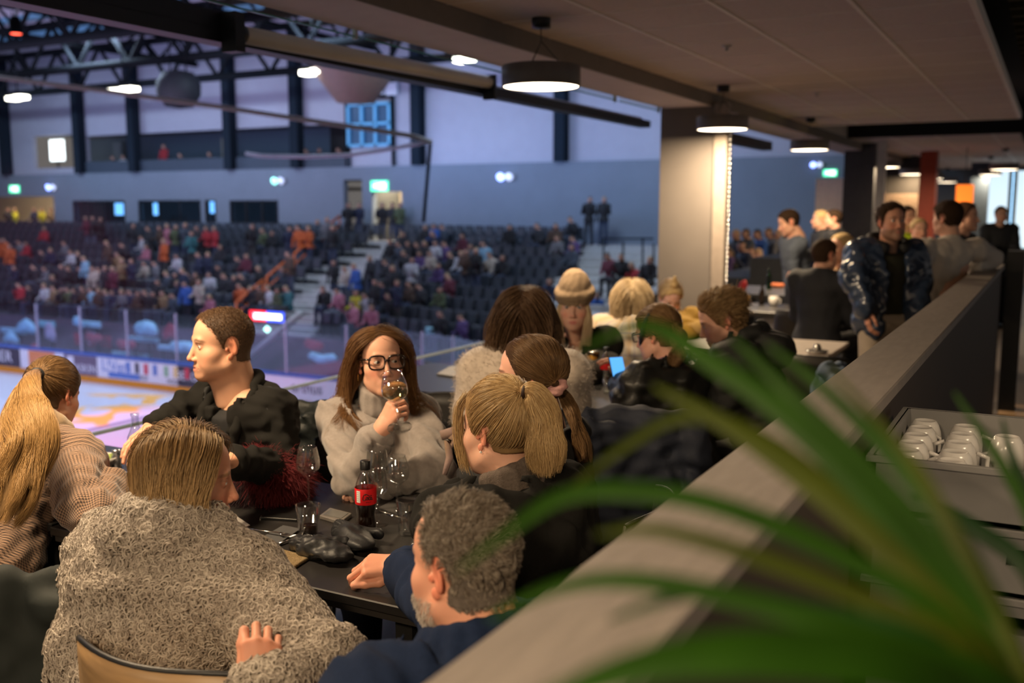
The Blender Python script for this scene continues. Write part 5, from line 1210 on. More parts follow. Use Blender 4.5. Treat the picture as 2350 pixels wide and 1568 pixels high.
# blonde woman with the high ponytail, black coat
p = Person('woman with high blonde ponytail in black coat, seen from behind', dep(1147, 990, 2.43), facing(45, -4), skin=(.66, .37, .26), neck=.047, jaw=.92, wid=.98, browc=(.2, .12, .06), hh=.0024)
tg = facing(62)
p.pose(tg, p.H+np.array((0, 0, -.66))-tg*.14, sw=.18, neck=p.H+np.array((0, 0, -.155))-tg*.05, EL=dep(1120, 1230, 2.30), WL=dep(1010, 1190, 2.45), ER=dep(1150, 1200, 2.75), WR=dep(1040, 1160, 2.75))
p.core(); p.build(); p.eyes()
hm = hairmat('hair_golden_blond', ((.22, .13, .055), (.42, .27, .12), (.62, .44, .22)), tip=((.62, .42, .20), .2, 1.0), rough=.33)
hair_cap(p, m_cap_blond, .008, front=.064, side=.026, nape=-.044)
T6 = p.surf(1196, 897, .014); tie = p.loc(T6)
hair_pulled(p, hm, 9000, tie, off=.013, loose=.010, seed=5)
d6 = (T6-CAMP)@FW; tp = [T6, dep(1226, 903, d6-.01), dep(1247, 962, d6), dep(1252, 1030, d6), dep(1258, 1088, d6+.01)]
tail_core(p, m_cap_blond, tp, [.012, .024, .030, .026, .006]); hair_tail(p, hm, tp, [.011, .030, .044, .046, .036], 7500, wave=.003, clumps=70, frz=.006, seed=4, cut=.22, parent=p.hair)
tie_band(p, M('tie_brown', (.03, .014, .010), .6), T6*.7+tp[1]*.3, tp[1]-tp[0], .0145, .0042)
g = np.random.default_rng(3); r0 = p.w(np.array([(-.045, .075, .062)])+g.normal(0, .006, (160, 3)))
wis = catmull([(-.036, .070, .088), (-.056, .080, .055), (-.064, .078, .0), (-.062, .070, -.055), (-.057, .064, -.09)], 12); A = wis[None]+g.normal(0, .0055, (170, 1, 3))+np.cumsum(g.normal(0, .0012, (170, 12, 3)), 1)
p.strands('loose_strands', p.w(A.reshape(-1, 3)).reshape(A.shape), .0004, hm, p.hair)
m_bcoat = M('black_wool_coat', (.013, .0125, .0115), .95, spec=.15, var=.1, vs=150, bump=.4, bs=600)
garment(p, 'coat', m_bcoat, g=.045, h=.010, amp=0.017, freq=54, seed=21, ncut=.015, ntilt=.2, sh=.06)
m_rib = M('brown_rib_knit', (.11, .085, .07), .95, var=.25, vs=160, bump=.8, bs=420)
collar(p, 'knit_collar', m_rib, .066, .013, z=.006, rows=6, dz=.012, amp=.003, tilt=.30, fwd=.012)
p.trousers(m_blackpants); e = p.w((-.0775, -.012, -.037))-p.org; k = MB(); k.lathe([(0, -.004), (.004, 0), (0, .004)], tuple(e), 10); k.build('earring', M('pearl', (.8, .75, .7), .2), p.o); P6 = p
# brunette with the low ponytail and scrunchie
p = Person('brunette woman with low ponytail and pink scrunchie, behind the blonde ponytail', dep(1219, 869, 3.0), facing(72, -4), skin=(.70, .38, .28), neck=.046, jaw=.92, wid=.96, browc=(.08, .045, .025), hh=.0024)
tg = facing(70)
p.pose(tg, p.H+np.array((0, 0, -.68))-tg*.12, sw=.165, neck=p.H+np.array((0, 0, -.155))-tg*.04, EL=dep(1180, 1100, 2.85), WL=dep(1080, 1090, 2.95))
p.core(); p.build(); p.eyes((.1, .08, .06))
hm = hairmat('hair_chestnut', ((.045, .024, .012), (.09, .05, .024), (.17, .10, .048)), tip=((.30, .17, .07), .35, 1.0), rough=.34)
hair_cap(p, m_cap_brown, .007, front=.064, side=.020)
T7 = p.surf(1274, 880, .012); tie = p.loc(T7); hair_pulled(p, hm, 7500, tie, off=.008, loose=.004, seed=8)
tp = [T7, dep(1292, 905, 2.98), dep(1315, 950, 2.93), dep(1332, 1005, 2.90), dep(1345, 1062, 2.88)]
tail_core(p, m_cap_brown, tp, [.012, .014, .014, .014, .008]); hair_tail(p, hm, tp, [.012, .018, .019, .021, .026], 3600, wave=.004, seed=9, clumps=30, parent=p.hair)
tie_band(p, M('scrunchie_pink', (.42, .22, .20), .85, bump=.5, bs=200), T7*.8+tp[1]*.2, tp[1]-tp[0], .020, .012, name='scrunchie', amp=.005)
m_btop = M('black_jersey', (.009, .009, .010), .8, bump=.3, bs=500)
garment(p, 'top', m_btop, g=.020, h=.010, amp=0.010, freq=72, seed=31, ncut=-.01, ntilt=.25, bust=1); collar(p, 'top_collar', m_btop, .054, .012, rows=2, dz=.014)
p.trousers(m_blackpants); P7 = p
# ponytail woman in the houndstooth coat at the left edge
p = Person('woman with long wavy blonde ponytail in brown houndstooth coat', dep(120, 908, 3.28), facing(349, -24), scale=.95, skin=(.66, .36, .25), neck=.047, jaw=.92, wid=.97, hh=.0028)
tg = facing(345)
p.pose(tg, p.H+np.array((0, 0, -.58))-tg*.46, sw=.172, neck=p.H+np.array((0, 0, -.14))-tg*.10, ER=dep(205, 1178, 2.86), WR=dep(268, 1125, 3.1), EL=dep(-95, 1190, 2.9), WL=dep(-20, 1150, 3.1))
p.core(); hand(p, p.WR, unit(p.WR-p.ER), (0, 0, 1), 'R', ((20, 25, 15),)*4, fore=p.ER*.4+p.WR*.6, sc=.92)
p.build(); p.eyes()
hm = hairmat('hair_sun_blond', ((.08, .042, .016), (.18, .10, .038), (.30, .18, .07)), tip=((.34, .20, .075), .1, .7), rough=.34)
hmr = hairmat('hair_root_brown', ((.06, .034, .016), (.13, .075, .034), (.22, .13, .06)), rough=.38)
hair_cap(p, M('hair_base_mid', (.085, .05, .024), .5, var=.3, vs=60), .008, front=.066, side=.024)
T1_ = p.surf(88, 855, .012); tie = p.loc(T1_); hair_pulled(p, hmr, 8000, tie, off=.009, loose=.005, seed=14)
tp = [T1_, dep(68, 880, 2.96), dep(62, 950, 2.88), dep(66, 1030, 2.78), dep(30, 1120, 2.70), dep(-15, 1200, 2.64)]
tail_core(p, m_cap_blond, tp, [.012, .030, .055, .055, .04, .012]); hair_tail(p, hm, tp, [.012, .032, .068, .078, .066, .050], 10000, wave=.014, wfreq=2.2, seed=15, clumps=60, camt=.7, frz=.008, cut=.3, m=34, rad=.00042, parent=p.hair)
tie_band(p, M('tie_black', (.012, .011, .012), .6), T1_*.8+tp[1]*.2, tp[1]-tp[0], .016, .006)
m_hound, t_, b_ = newmat('houndstooth'); at = nd(t_, 'ShaderNodeAttribute', attribute_name='uvw'); mp = nd(t_, 'ShaderNodeMapping', {'Vector': at.outputs['Vector'], 'Scale': (142, 142, 142)}); sx = nd(t_, 'ShaderNodeSeparateXYZ', {0: mp.outputs[0]})
def sq(s, ph=0.0): a = nd(t_, 'ShaderNodeMath', {0: s, 1: ph}, operation='ADD'); f = nd(t_, 'ShaderNodeMath', {0: a.outputs[0]}, operation='FRACT'); return nd(t_, 'ShaderNodeMath', {0: f.outputs[0], 1: .5}, operation='LESS_THAN').outputs[0]
u_, v_ = sq(sx.outputs[0]), sq(sx.outputs[1]); dg = nd(t_, 'ShaderNodeMath', {0: sx.outputs[0], 1: sx.outputs[1]}, operation='ADD'); d4 = nd(t_, 'ShaderNodeMath', {0: dg.outputs[0], 1: 2.0}, operation='MULTIPLY'); tw = sq(d4.outputs[0])
both = nd(t_, 'ShaderNodeMath', {0: u_, 1: v_}, operation='MULTIPLY'); any_ = nd(t_, 'ShaderNodeMath', {0: u_, 1: v_}, operation='MAXIMUM'); xr = nd(t_, 'ShaderNodeMath', {0: any_.outputs[0], 1: both.outputs[0]}, operation='SUBTRACT'); xt = nd(t_, 'ShaderNodeMath', {0: xr.outputs[0], 1: tw}, operation='MULTIPLY'); fac = nd(t_, 'ShaderNodeMath', {0: both.outputs[0], 1: xt.outputs[0]}, operation='ADD')
mxh = nd(t_, 'ShaderNodeMix', {'Factor': fac.outputs[0], 'A': (.29, .18, .118, 1), 'B': (.030, .017, .012, 1)}, data_type='RGBA'); t_.links.new(mxh.outputs['Result'], b_.inputs['Base Color']); b_.inputs['Roughness'].default_value = .9; b_.inputs['Sheen Weight'].default_value = .2
garment(p, 'houndstooth_coat', m_hound, g=.032, h=.008, amp=0.014, freq=60, seed=41, ncut=.0, ntilt=.2, uv=True, sh=.068)
collar(p, 'coat_collar', M('tan_fur_collar', (.26, .18, .105), .9, var=.15, vs=120, bump=.6, bs=500, sheen=.4), .094, .024, z=.028, rows=2, dz=.022, a0=.6, a1=5.68, tilt=.40, h=.007)
p.trousers(m_blackpants); P1 = p
# ------------------------------------------------------------------ people at the tables behind
TONE = (.66, .37, .26)
m_greyp2 = M('khaki_trousers', (.40, .33, .26), .85, bump=.3, bs=300)
# long dark hair, cream fuzzy sweater, back to us
p = Person('woman with long dark brown hair in cream fuzzy sweater, back to the camera', dep(1206, 735, 4.15), facing(345, -4), hh=.0035, fem=1, neck=.047, skin=TONE)
tg = facing(350); p.pose(tg, p.H+np.array((0, 0, -.66))-tg*.10, sw=.178, neck=p.H+np.array((0, 0, -.165))-tg*.04, EL=dep(1085, 960, 4.15), WL=dep(1110, 980, 4.45), ER=dep(1310, 960, 4.15), WR=dep(1290, 980, 4.45))
p.core(.022); p.build()
hm = hairmat('hair_dark_brown', ((.030, .017, .010), (.065, .036, .020), (.12, .07, .04)), tip=((.17, .10, .055), .4, 1.0), rough=.33)
hair_cap(p, M('hair_base_dark', (.04, .022, .013), .8, spec=.1), .010); hair_long(p, hm, 4200, .38, part=.005, seed=3, layer=.022, wave=.008, wfreq=1.5, back=.2, out=.12, m=18, rad=.0007, clumps=120, colliders=[(p.SL, p.SR, .085), (p.N, p.P, .12)])
m_cream = M('cream_mohair', (.56, .47, .39), .95, var=.1, vs=60, bump=.8, bs=350, sheen=.6)
garment(p, 'sweater', m_cream, g=.040, h=.012, amp=.007, freq=45, seed=2, ncut=.01, sh=.06)
g = np.random.default_rng(5); N_ = vnormals(p.gV, p.gQ); ix = g.integers(0, len(p.gV), 7000); A = np.stack([p.gV[ix]+N_[ix]*.014*t+g.normal(0, .005, (7000, 3))*t for t in (0, .5, 1)], 1); p.strands('fuzz', A, .0005, hairmat('mohair_fibre', ((.5, .42, .35), (.6, .52, .45))))
p.trousers(m_jeans)
# beige beanie, black coat, blue shirt, facing us
p = Person('woman in beige knitted beanie and black coat facing the camera', dep(1318, 706, 5.75), facing(172, -2), scale=1.12, hh=.003, fem=1, neck=.046, jaw=.90, wid=.95, skin=(.72, .42, .31), lips=(.55, .15, .15))
tg = facing(178); p.pose(tg, p.H+np.array((0, 0, -.70))-tg*.06, sw=.19, EL=dep(1258, 840, 5.6), WL=dep(1300, 865, 5.4), ER=dep(1398, 845, 5.6), WR=dep(1345, 866, 5.4))
p.core(.022); p.build(); p.eyes((.10, .13, .16), look=facing(170, -5))
hm = hairmat('hair_pale_blond', ((.34, .24, .13), (.52, .39, .23), (.68, .54, .35)), rough=.36)
hair_cap(p, M('hair_base_pale', (.4, .28, .16), .8, spec=.1), .006); 
for sd in (-1, 1):
    gd = [p.w((sd*.066, .035, .03)), p.w((sd*.076, .050, -.05)), p.w((sd*.070, .085, -.15)), p.w((sd*.058, .125, -.235)), p.w((sd*.050, .135, -.33))]
    hair_tail(p, hm, gd, [.012, .024, .030, .030, .024], 1300, seed=20+sd, rad=.0006, clumps=40, name='front_hair', parent=p.hair)

v = Vol((-.12, -.15, .0), (.12, .13, .24), .004); v.el((0, -.014, .058), (.088, .110, .098), 0); v.el((0, -.030, .125), (.070, .082, .075), .05); v.plane_cut((0, .06, .040), (0, .30, -1))
ring(v, np.array((0, -.014, .078)), np.array((0, .24, 1.0)), .098, .011, n=26, sq=.86, t=np.array((0, 1.0, 0)), k=.03); ring(v, np.array((0, -.012, .052)), np.array((0, .24, 1.0)), .100, .011, n=26, sq=.86, t=np.array((0, 1.0, 0))); v.folds(.002, 120, 4)
V, Q = v.mesh(); m_bean = M('beanie_knit', (.27, .19, .12), .95, var=.12, vs=200, bump=.9, bs=260, stretch=(1, 1, .15)); p.part('beanie', p.w(V), Q, m_bean)
m_bcoat2 = M('black_coat_wool', (.020, .019, .017), .95, spec=.15, bump=.5, bs=500)
def vc(v): v.el(p.N-p.axis*.10+p.t*.13, (.045, .12, .17), .01, np.stack([p.r, p.t, p.axis], 1), 's')
garment(p, 'shirt', M('blue_shirt', (.02, .10, .42), .8), g=.008, h=.014, amp=0, ncut=-.02, ntilt=.6, arms='')
garment(p, 'coat', m_bcoat2, g=.034, h=.011, amp=.008, freq=55, seed=6, ncut=.0, ntilt=.2, fn=vc, sh=.06)
v = Vol(p.N-.3, p.N+.25, .008)
for sd in (-1, 1):
    C = catmull([p.N-p.t*.06+p.r*sd*.04+p.axis*.03, p.N+p.r*sd*.09+p.t*.03, p.N+p.r*sd*.10+p.t*.13-p.axis*.12, p.N+p.r*sd*.05+p.t*.15-p.axis*.26], 9)
    for i in range(8): v.rc(C[i]+p.r*sd*.02, C[i+1]+p.r*sd*.02, .026, .026, .015)
V, Q = v.mesh(); p.part('lapel', V, Q, m_bcoat2); p.trousers(m_blackpants)
# pale bob, plaid blanket scarf, back to us
p = Person('person with pale blonde bob and cream plaid blanket scarf, back turned', dep(1450, 694, 6.35), facing(350, -6), scale=1.06, hh=.004, skin=TONE)
tg = facing(345); p.pose(tg, p.H+np.array((0, 0, -.68))-tg*.08, sw=.17, neck=p.H+np.array((0, 0, -.14))-tg*.04)
p.core(.024); p.build(); hair_cap(p, M('hair_base_pale2', (.45, .34, .21), .8, spec=.1), .010)
hair_long(p, hm, 2600, .215, seed=5, layer=.022, out=.02, m=12, rad=.0009, clumps=90)
m_plaid, t_, b_ = newmat('cream_plaid'); at = nd(t_, 'ShaderNodeAttribute', attribute_name='uvw'); sx = nd(t_, 'ShaderNodeSeparateXYZ', {0: at.outputs['Vector']})
def band(s, n, off, wd): a = nd(t_, 'ShaderNodeMath', {0: s, 1: n}, operation='MULTIPLY'); b = nd(t_, 'ShaderNodeMath', {0: a.outputs[0], 1: off}, operation='ADD'); f = nd(t_, 'ShaderNodeMath', {0: b.outputs[0]}, operation='FRACT'); return nd(t_, 'ShaderNodeMath', {0: f.outputs[0], 1: wd}, operation='LESS_THAN').outputs[0]
col = None
for (ax_, off, wd, cc_, am) in ((0, .0, .28, (.52, .36, .20), .45), (1, .1, .28, (.52, .36, .20), .45), (0, .5, .10, (.28, .26, .34), .6), (1, .55, .10, (.28, .26, .34), .6), (0, .8, .05, (.42, .24, .12), .6)):
    bd_ = band(sx.outputs[ax_], 7.0, off, wd); f = nd(t_, 'ShaderNodeMath', {0: bd_, 1: am}, operation='MULTIPLY')
    mxp = nd(t_, 'ShaderNodeMix', {'Factor': f.outputs[0], 'B': c4(cc_)}, data_type='RGBA')
    if col is None: mxp.inputs['A'].default_value = (.50, .45, .39, 1)
    else: t_.links.new(col, mxp.inputs['A'])
    col = mxp.outputs['Result']
t_.links.new(col, b_.inputs['Base Color']); b_.inputs['Roughness'].default_value = .95
garment(p, 'blanket_scarf', m_plaid, g=.050, h=.014, amp=.010, freq=40, seed=9, ncut=.03, uv=True, sh=.06, hem=-.02)
p.trousers(m_jeans)
# blonde bun, yellow coat, looking down
p = Person('woman with blonde top bun in mustard yellow coat looking down', dep(1538, 684, 7.8), facing(186, -34), scale=1.08, hh=.004, fem=1, neck=.046, jaw=.92, wid=.95, skin=(.66, .40, .34))
tg = facing(172); p.pose(tg, p.H+np.array((0, 0, -.60))-tg*.14, sw=.20, neck=p.H+np.array((0, 0, -.14))-tg*.075, EL=dep(1475, 765, 7.6), WL=dep(1520, 778, 7.35), ER=dep(1612, 760, 7.6), WR=dep(1575, 766, 7.3))
p.core(.024); p.build(); p.eyes()
hair_cap(p, M('hair_base_gold', (.48, .34, .17), .8, spec=.1), .012); b0 = np.array((0, .02, .135)); hair_pulled(p, hm, 1800, b0, off=.014, loose=.01, rad=.0008)
v = Vol(b0-.07, b0+np.array((.07, .07, .10)), .005); v.el(b0+np.array((0, 0, .012)), (.034, .034, .030), .01); v.el(b0+np.array((0.004, 0, .05)), (.018, .018, .03), .02); v.folds(.003, 160, 2); V, Q = v.mesh(); p.part('bun', p.w(V), Q, M('bun_blond', (.56, .40, .20), .6, var=.3, vs=80))
m_must = M('mustard_wool', (.42, .25, .045), .95, var=.1, vs=50, bump=.4, bs=300)
garment(p, 'coat', m_must, g=.036, h=.014, amp=.012, freq=45, seed=14, ncut=.0, ntilt=.3, sh=.065); collar(p, 'coat_collar', M('brown_collar', (.13, .085, .045), .9), .085, .022, rows=2, dz=.02, a0=.6, a1=5.7, h=.009); p.trousers(m_jeans)
# leather jacket, ponytail, glasses, headband
p = Person('woman in black leather jacket with ponytail, headband and glasses', dep(1510, 768, 4.4), facing(52, -16), hh=.003, fem=1, neck=.048, jaw=.93, wid=.97, skin=(.62, .34, .25))
tg = facing(40); W12 = dep(1428, 872, 4.55)
p.pose(tg, p.H+np.array((0, 0, -.62))-tg*.16, sw=.185, neck=p.H+np.array((0, 0, -.15))-tg*.06, EL=dep(1445, 925, 4.25), WL=W12, ER=dep(1590, 960, 4.45), WR=dep(1500, 930, 4.7))
p.core(.02); hand(p, W12, unit(UP*.8+L_*.3+F_*.3), unit(FW*-.2+RT*.7-UP*.1), 'L', ((40, 40, 20),)*4, fore=W12*.5+p.EL*.5, sc=.92, h=.003); p.build(); p.eyes()
hm2 = hairmat('hair_caramel', ((.085, .045, .02), (.17, .095, .042), (.28, .165, .075)), rough=.35)
hair_cap(p, M('hair_base_caramel', (.11, .06, .028), .8, spec=.1), .010); T12 = p.surf(1548, 745, .012); hair_pulled(p, hm2, 4200, p.loc(T12), off=.010, loose=.008, rad=.0006)
d12 = (T12-CAMP)@FW; tp = [T12, dep(1556, 768, d12-.03), dep(1556, 800, d12-.05), dep(1546, 842, d12-.05)]
tail_core(p, bpy.data.materials['hair_base_caramel'], tp, [.012, .026, .022, .006]); hair_tail(p, hm2, tp, [.012, .030, .030, .022], 2600, wave=.010, parent=p.hair, rad=.0006)
v = Vol((-.11, -.12, -.06), (.11, .13, .16), .004); ring(v, np.array((0, .018, .035)), np.array((0, .80, .55)), .099, .0085, n=28, sq=.86, t=np.array((0, -.5, .8))); V, Q = v.mesh(); p.part('headband', p.w(V), Q, M('headband_black', (.015, .015, .018), .5))
glasses(p, M('frame_black', (.01, .01, .01), .3), glassmat('lens_clear2', (.9, .9, .9), thin=True, alpha=.02))
m_leath = M('black_leather', (.012, .012, .011), .44, spec=.4, var=.2, vs=30, bump=.35, bs=120, bdist=.003)
garment(p, 'leather_jacket', m_leath, g=.036, h=.011, amp=.014, freq=60, seed=17, ncut=.0, ntilt=.2, sh=.06, stop=.05); collar(p, 'scarf', M('mauve_scarf', (.30, .18, .26), .9), .060, .014, rows=3, dz=.014, h=.007); collar(p, 'jacket_collar', m_leath, .092, .016, z=-.01, rows=2, dz=.02, a0=.6, a1=5.7, h=.008); p.trousers(m_blackpants)
# hooded puffer jacket
p = Person('man in dark grey puffer jacket with hood down, leaning over his table', dep(1656, 738, 4.6), facing(84, -24), hh=.003, skin=(.66, .37, .27), neck=.056, stub=.2)
tg = facing(66); p.pose(tg, p.H+np.array((0, 0, -.60))-tg*.24, sw=.19, neck=p.H+np.array((0, 0, -.125))-tg*.085, EL=dep(1640, 960, 4.45), WL=dep(1560, 920, 4.6), ER=dep(1650, 930, 4.85), WR=dep(1580, 900, 4.9))
p.core(.02); p.build(); p.eyes()
hm3 = hairmat('hair_tawny', ((.12, .065, .028), (.26, .155, .07), (.42, .27, .13)), rough=.36)
hair_cap(p, M('hair_base_tawny', (.15, .085, .04), .8, spec=.1), .014, nape=-.05); hair_short(p, hm3, 4200, .050, (.1, -.9, .1), lift=.45, top=1.3, seed=11, jit=.3, rad=.0006, m=7)
m_puff = M('dark_grey_puffer', (.022, .0225, .022), .65, spec=.25, var=.1, bump=.25, bs=160, bdist=.003)
def quilt(v):
    X, Y, Z = v._P(tuple(slice(0, q) for q in v.n)); near = np.abs(v.D) < .04; s_ = ((X-p.P[0])*p.axis[0]+(Y-p.P[1])*p.axis[1]+(Z-p.P[2])*p.axis[2]); v.D = np.where(near, v.D+(.010*(1-np.abs(np.sin(s_*36)))**3).astype(np.float32), v.D)
garment(p, 'puffer_jacket', m_puff, g=.052, h=.011, amp=.010, freq=55, seed=19, ncut=.0, ntilt=.2, sh=.065, fn=quilt)
c = p.N-p.t*.10+p.axis*.015; v = Vol(c-.3, c+.3, .010); R_ = np.stack([p.r, unit(np.cross(p.axis, p.r)), p.axis], 1)
v.el(c-p.t*.03-p.axis*.02, (.135, .115, .10), .03, R_); ring(v, p.N+p.axis*.03-p.t*.01, p.axis+p.t*.45, .115, .034, t=p.t, a0=.7, a1=5.6); v.el(p.N+p.axis*.09, (.085, .10, .10), .02, R_, 's'); v.folds(.012, 60, 3)
V, Q = v.mesh(); p.part('hood', V, Q, m_puff); p.trousers(m_blackpants)
# ------------------------------------------------------------------ standing people further back
def stander(label, px, py, d, face, tor, skin=TONE, hp=1.0, sw=.19, **kw):
    q = Person(label, dep(px, py, d), face, hh=kw.pop('hh', .004), scale=1.0+.05*(d > 10), skin=skin, **{k: kw.pop(k) for k in list(kw) if k in HEAD_DEF})
    q.pose(tor, np.array((q.H[0], q.H[1], .93*hp))-tor*kw.pop('lean', .03), sw=sw, neck=q.H+np.array((0, 0, -.17*hp))-tor*.05, seat=False, **kw); q.core(.024); return q
W14 = dep(1990, 712, 6.5); p = stander('man standing in shiny navy puffer jacket and khaki trousers, looking at the camera', 2046, 512, 6.7, facing(188, 4), facing(190), skin=(.60, .30, .20), jaw=1.08, beard=(.22, .13, .09), sw=.20, ER=dep(1962, 640, 6.6), WR=W14, EL=dep(2108, 650, 6.8), WL=dep(2104, 720, 6.7))
hand(p, W14, unit((0, 0, -1)-L_*.0+F_*-.1), unit(L_), 'R', ((25, 30, 15),)*4, fore=W14*.5+p.ER*.5, h=.0035); p.build(); p.eyes()
hair_cap(p, M('hair_base_dbrown', (.035, .02, .012), .8, spec=.1), .012); hair_short(p, hairmat('hair_dbrown', ((.03, .017, .01), (.08, .045, .025))), 1800, .030, (.3, -.8, .2), lift=.6, top=1.3, rad=.0008)
m_shiny = M('navy_shiny_puffer', (.024, .038, .072), .26, spec=.6, var=.08, vs=16, bump=.5, bs=26, bdist=.012)
garment(p, 'sweater', M('olive_sweater', (.022, .021, .010), .9), g=.008, h=.014, amp=0, ncut=.0, ntilt=.4, arms='')
def fr(v): v.bx(p.P+p.axis*.25+p.t*.22, (.07, .16, .5), .02, .03, np.stack([p.r, p.t, p.axis], 1), 's')
garment(p, 'puffer_jacket', m_shiny, g=.048, h=.012, amp=.016, freq=50, seed=23, ncut=.02, ntilt=.1, fn=fr, stop=.03, sh=.06, hem=-.22); collar(p, 'jacket_hood', M('black_hood', (.012, .012, .013), .7), .115, .035, z=.02, rows=2, dz=.02, a0=.7, a1=5.6, h=.01); p.trousers(m_greyp2)
p = stander('man in light grey sweater standing with his back turned, elbow on the ledge', 2174, 503, 7.2, facing(28, -2), facing(12), sw=.22, lean=.03, EL=dep(2104, 640, 6.85), WL=dep(2102, 735, 6.85), ER=dep(2280, 592, 7.5), WR=dep(2232, 618, 7.3))
p.P = p.P+np.array((-.16, 0, 0)); p.KL += np.array((-.16, 0, 0)); p.KR += np.array((-.16, 0, 0)); p.FL += np.array((-.16, 0, 0)); p.FR += np.array((-.16, 0, 0))
p.build(); hair_cap(p, bpy.data.materials['hair_base_dbrown'], .012, nape=-.05); hair_short(p, bpy.data.materials['hair_dbrown'], 1800, .022, (.2, .8, -.2), lift=.5, top=1.3, rad=.0008)
m_lg = M('light_grey_sweater', (.60, .54, .47), .95, var=.06, vs=60, bump=.4, bs=400)
garment(p, 'sweater', m_lg, g=.022, h=.012, amp=.010, freq=50, seed=25, ncut=.02, stop=.02, hem=-.1); collar(p, 'sweater_collar', m_lg, .062, .014, rows=3, dz=.015, h=.008); cuff(p, p.WL, p.EL, .048, m_lg); p.trousers(m_jeans)
W16 = dep(1824, 618, 10.4); p = stander('man in blue-grey sweater standing in profile over a far table', 1810, 512, 10.5, facing(86, -22), facing(95), ER=dep(1850, 590, 10.6), WR=dep(1835, 620, 10.7), EL=dep(1822, 575, 10.35), WL=W16, lean=.12)
hand(p, W16, unit((0, 0, -1)), unit(F_*-1), 'L', ((20, 25, 15),)*4, fore=p.EL*.5+W16*.5, h=.0045); p.build(); p.eyes(); hair_cap(p, bpy.data.materials['hair_base_dbrown'], .014, nape=-.05)
garment(p, 'sweater', M('blue_grey_knit', (.075, .09, .12), .95, bump=.3, bs=300), g=.022, h=.016, amp=.010, freq=45, seed=27, hem=-.1, ncut=.035); p.trousers(m_blackpants)
def simple(label, px, py, d, face, tor, topm, hairm, P=None, sw=.18, seat=True, hh=.005, g=.03, skin=TONE, thick=.012, lean=.08, zs=.68, **kw):
    q = Person(label, dep(px, py, d), face, hh=hh, skin=skin)
    if seat: q.pose(tor, q.H+np.array((0, 0, -zs))-tor*lean, sw=sw, neck=q.H+np.array((0, 0, -.15))-tor*.04, **kw)
    else: q.pose(tor, np.array((q.H[0], q.H[1], .92))-tor*.03, sw=sw, neck=q.H+np.array((0, 0, -.165))-tor*.04, seat=False, **kw)
    q.core(.028); q.build(); hair_cap(q, hairm, thick, nape=-.05)
    garment(q, 'jacket', topm, g=g, h=.018, amp=.008, freq=45, seed=int(px) % 97, ncut=.035, hem=None if seat else -.12); q.trousers(m_blackpants, h=.02); return q
m_dkj = M('dark_jacket', (.012, .013, .017), .8); mh_d = bpy.data.materials['hair_base_dbrown']; mh_b = bpy.data.materials['hair_base_gold']
simple('seated person in dark jacket between the far table and the blue-jacketed man', 1893, 588, 7.7, facing(300), facing(320), m_dkj, mh_d)
q = simple('blonde seated person in brown coat beside the blue puffer sleeve', 1930, 572, 8.4, facing(110), facing(130), M('brown_coat', (.20, .11, .05), .85), mh_b)
simple('standing person in dark coat against the beige wall, blond hair', 1882, 505, 13.5, facing(80), facing(80), m_dkj, mh_b, seat=False)
simple('standing person with dark hood against the beige wall', 1912, 504, 13.2, facing(70), facing(60), m_dkj, mh_d, seat=False)
simple('dark figure walking in front of the bright window', 2297, 494, 14.5, facing(170), facing(170), m_dkj, mh_d, seat=False)
simple('person in yellow hi-vis vest standing behind the blue puffer jacket', 2082, 500, 11.0, facing(200), facing(200), M('hi_vis_yellow', (.55, .75, .03), .6), mh_d, seat=False)
simple('fair-haired person seen between the two standing men', 2109, 530, 10.5, facing(180), facing(180), M('pale_jacket', (.45, .38, .34), .8), mh_b, seat=False)
simple('brown-haired person half hidden behind the grey-sweatered man', 2216, 500, 8.5, facing(230), facing(230), m_dkj, M('hair_base_mid2', (.10, .05, .03), .8, spec=.1), seat=False)
# ------------------------------------------------------------------ tables, chairs
m_table = M('table_black', (.016, .0145, .014), .38, var=.1, vs=20, spec=.4); m_tedge = M('table_edge', (.024, .021, .019), .5)
m_tleg = M('table_leg_black', (.012, .012, .012), .5)
def table(x0, x1, y0, y1, label, top=m_table, z=.75):
    t = empty('dining_table', ((x0+x1)/2, (y0+y1)/2, 0), label, 'table'); hx, hy = (x1-x0)/2, (y1-y0)/2
    box('tabletop', (-hx, -hy, z-.026), (hx, hy, z), top, t, bev=.003)
    k = MB(); k.box((-hx+.01, -hy+.01, z-.045), (hx-.01, hy-.01, z-.026)); k.build('underframe', m_tedge, t)
    for sx_ in (-1, 1):
        for sy_ in (-1, 1): box('leg', (sx_*(hx-.09)-.025, sy_*(hy-.09)-.025, 0), (sx_*(hx-.09)+.025, sy_*(hy-.09)+.025, z-.045), m_tleg, t)
    return t
table(-2.60, -1.27, 1.88, 2.66, 'black table with wine glasses and cola bottle in the foreground')
table(-3.72, -2.62, 1.90, 2.68, 'black table with green bottle and salad bowl in front of the man in the blazer')
table(-3.35, -1.55, 4.28, 5.12, 'black table with beer can between the beanie woman and the leather jacket')
table(-2.75, -1.95, 6.50, 7.15, 'dark table in front of the woman in the mustard coat', M('table_grey', (.05, .045, .04), .4))
table(-2.75, -1.45, 9.15, 10.0, 'dark table with white mugs and green bottles near the pale column', M('table_slate', (.045, .045, .047), .35))
table(-3.3, -2.15, 11.0, 12.25, 'farther dark table with orange packet and green bottle beside the pale column', M('table_slate2', (.045, .045, .047), .35))
t = table(-1.95, -1.24, 6.55, 7.35, 'pale topped table behind the grey puffer jacket', M('table_pale', (.50, .43, .37), .5))
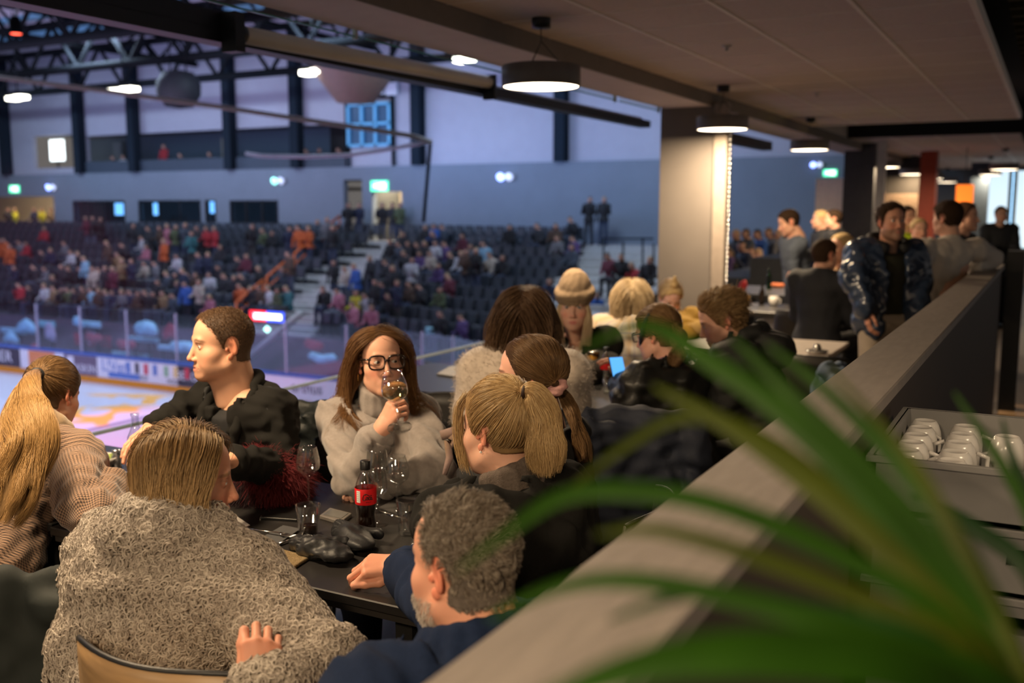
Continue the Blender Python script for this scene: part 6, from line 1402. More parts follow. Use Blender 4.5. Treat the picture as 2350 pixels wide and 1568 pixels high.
def chair(loc, rz, mat, label, rim=None, legm=None, w=.44, h=.85):
    """moulded shell chair: seat, curved backrest, four legs; the sitter faces local +y"""
    t = empty('dining_chair', (loc[0], loc[1], 0), label, 'chair', rz=rz); n = 14
    k = MB(); V = []
    for thick in (0, .012):
        for j in range(7):
            z = .50+(h-.50)*j/6; cv = .07+.02*j/6; ww = w/2*(1-.06*(j/6)**3)
            for i in range(n+1):
                s_ = -1+2*i/n; V.append((s_*ww, -.24-.05*(j/6)+cv*s_*s_-thick, z+(-.018*s_**4 if j == 6 else 0)))
    m_ = 7*(n+1); Fs = []
    for j in range(6):
        for i in range(n):
            a = j*(n+1)+i; Fs += [(a, a+1, a+n+2, a+n+1), (m_+a+n+1, m_+a+n+2, m_+a+1, m_+a)]
    for i in range(n): a = 6*(n+1)+i; Fs += [(a, a+1, m_+a+1, m_+a), (m_+i, m_+i+1, i+1, i)]
    for j in range(6):
        a = j*(n+1); Fs += [(a, a+n+1, m_+a+n+1, m_+a)]; a += n; Fs += [(a+n+1, a, m_+a, m_+a+n+1)]
    k.add(V, Fs, True); k.build('backrest', mat, t)
    k = MB(); top = [V[6*(n+1)+i] for i in range(n+1)]; k.tube([(x, y-.006, z+.002) for x, y, z in top], .0065, 8); k.build('rim', rim or m_black, t)
    box('seat', (-.22, -.22, .435), (.22, .22, .46), mat, t, bev=.02)
    k = MB(); k.tube([(-.12, -.18, .44), (-.12, -.275, .54)], .012, 8); k.tube([(.12, -.18, .44), (.12, -.275, .54)], .012, 8); k.build('support', legm or m_black, t)
    for sx_ in (-1, 1):
        for sy_ in (-1, 1): k = MB(); k.tube([(sx_*.18, sy_*.17, .436), (sx_*.21, sy_*.21, 0)], .012, 8); k.build('leg', legm or m_black, t)
    return t
def yaw_of(v): return math.atan2(-v[0], v[1])
def chair_for(P, tor, mat, label, **kw): c = P-tor*.02; return chair(c, yaw_of(tor), mat, label, **kw)
m_shell = M('chair_dark_shell', (.022, .019, .016), .5); m_ply = M('chair_tan_ply', (.30, .185, .085), .42, var=.2, vs=9, stretch=(1, 1, 8))
c4_ = zpl(335, 1520, .83); tg4 = facing(338)
chair(c4_+tg4*.27, yaw_of(tg4), m_ply, 'tan plywood chair with dark rim under the curly cream coat', h=.83, w=.50)
tg1 = facing(348); c1_ = zpl(55, 1330, .86); chair(c1_+tg1*.28, yaw_of(tg1), M('chair_green_black', (.010, .016, .014), .6), 'black chair of the houndstooth woman at the lower left corner', w=.44, h=.80)
chair_for(P3.P, P3.t, m_shell, 'dark chair of the grey turtleneck woman'); chair_for(P5.P, P5.t, m_shell, 'dark chair of the grey-haired man')
chair_for(P6.P, P6.t, m_shell, 'dark chair under the black coat of the blonde ponytail woman'); chair_for(P7.P, P7.t, m_shell, 'dark chair of the woman with the pink scrunchie')
a = zpl(1843, 716, .85); chair(a+np.array((.0, .28, 0)), 0, m_shell, 'empty dark brown chair in front of the table with white mugs', w=.52)
a = zpl(1856, 818, .85); chair(a+np.array((.0, .28, 0)), radians(-4), m_shell, 'empty dark chair at the pale topped table', w=.50)
a = zpl(1020, 905, .85); chair(a+np.array((.02, -.26, 0)), pi-.2, m_shell, 'dark chair standing behind the shoulder of the grey turtleneck woman', w=.40)
def drape(name, c, r, t, w, drop, mat, label, cat, thick=.035, seed=1, amp=.02, h=.012, sleeves=True, grp=None):
    """a coat hung over a chair back: c is the middle of the top edge, r along it, t towards the sitter"""
    c = np.array(c); r = unit(r); t = unit(t); up = np.array((0, 0, 1.0)); R_ = np.stack([r, t, up], 1); m = max(w, drop)+.12
    v = Vol(c-np.array((m*.8, m*.8, drop+.1)), c+np.array((m*.8, m*.8, .12)), h)
    v.bx(c-t*.03-up*drop*.5, (w*.5, thick, drop*.5), .03, .02, R_); v.bx(c+t*.05-up*drop*.3, (w*.46, thick*.8, drop*.3), .03, .02, R_); v.rc(c-r*w*.42, c+r*w*.42, .045, .045, .03)
    if sleeves:
        for sd in (-1, 1): v.rc(c+r*sd*w*.46-up*.05, c+r*sd*w*.52-up*drop*.8-t*.03, .055, .045, .03)
    v.folds(amp, 55, seed, stretch=(1, 1, .35)); V, Q = v.mesh(); V = smoothV(V, Q, 1); me = npmesh(name, V-c, Q); o = link(name, me, mat); o.location = c; return tag(o, label, cat, grp), V, Q
rr = np.cross(P3.t, (0, 0, 1.0))
m_coatd = M('dark_padded_coat', (.016, .020, .020), .55, var=.25, bump=.4, bs=60, bdist=.006)
drape('coat', zpl(735, 945, .88), RT*.9+F_*.1, -F_, .36, .62, m_coatd, 'dark padded coat hung on the chair behind the man in the blazer', 'coat', seed=3, amp=.03)
m_furb = M('black_fur_base', (.012, .011, .010), .95)
o, V, Q = drape('fur_coat', zpl(1045, 1010, .84), RT, -F_, .30, .45, m_furb, 'black shaggy fur coat on the chair beside the grey turtleneck woman', 'coat', thick=.06, seed=5, sleeves=False)
g = np.random.default_rng(8); N_ = vnormals(V, Q); ix = g.integers(0, len(V), 5000); A = np.stack([V[ix]+N_[ix]*.035*t+np.array((0, 0, -.03))*t*t+g.normal(0, .008, (5000, 3))*t for t in (0, .35, .7, 1)], 1)-np.array(o.location)
strands('fur', A, .0006, hairmat('black_fur', ((.012, .011, .010), (.04, .035, .03))), o)
m_navyc = M('navy_coat_cloth', (.012, .016, .030), .75, var=.2, bump=.3, bs=200)
drape('coat', zpl(1470, 962, .88), RT*.95-F_*.3, F_, .46, .58, m_navyc, 'navy coat hung over the chair back between the scrunchie woman and the ledge', 'coat', seed=7, amp=.016)
a = zpl(1470, 962, .88); chair(a+F_*.30, yaw_of(F_*.95+RT*.3), M('chair_steel', (.10, .10, .11), .35, .5), 'chair carrying the navy coat, with a bright metal hinge', rim=M('chrome', (.55, .5, .45), .2, 1), w=.46, h=.86)
k = MB(); b_o = zpl(1357, 962, .862); k.box((-.02, -.02, -.045), (.02, .02, .045), bev=.012); o = k.build('strap_buckle', M('steel_buckle', (.5, .48, .46), .25, .9)); o.location = b_o; tag(o, 'wide brushed steel buckle on the navy coat chair back', 'buckle')
drape('coat', zpl(72, 1345, .84), RT*.94+F_*.35, F_, .42, .5, M('black_green_coat', (.008, .012, .011), .8), 'black coat over the chair at the lower left corner', 'coat', seed=9, amp=.02)
# pink-beige knotted scarf on the fur coat
k = MB(); cs_ = [dep(x, y, 3.2) for x, y in ((1012, 1000), (1040, 992), (1068, 1004), (1082, 1012))]; k.tube([tuple(q) for q in cs_], [.016, .018, .014, .008], 10)
k.tube([tuple(dep(x, y, 3.17)) for x, y in ((1035, 1000), (1045, 1010), (1036, 1024), (1026, 1012), (1032, 1050), (1020, 1090))], [.014, .012, .010, .010, .012, .008], 9)
tag(k.build('scarf', M('mauve_beige_scarf', (.36, .25, .23), .95, bump=.6, bs=150)), 'knotted beige scarf lying on the black fur coat', 'scarf')
# ------------------------------------------------------------------ glassware and things on the foreground table
m_glass = glassmat('clear_glass', (.97, .98, .975), thin=True, alpha=.03, ior=1.75); m_wine = glassmat('white_wine', (.97, .93, .70), thin=True, alpha=.03); m_cola = M('cola', (.012, .004, .002), .05, spec=.5); m_colat = glassmat('cola_red', (.30, .05, .03), thin=True)
def wine_glass(loc, label, h=.195, R_=.038, rim=.030, wine=0, group='wine glasses on the foreground table', rot=None):
    """one thin-walled solid: foot, stem and bowl, outside then inside profile"""
    b0 = h*.50; out = [(0, 0), (R_*.92, 0), (R_*.92, .0015), (.012, .006), (.0042, .014), (.0038, b0-.012), (.007, b0-.004), (R_*.55, b0+.008), (R_*.92, b0+h*.12), (R_, b0+h*.20), (R_*.95, b0+h*.32), (rim, h)]
    inn = [(rim-.0011, h), (R_*.95-.0011, b0+h*.32), (R_-.0012, b0+h*.20), (R_*.92-.0014, b0+h*.12), (R_*.55-.001, b0+.0115), (0, b0+.004)]
    def fine(p):
        q = catmull([(a, b, 0) for a, b in p], 5*len(p)); return [(max(0, x), z) for x, z, _ in q]
    o2 = out[:6]+fine(out[6:]); i2 = fine(inn)
    t = empty('wine_glass', loc, label, 'glass', group)
    k = MB(); k.lathe(o2+i2, n=40); k.build('bowl', m_glass, t)
    if wine:
        zt = b0+.005+wine; pr = [(x*.985, z+.0004) for x, z in reversed(i2) if z < zt]; rr_ = pr[-1][0]; k = MB(); k.lathe([(0, pr[0][1])]+pr[1:]+[(rr_, zt), (0, zt)], n=36); k.build('wine', m_wine, t)
    if rot is not None: t.rotation_mode = 'QUATERNION'; t.rotation_quaternion = rot
    return t
wine_glass(zpl(709, 1158, .75), 'empty wine glass in front of the dark red fur bag', .190, .0385, .029)
wine_glass(zpl(867, 1172, .75), 'tallest empty wine glass standing behind the cola bottle', .200, .0375, .030)
wine_glass(zpl(869, 1205, .75), 'small stemmed glass right behind the cola bottle', .172, .030, .025)
wine_glass(zpl(912, 1178, .75), 'round bowled empty wine glass beside the right tumbler', .185, .041, .028)
# the glass held by the woman
gl0 = dep(917, 982, 3.02); gl1 = dep(901, 862, 3.13); q_ = Vector(gl1-gl0).to_track_quat('Z', 'Y')
wine_glass(gl0, 'half full glass of white wine held by the woman in the turtleneck', .195, .041, .032, wine=.042, group=None, rot=q_)
def tumbler(loc, label, h=.095, r0=.028, r1=.036, fill=0, fm=None, base=.008, group='tumblers on the foreground table'):
    t = empty('tumbler', loc, label, 'glass', group); k = MB()
    k.lathe([(0, 0), (r0-.002, 0), (r0, .003), (r1, h), (r1-.0016, h+.0004), (r0-.0018, base), (0, base-.001)], n=36); k.build('glass_body', m_glass, t)
    if fill: k = MB(); f = fill/h; k.lathe([(0, base), (r0-.0028, base+.0005), (r0+(r1-r0)*f-.0028, base+fill), (0, base+fill)], n=32); k.build('drink', fm or m_cola, t)
    return t
tumbler(zpl(708, 1229, .75), 'tumbler with a little cola beside the gloves', .093, .028, .0365, .022)
tumbler(zpl(935, 1227, .75), 'empty straight tumbler beside the grey-haired man', .105, .026, .032, base=.014)
def bottle(loc, label, glass, h=.205, R_=.031, liquid=None, lab=None, cap=None, prof=None, cat='bottle', group=None):
    t = empty('bottle', loc, label, cat, group)
    pr = prof or [(0, 0), (.026, 0), (.029, .006), (.030, .022), (.0265, .045), (.0265, .055), (.0305, .085), (.0305, .125), (.027, .145), (.018, .168), (.0135, .182), (.0125, .196), (.0145, .197), (.0145, .203), (.012, .205)]
    s_ = h/.205; pr = [(r*R_/.031, z*s_) for r, z in pr]; body = pr[:3]+[(max(0, x), z) for x, z, _ in catmull([(a, b, 0) for a, b in pr[3:12]], 30)]+pr[12:]
    inn = [(max(.0, r-.0016), max(z, .003)) for r, z in reversed(body[1:])]
    k = MB(); k.lathe(body+inn+[(0, .003)], n=36); k.build('bottle_glass', glass, t)
    if liquid:
        lv, lm = liquid; q = [(max(0, r-.0022), max(z, .0036)) for r, z in body if z < lv*s_]; k = MB(); k.lathe([(0, .0036)]+q[1:]+[(q[-1][0], lv*s_), (0, lv*s_)], n=32); k.build('liquid', lm, t)
    if cap: k = MB(); k.lathe([(0.0152, (.183)*s_), (.0152, .207*s_), (.013, .209*s_), (0, .209*s_)], n=24); k.build('cap', cap, t)
    if lab:
        lm, z0, z1, rr_ = lab; k = MB(); k.lathe([(rr_, z0), (rr_+.0003, z0+.001), (rr_+.0003, z1-.001), (rr_, z1)], n=40); k.build('label', lm, t)
    return t
m_red = M('label_red', (.62, .012, .016), .4); m_blk = M('cap_black', (.008, .008, .008), .4); m_lblw = M('label_white', (.72, .70, .66), .5)
lb = zpl(841, 1220, .75); t = bottle(lb, 'half full cola bottle with a red label and black cap', m_glass, .212, .032, (.118, m_cola), (m_red, .088, .136, .0318), m_blk)
# curved lettering and the white nutrition panel on the label, facing the camera
ang = math.atan2(-lb[1], -lb[0])
k = MB()
def on_label(a, z, r=.0324): return (r*cos(ang+a), r*sin(ang+a), z)
for i in range(6):
    a0 = -.95+.42*i/6; a1 = -.95+.42*(i+1)/6; k.quad(on_label(a0, .096), on_label(a1, .096), on_label(a1, .131), on_label(a0, .131))
k.build('label_panel', m_lblw, t)
k = MB()
for z in (.101, .107, .113, .119, .125):
    for i in range(5): a0 = -.92+.36*i/5; a1 = -.92+.36*(i+1)/5; k.quad(on_label(a0, z, .0326), on_label(a1, z, .0326), on_label(a1, z+.0016, .0326), on_label(a0, z+.0016, .0326))
k.build('label_print', M('print_grey', (.35, .33, .32), .6), t)
def script(strokes, a0, z0, sc, mat, parent, name='lettering', rr_=.0327, wd=.0011):
    k = MB()
    for st in strokes: k.tube([on_label(a0+x*sc/.032, z0+y*sc, rr_) for x, y in [(p[0], p[1]) for p in catmull([(a, b, 0) for a, b in st], 4*len(st))]], wd, 5)
    return k.build(name, mat, parent)
SC_ = [[(.9, 1.5), (.5, 1.75), (.1, 1.2), (-.1, .3), (.1, -.25), (.55, -.2), (.95, .25)], [(1.45, .8), (1.1, .75), (1.0, .2), (1.25, -.1), (1.55, .3), (1.45, .8), (1.7, .65)], [(2.25, .75), (1.95, .8), (1.75, .3), (1.95, -.1), (2.3, .15)], [(2.85, .75), (2.5, .75), (2.35, .25), (2.55, -.1), (2.85, .3), (2.9, .75), (2.85, .05), (3.05, -.1), (3.2, .1)], [(.6, 1.9), (1.3, 1.75), (2.1, 1.2), (2.9, 1.35)]]
script(SC_, -.25, .106, .0088, m_blk, t)
script([[(0, 0), (.6, 0)], [(.8, 0), (1.3, 0)], [(1.5, 0), (2.1, 0)]], .0, .098, .007, m_blk, t, wd=.0007)
# mittens
m_glove = M('black_leather_glove', (.012, .0125, .014), .5, spec=.3, var=.2, bump=.3, bs=90, bdist=.003)
def mitten(c, d, side, label, up=(0, 0, 1), L=.17, z=.0, h=.0035, seed=1):
    d = unit((d[0], d[1], 0)); l = np.array((-d[1], d[0], 0))*side; c = np.array(c); v = Vol(c-.17, c+.17, h); u = np.array((0, 0, 1.0))
    v.el(c+d*.02+u*.024, (.085, .046, .023), .02, np.stack([d, np.cross(u, d), u], 1)); v.rc(c-d*.085+u*.022, c-d*.02+u*.024, .027, .030, .025)
    v.rc(c-d*.03+l*.03+u*.026, c+d*.025+l*.068+u*.030, .019, .013, .015)
    X, Y, Z = v._P(tuple(slice(0, q) for q in v.n)); s_ = (X-c[0])*d[0]+(Y-c[1])*d[1]
    rib = np.where((s_ < -.055) & (np.abs(v.D) < .02), .0025*np.sin(((X-c[0])*l[0]+(Y-c[1])*l[1])*900), 0); v.D = v.D+rib.astype(np.float32)
    v.folds(.006, 110, seed, stretch=(1, 1, .4)); v.plane_cut((0, 0, c[2]), (0, 0, -1)); V, Q = v.mesh(); V = smoothV(V, Q, 1, .4); o = link('mitten', npmesh('mitten', V-c, Q), m_glove); o.location = c; tag(o, label, 'mitten', None)
    return o
g1 = zpl(738, 1281, .751); mitten(g1, zpl(800, 1285, .75)-zpl(705, 1262, .75), 1, 'black leather mitten lying flat next to the gold phone', seed=2)
g2 = zpl(812, 1252, .752); mitten(g2, zpl(860, 1285, .75)-zpl(765, 1222, .75), 1, 'black leather mitten pointing toward the hand, in front of the cola bottle', seed=5)
# gold glitter phone case, black phone, card holder, papers, cutlery
def flat(name, pts, z, th, mat, label, cat, parent=None, bev=0):
    P = [zpl(x, y, z) for x, y in pts]; c = sum(P)/len(P); k = MB(); n = len(P)
    vs = [tuple((p-c)[:2])+(0,) for p in P]+[tuple((p-c)[:2])+(th,) for p in P]
    k.add(vs, [tuple(range(n))[::-1], tuple(range(n, 2*n))]+[(i, (i+1) % n, n+(i+1) % n, n+i) for i in range(n)]); o = k.build(name, mat, parent)
    if bev:
        md = o.modifiers.new('bevel', 'BEVEL'); md.width = bev; md.segments = 3
    o.location = c
    if label: tag(o, label, cat)
    return o
m_glit, t_, b_ = newmat('gold_glitter'); tc = nd(t_, 'ShaderNodeTexCoord'); vz = nd(t_, 'ShaderNodeTexVoronoi', {'Vector': tc.outputs['Object'], 'Scale': 520.0}); r_ = nd(t_, 'ShaderNodeValToRGB', {0: vz.outputs['Color']}); r_.color_ramp.elements[0].color = (.26, .15, .05, 1); r_.color_ramp.elements[1].color = (.85, .66, .38, 1); t_.links.new(r_.outputs[0], b_.inputs['Base Color']); b_.inputs['Metallic'].default_value = .75; b_.inputs['Roughness'].default_value = .35
bpv = nd(t_, 'ShaderNodeBump', {'Height': vz.outputs['Distance'], 'Strength': .7, 'Distance': .001}); t_.links.new(bpv.outputs[0], b_.inputs['Normal'])
ph = flat('phone', ((598, 1283), (634, 1264), (713, 1284), (674, 1309)), .75, .010, m_glit, 'phone in a gold glitter case near the curly coat', 'phone', bev=.004)
cam_ = MB(); cpx = zpl(612, 1281, .76)-np.array(ph.location); cam_.lathe([(0, .0135), (.007, .0135), (.008, .0105)], (cpx[0], cpx[1], 0), 16); cam_.lathe([(0, .0145), (.003, .0145), (.003, .013)], (cpx[0]+.001, cpx[1], 0), 12); cam_.build('camera_bump', M('bump_white', (.75, .7, .65), .3), ph)
o = flat('phone', ((597, 1193), (612, 1183), (690, 1186), (682, 1199)), .75, .009, m_blk, 'black phone lying face up behind the fork', 'phone', bev=.002)
flat('phone_edge', ((595, 1195), (598, 1190), (690, 1193), (688, 1199)), .75, .005, M('phone_silver', (.5, .45, .4), .25, .9), None, None, o).location = (0.0, -.004, -.0005)
o = flat('card_holder', ((733, 1192), (757, 1174), (808, 1187), (783, 1207)), .75, .013, M('holder_grey', (.22, .20, .18), .3, .5), 'grey metal card holder leaning behind the tumbler with cola', 'wallet', bev=.003); o.rotation_euler = (0, 0, 0)
flat('card_window', ((742, 1191), (759, 1178), (800, 1188), (783, 1200)), .764, .001, M('window_grey', (.10, .10, .095), .15), None, None, o).location = (0, .002, .0132)
flat('napkin', ((588, 1245), (650, 1210), (690, 1218), (640, 1252)), .7505, .006, M('napkin_grey', (.055, .055, .058), .9, bump=.3, bs=300), 'dark grey folded napkin under the fork', 'napkin')
flat('paper', ((512, 1195), (540, 1184), (574, 1207), (535, 1221)), .7505, .002, M('paper_white', (.74, .70, .64), .8), 'crumpled white paper napkin beside the bob-haired woman', 'paper')
flat('card', ((559, 1160), (585, 1152), (610, 1158), (583, 1167)), .7505, .0012, M('card_white', (.72, .68, .62), .7), 'small white card lying in front of the fur bag', 'card')
m_steel = M('cutlery_steel', (.62, .60, .56), .22, 1.0)
def fork(p0, p1, label):
    a, b = zpl(*p0, .762), zpl(*p1, .762); d = unit(b-a); L = np.linalg.norm(b-a); l = np.array((-d[1], d[0], 0)); k = MB(); u = np.array((0, 0, 1.0)); q = lambda s_, w_, z=0: tuple(d*s_+l*w_+u*z)
    k.tube([q(0, 0), q(L*.35, 0, .002), q(L*.66, 0, .004)], [.0045, .0028, .0035], 8, flat=.5); k.box((-.001, -.001, -.001), (.001, .001, .001)); k.v = k.v[:-8]; k.f = k.f[:-6]; k.mi = k.mi[:-6]; k.sm = k.sm[:-6]
    k.tube([q(L*.66, 0, .004), q(L*.74, 0, .001)], [.005, .010], 8, flat=.3)
    for w_ in (-.009, -.003, .003, .009): k.tube([q(L*.73, w_, .001), q(L*.88, w_, .0), q(L, w_*.9, .004)], [.0017, .0016, .001], 6)
    o = k.build('fork', m_steel); o.location = a; tag(o, label, 'fork')
fork((562, 1213), (684, 1233), 'steel fork lying on the dark napkin')
def knife(p0, p1, label, z=.752):
    a, b = zpl(*p0, z), zpl(*p1, z); d = unit(b-a); L = np.linalg.norm(b-a); k = MB(); l = np.array((-d[1], d[0], 0)); q = lambda s_, w_: tuple(d*s_+l*w_)
    k.tube([q(0, 0), q(L*.45, 0)], [.0055, .0045], 8, flat=.5); k.tube([q(L*.45, 0), q(L*.7, 0), q(L, 0)], [.006, .009, .003], 8, flat=.15); o = k.build('knife', m_steel); o.location = a; tag(o, label, 'knife')
knife((640, 1248), (700, 1226), 'steel knife beside the dark napkin', .757)
flat('slate_board', ((783, 1122), (812, 1108), (985, 1132), (960, 1150)), .75, .008, M('board_grey', (.13, .12, .115), .5), 'thin grey serving board under the elbow of the wine drinker', 'board')
flat('napkin', ((868, 1168), (905, 1150), (975, 1160), (925, 1185)), .7505, .004, M('napkin_charcoal', (.05, .047, .045), .9), 'charcoal napkin under the round bowled wine glass', 'napkin'); knife((868, 1172), (932, 1190), 'dark handled knife beside the charcoal napkin')
k = MB(); k.box((-.016, -.010, 0), (.016, .010, .012), bev=.004); o = k.build('key_fob', m_blk); o.location = zpl(957, 1256, .75); tag(o, 'small black key fob at the forehead of the grey-haired man', 'key')
# red and dark shaggy bag
bc_ = zpl(606, 1146, .75)+np.array((0, .02, .0)); v = Vol(bc_-.22, bc_+np.array((.22, .22, .26)), .01); v.el(bc_+np.array((0, 0, .078)), (.095, .078, .072), .02, np.stack([RT, FH, (0, 0, 1)], 1)); V, Q = v.mesh()
o = link('shaggy_bag', npmesh('shaggy_bag', V-bc_, Q), M('bag_base', (.05, .012, .014), .9)); o.location = bc_; tag(o, 'shaggy dark red and black fur bag on the foreground table', 'bag')
g = np.random.default_rng(4); N_ = vnormals(V, Q); n_ = 26000; ix = g.integers(0, len(V), n_); B = V[ix]; side = ((B-bc_)@RT)*.9+((B-bc_)[:, 2]-.09)*1.1+g.normal(0, .012, n_); dirn = N_[ix]+g.normal(0, .35, (n_, 3))+np.array((0, 0, -.35)); ph_ = g.uniform(0, 6.28, (n_, 3))
A = np.stack([B+dirn*.048*t+np.array((0, 0, -.018))*t*t+np.sin(ph_+t*9)*.004*t for t in np.linspace(0, 1, 7)], 1)-bc_; A[..., 2] = np.maximum(A[..., 2], .003)
strands('red_fur', A[side > -.03], .00036, hairmat('fur_wine_red', ((.075, .010, .013), (.145, .020, .024), (.21, .038, .04)), rough=.5), o); strands('black_fur', A[side <= -.03], .00036, hairmat('fur_black_plum', ((.012, .007, .009), (.03, .016, .02), (.055, .03, .035)), rough=.5), o)
# table with the green bottle
m_greeng = glassmat('green_glass', (.10, .48, .14), thin=True, alpha=.03); prB = [(0, 0), (.028, 0), (.0305, .004), (.0305, .06), (.0305, .118), (.028, .130), (.020, .148), (.0145, .164), (.0135, .175), (.0132, .186), (.0132, .196), (.0150, .197), (.0150, .204), (.0125, .205)]
bottle(zpl(437, 1072, .75), 'green glass bottle standing before the man in the blazer', m_greeng, .235, .031, prof=prB)
bottle(zpl(316, 1090, .75), 'clear glass bottle left of the blonde bob', m_glass, .225, .031, prof=prB); bottle(zpl(463, 1078, .75), 'bottle with a dark blue cap in front of the blazer', glassmat('clear_glass_blue', (.85, .92, 1), thin=True), .19, .03, cap=M('cap_blue', (.02, .04, .16), .4), prof=prB)
def bowl(loc, label, r=.06, h=.045, mat=None, filling=None):
    t = empty('bowl', loc, label, 'bowl'); k = MB(); k.lathe([(0, 0), (r*.5, 0), (r*.55, .004), (r*.9, h*.7), (r, h), (r-.004, h), (r*.85, h*.68), (r*.5, .009), (0, .008)], n=36); k.build('bowl_body', mat or m_cer, t)
    if filling: filling(t)
    return t
m_cer = M('white_ceramic', (.55, .53, .51), .2, spec=.6)
def salad(t):
    k = MB(); g_ = random.Random(3)
    for i in range(12):
        a = g_.uniform(0, 6.28); r = g_.uniform(0, .032); x, y = r*cos(a), r*sin(a); k.tube([(x-.012, y, .03), (x, y+.004, .044+g_.uniform(0, .01)), (x+.013, y-.004, .032)], [.004, .011, .003], 7, flat=.35)
    k.build('lettuce', M('lettuce_green', (.36, .46, .12), .5, var=.3, vs=60), t)
bowl(zpl(236, 1078, .75), 'white bowl of lettuce beside the houndstooth sleeve', .062, .05, filling=salad)
t = empty('plate', zpl(245, 1112, .75), 'white plate edge behind the blonde bob', 'plate'); MB().lathe([(0, 0), (.06, 0), (.075, .006), (.105, .016), (.105, .018), (.07, .009), (0, .005)], n=40).build('plate_body', m_cer, t)
k = MB(); k.lathe([(0, 0), (.018, 0), (.019, .05), (.014, .06), (.015, .062), (.015, .075), (0, .078)], n=20); o = k.build('salt_shaker', M('shaker_steel', (.5, .5, .52), .25, .9)); o.location = zpl(268, 1078, .75); tag(o, 'small steel salt shaker beside the lettuce bowl', 'shaker')
# table of the leather jacket and the beanie
def can(loc, label, mat):
    t = empty('drink_can', loc, label, 'can'); MB().lathe([(0, .003), (.024, .003), (.028, .0), (.033, .012), (.033, .148), (.029, .158)], n=28).build('can_body', mat, t); MB().lathe([(.029, .158), (.028, .164), (.026, .162), (0, .161)], n=28).build('can_lid', M('can_aluminium', (.6, .58, .55), .25, 1), t); return t
m_can, t_, b_ = newmat('can_gold'); tc = nd(t_, 'ShaderNodeTexCoord'); wv = nd(t_, 'ShaderNodeTexWave', {'Vector': tc.outputs['Object'], 'Scale': 9.0, 'Distortion': 6.0}, wave_type='RINGS'); r_ = nd(t_, 'ShaderNodeValToRGB', {0: wv.outputs[0]}); r_.color_ramp.elements[0].color = (.03, .012, .005, 1); r_.color_ramp.elements[1].color = (.55, .28, .03, 1); r_.color_ramp.elements[0].position = .35; r_.color_ramp.elements[1].position = .55; t_.links.new(r_.outputs[0], b_.inputs['Base Color']); b_.inputs['Roughness'].default_value = .35; b_.inputs['Metallic'].default_value = .4
can(zpl(1361, 872, .75), 'gold and brown patterned beer can beside the cola bottle on the second table', m_can)
bottle(zpl(1390, 884, .75), 'cola bottle with a red label on the table of the leather jacket', m_glass, .205, .031, (.05, m_colat), (m_red, .088, .136, .0312), m_blk)
tumbler(zpl(1331, 868, .75), 'small empty glass left of the patterned beer can', .085, .026, .031, group=None); tumbler(zpl(1396, 902, .75), 'empty glass below the cola bottle on the second table', .07, .026, .031, group=None)
t = tumbler(zpl(1078, 866, .75), 'tumbler with a pink straw at the left end of the second table', .09, .026, .032, group=None); MB().tube([(0, 0, .01), (-.012, 0, .13)], .008, 8).build('straw', M('straw_pink', (.75, .30, .34), .5), t)
flat('napkin', ((1002, 862), (1030, 846), (1082, 836), (1090, 852), (1045, 868)), .7505, .012, M('napkin_light_grey', (.20, .20, .21), .9), 'crumpled grey cloth napkin behind the grey turtleneck woman', 'napkin', bev=.004)
for i, (p0, p1, lb_) in enumerate((((1332, 885), (1352, 868), 'steel knife propped beside the small glass'), ((1340, 890), (1378, 876), 'steel knife lying across the second table'))): knife(p0, p1, lb_, .756)
flat('plate_dark', ((1325, 893), (1345, 876), (1385, 878), (1378, 896)), .7505, .006, M('dark_plate', (.02, .02, .02), .15), 'small dark plate with cutlery on the second table', 'plate', bev=.002)
ph = dep(1419, 853, 4.45); t = empty('phone', ph, 'phone with a bright blue screen held by the woman in leather', 'phone'); t.rotation_euler = (radians(62), 0, YAW+.35); box('phone_body', (-.035, -.07, -.004), (.035, .07, .004), m_blk, t, bev=.003); box('screen', (-.032, -.066, .0042), (.032, .066, .005), emis('screen_cyan', (.10, .42, .95), 1.2), t)
tumbler(zpl(1592, 776, .75), 'tiny glass on the table of the mustard coat', .05, .025, .03, group=None); k = MB(); k.lathe([(0, 0), (.05, 0), (.075, .01), (.07, .011), (0, .005)], n=28); o = k.build('plate', m_cer); o.location = zpl(1588, 780, .75)+np.array((-.08, .1, 0)); tag(o, 'small white plate on the table of the mustard coat', 'plate')
def mug(loc, label, group=None, inv=False, r=.038, h=.088):
    t = empty('mug', loc, label, 'mug', group); k = MB(); k.lathe([(0, .003), (r*.52, .003), (r*.58, 0), (r*.64, 0), (r*.80, .010), (r*.93, .026), (r, h*.45), (r, h), (r-.004, h), (r-.004, h*.45), (r*.76, .014), (0, .009)], n=28); k.build('mug_body', m_cer, t)
    k = MB(); k.tube([(r-.002, 0, h*.75), (r+.022, 0, h*.68), (r+.022, 0, h*.35), (r-.002, 0, h*.25)], .0055, 8); k.build('handle', m_cer, t); return t
for px, py, lb_ in ((1775, 702, 'white mug at the left of the far table'), (1817, 676, 'white mug at the back of the far table beside a green bottle'), (1871, 708, 'white mug at the right of the far table')): mug(zpl(px, py, .75), lb_, r=.046, h=.095)
bottle(zpl(1836, 676, .75), 'green bottle between the white mugs on the far table', m_greeng, .235, .031, prof=prB); bottle(zpl(1764, 664, .75), 'green bottle at the back of the far table beside the pale column', m_greeng, .235, .031, prof=prB)
bottle(zpl(1748, 700, .75), 'dark bottle at the left edge of the far table', M('dark_bottle', (.012, .008, .006), .1), .20, .030, prof=prB); tumbler(zpl(1713, 700, .75), 'glass of beer beside the lit strip painted on the column', .12, .03, .038, .08, M('beer_amber', (.45, .22, .03), .2), group=None)
wine_glass(zpl(1843, 706, .75), 'clear stem glass beside the mug on the far table', .15, .036, .03, group=None)
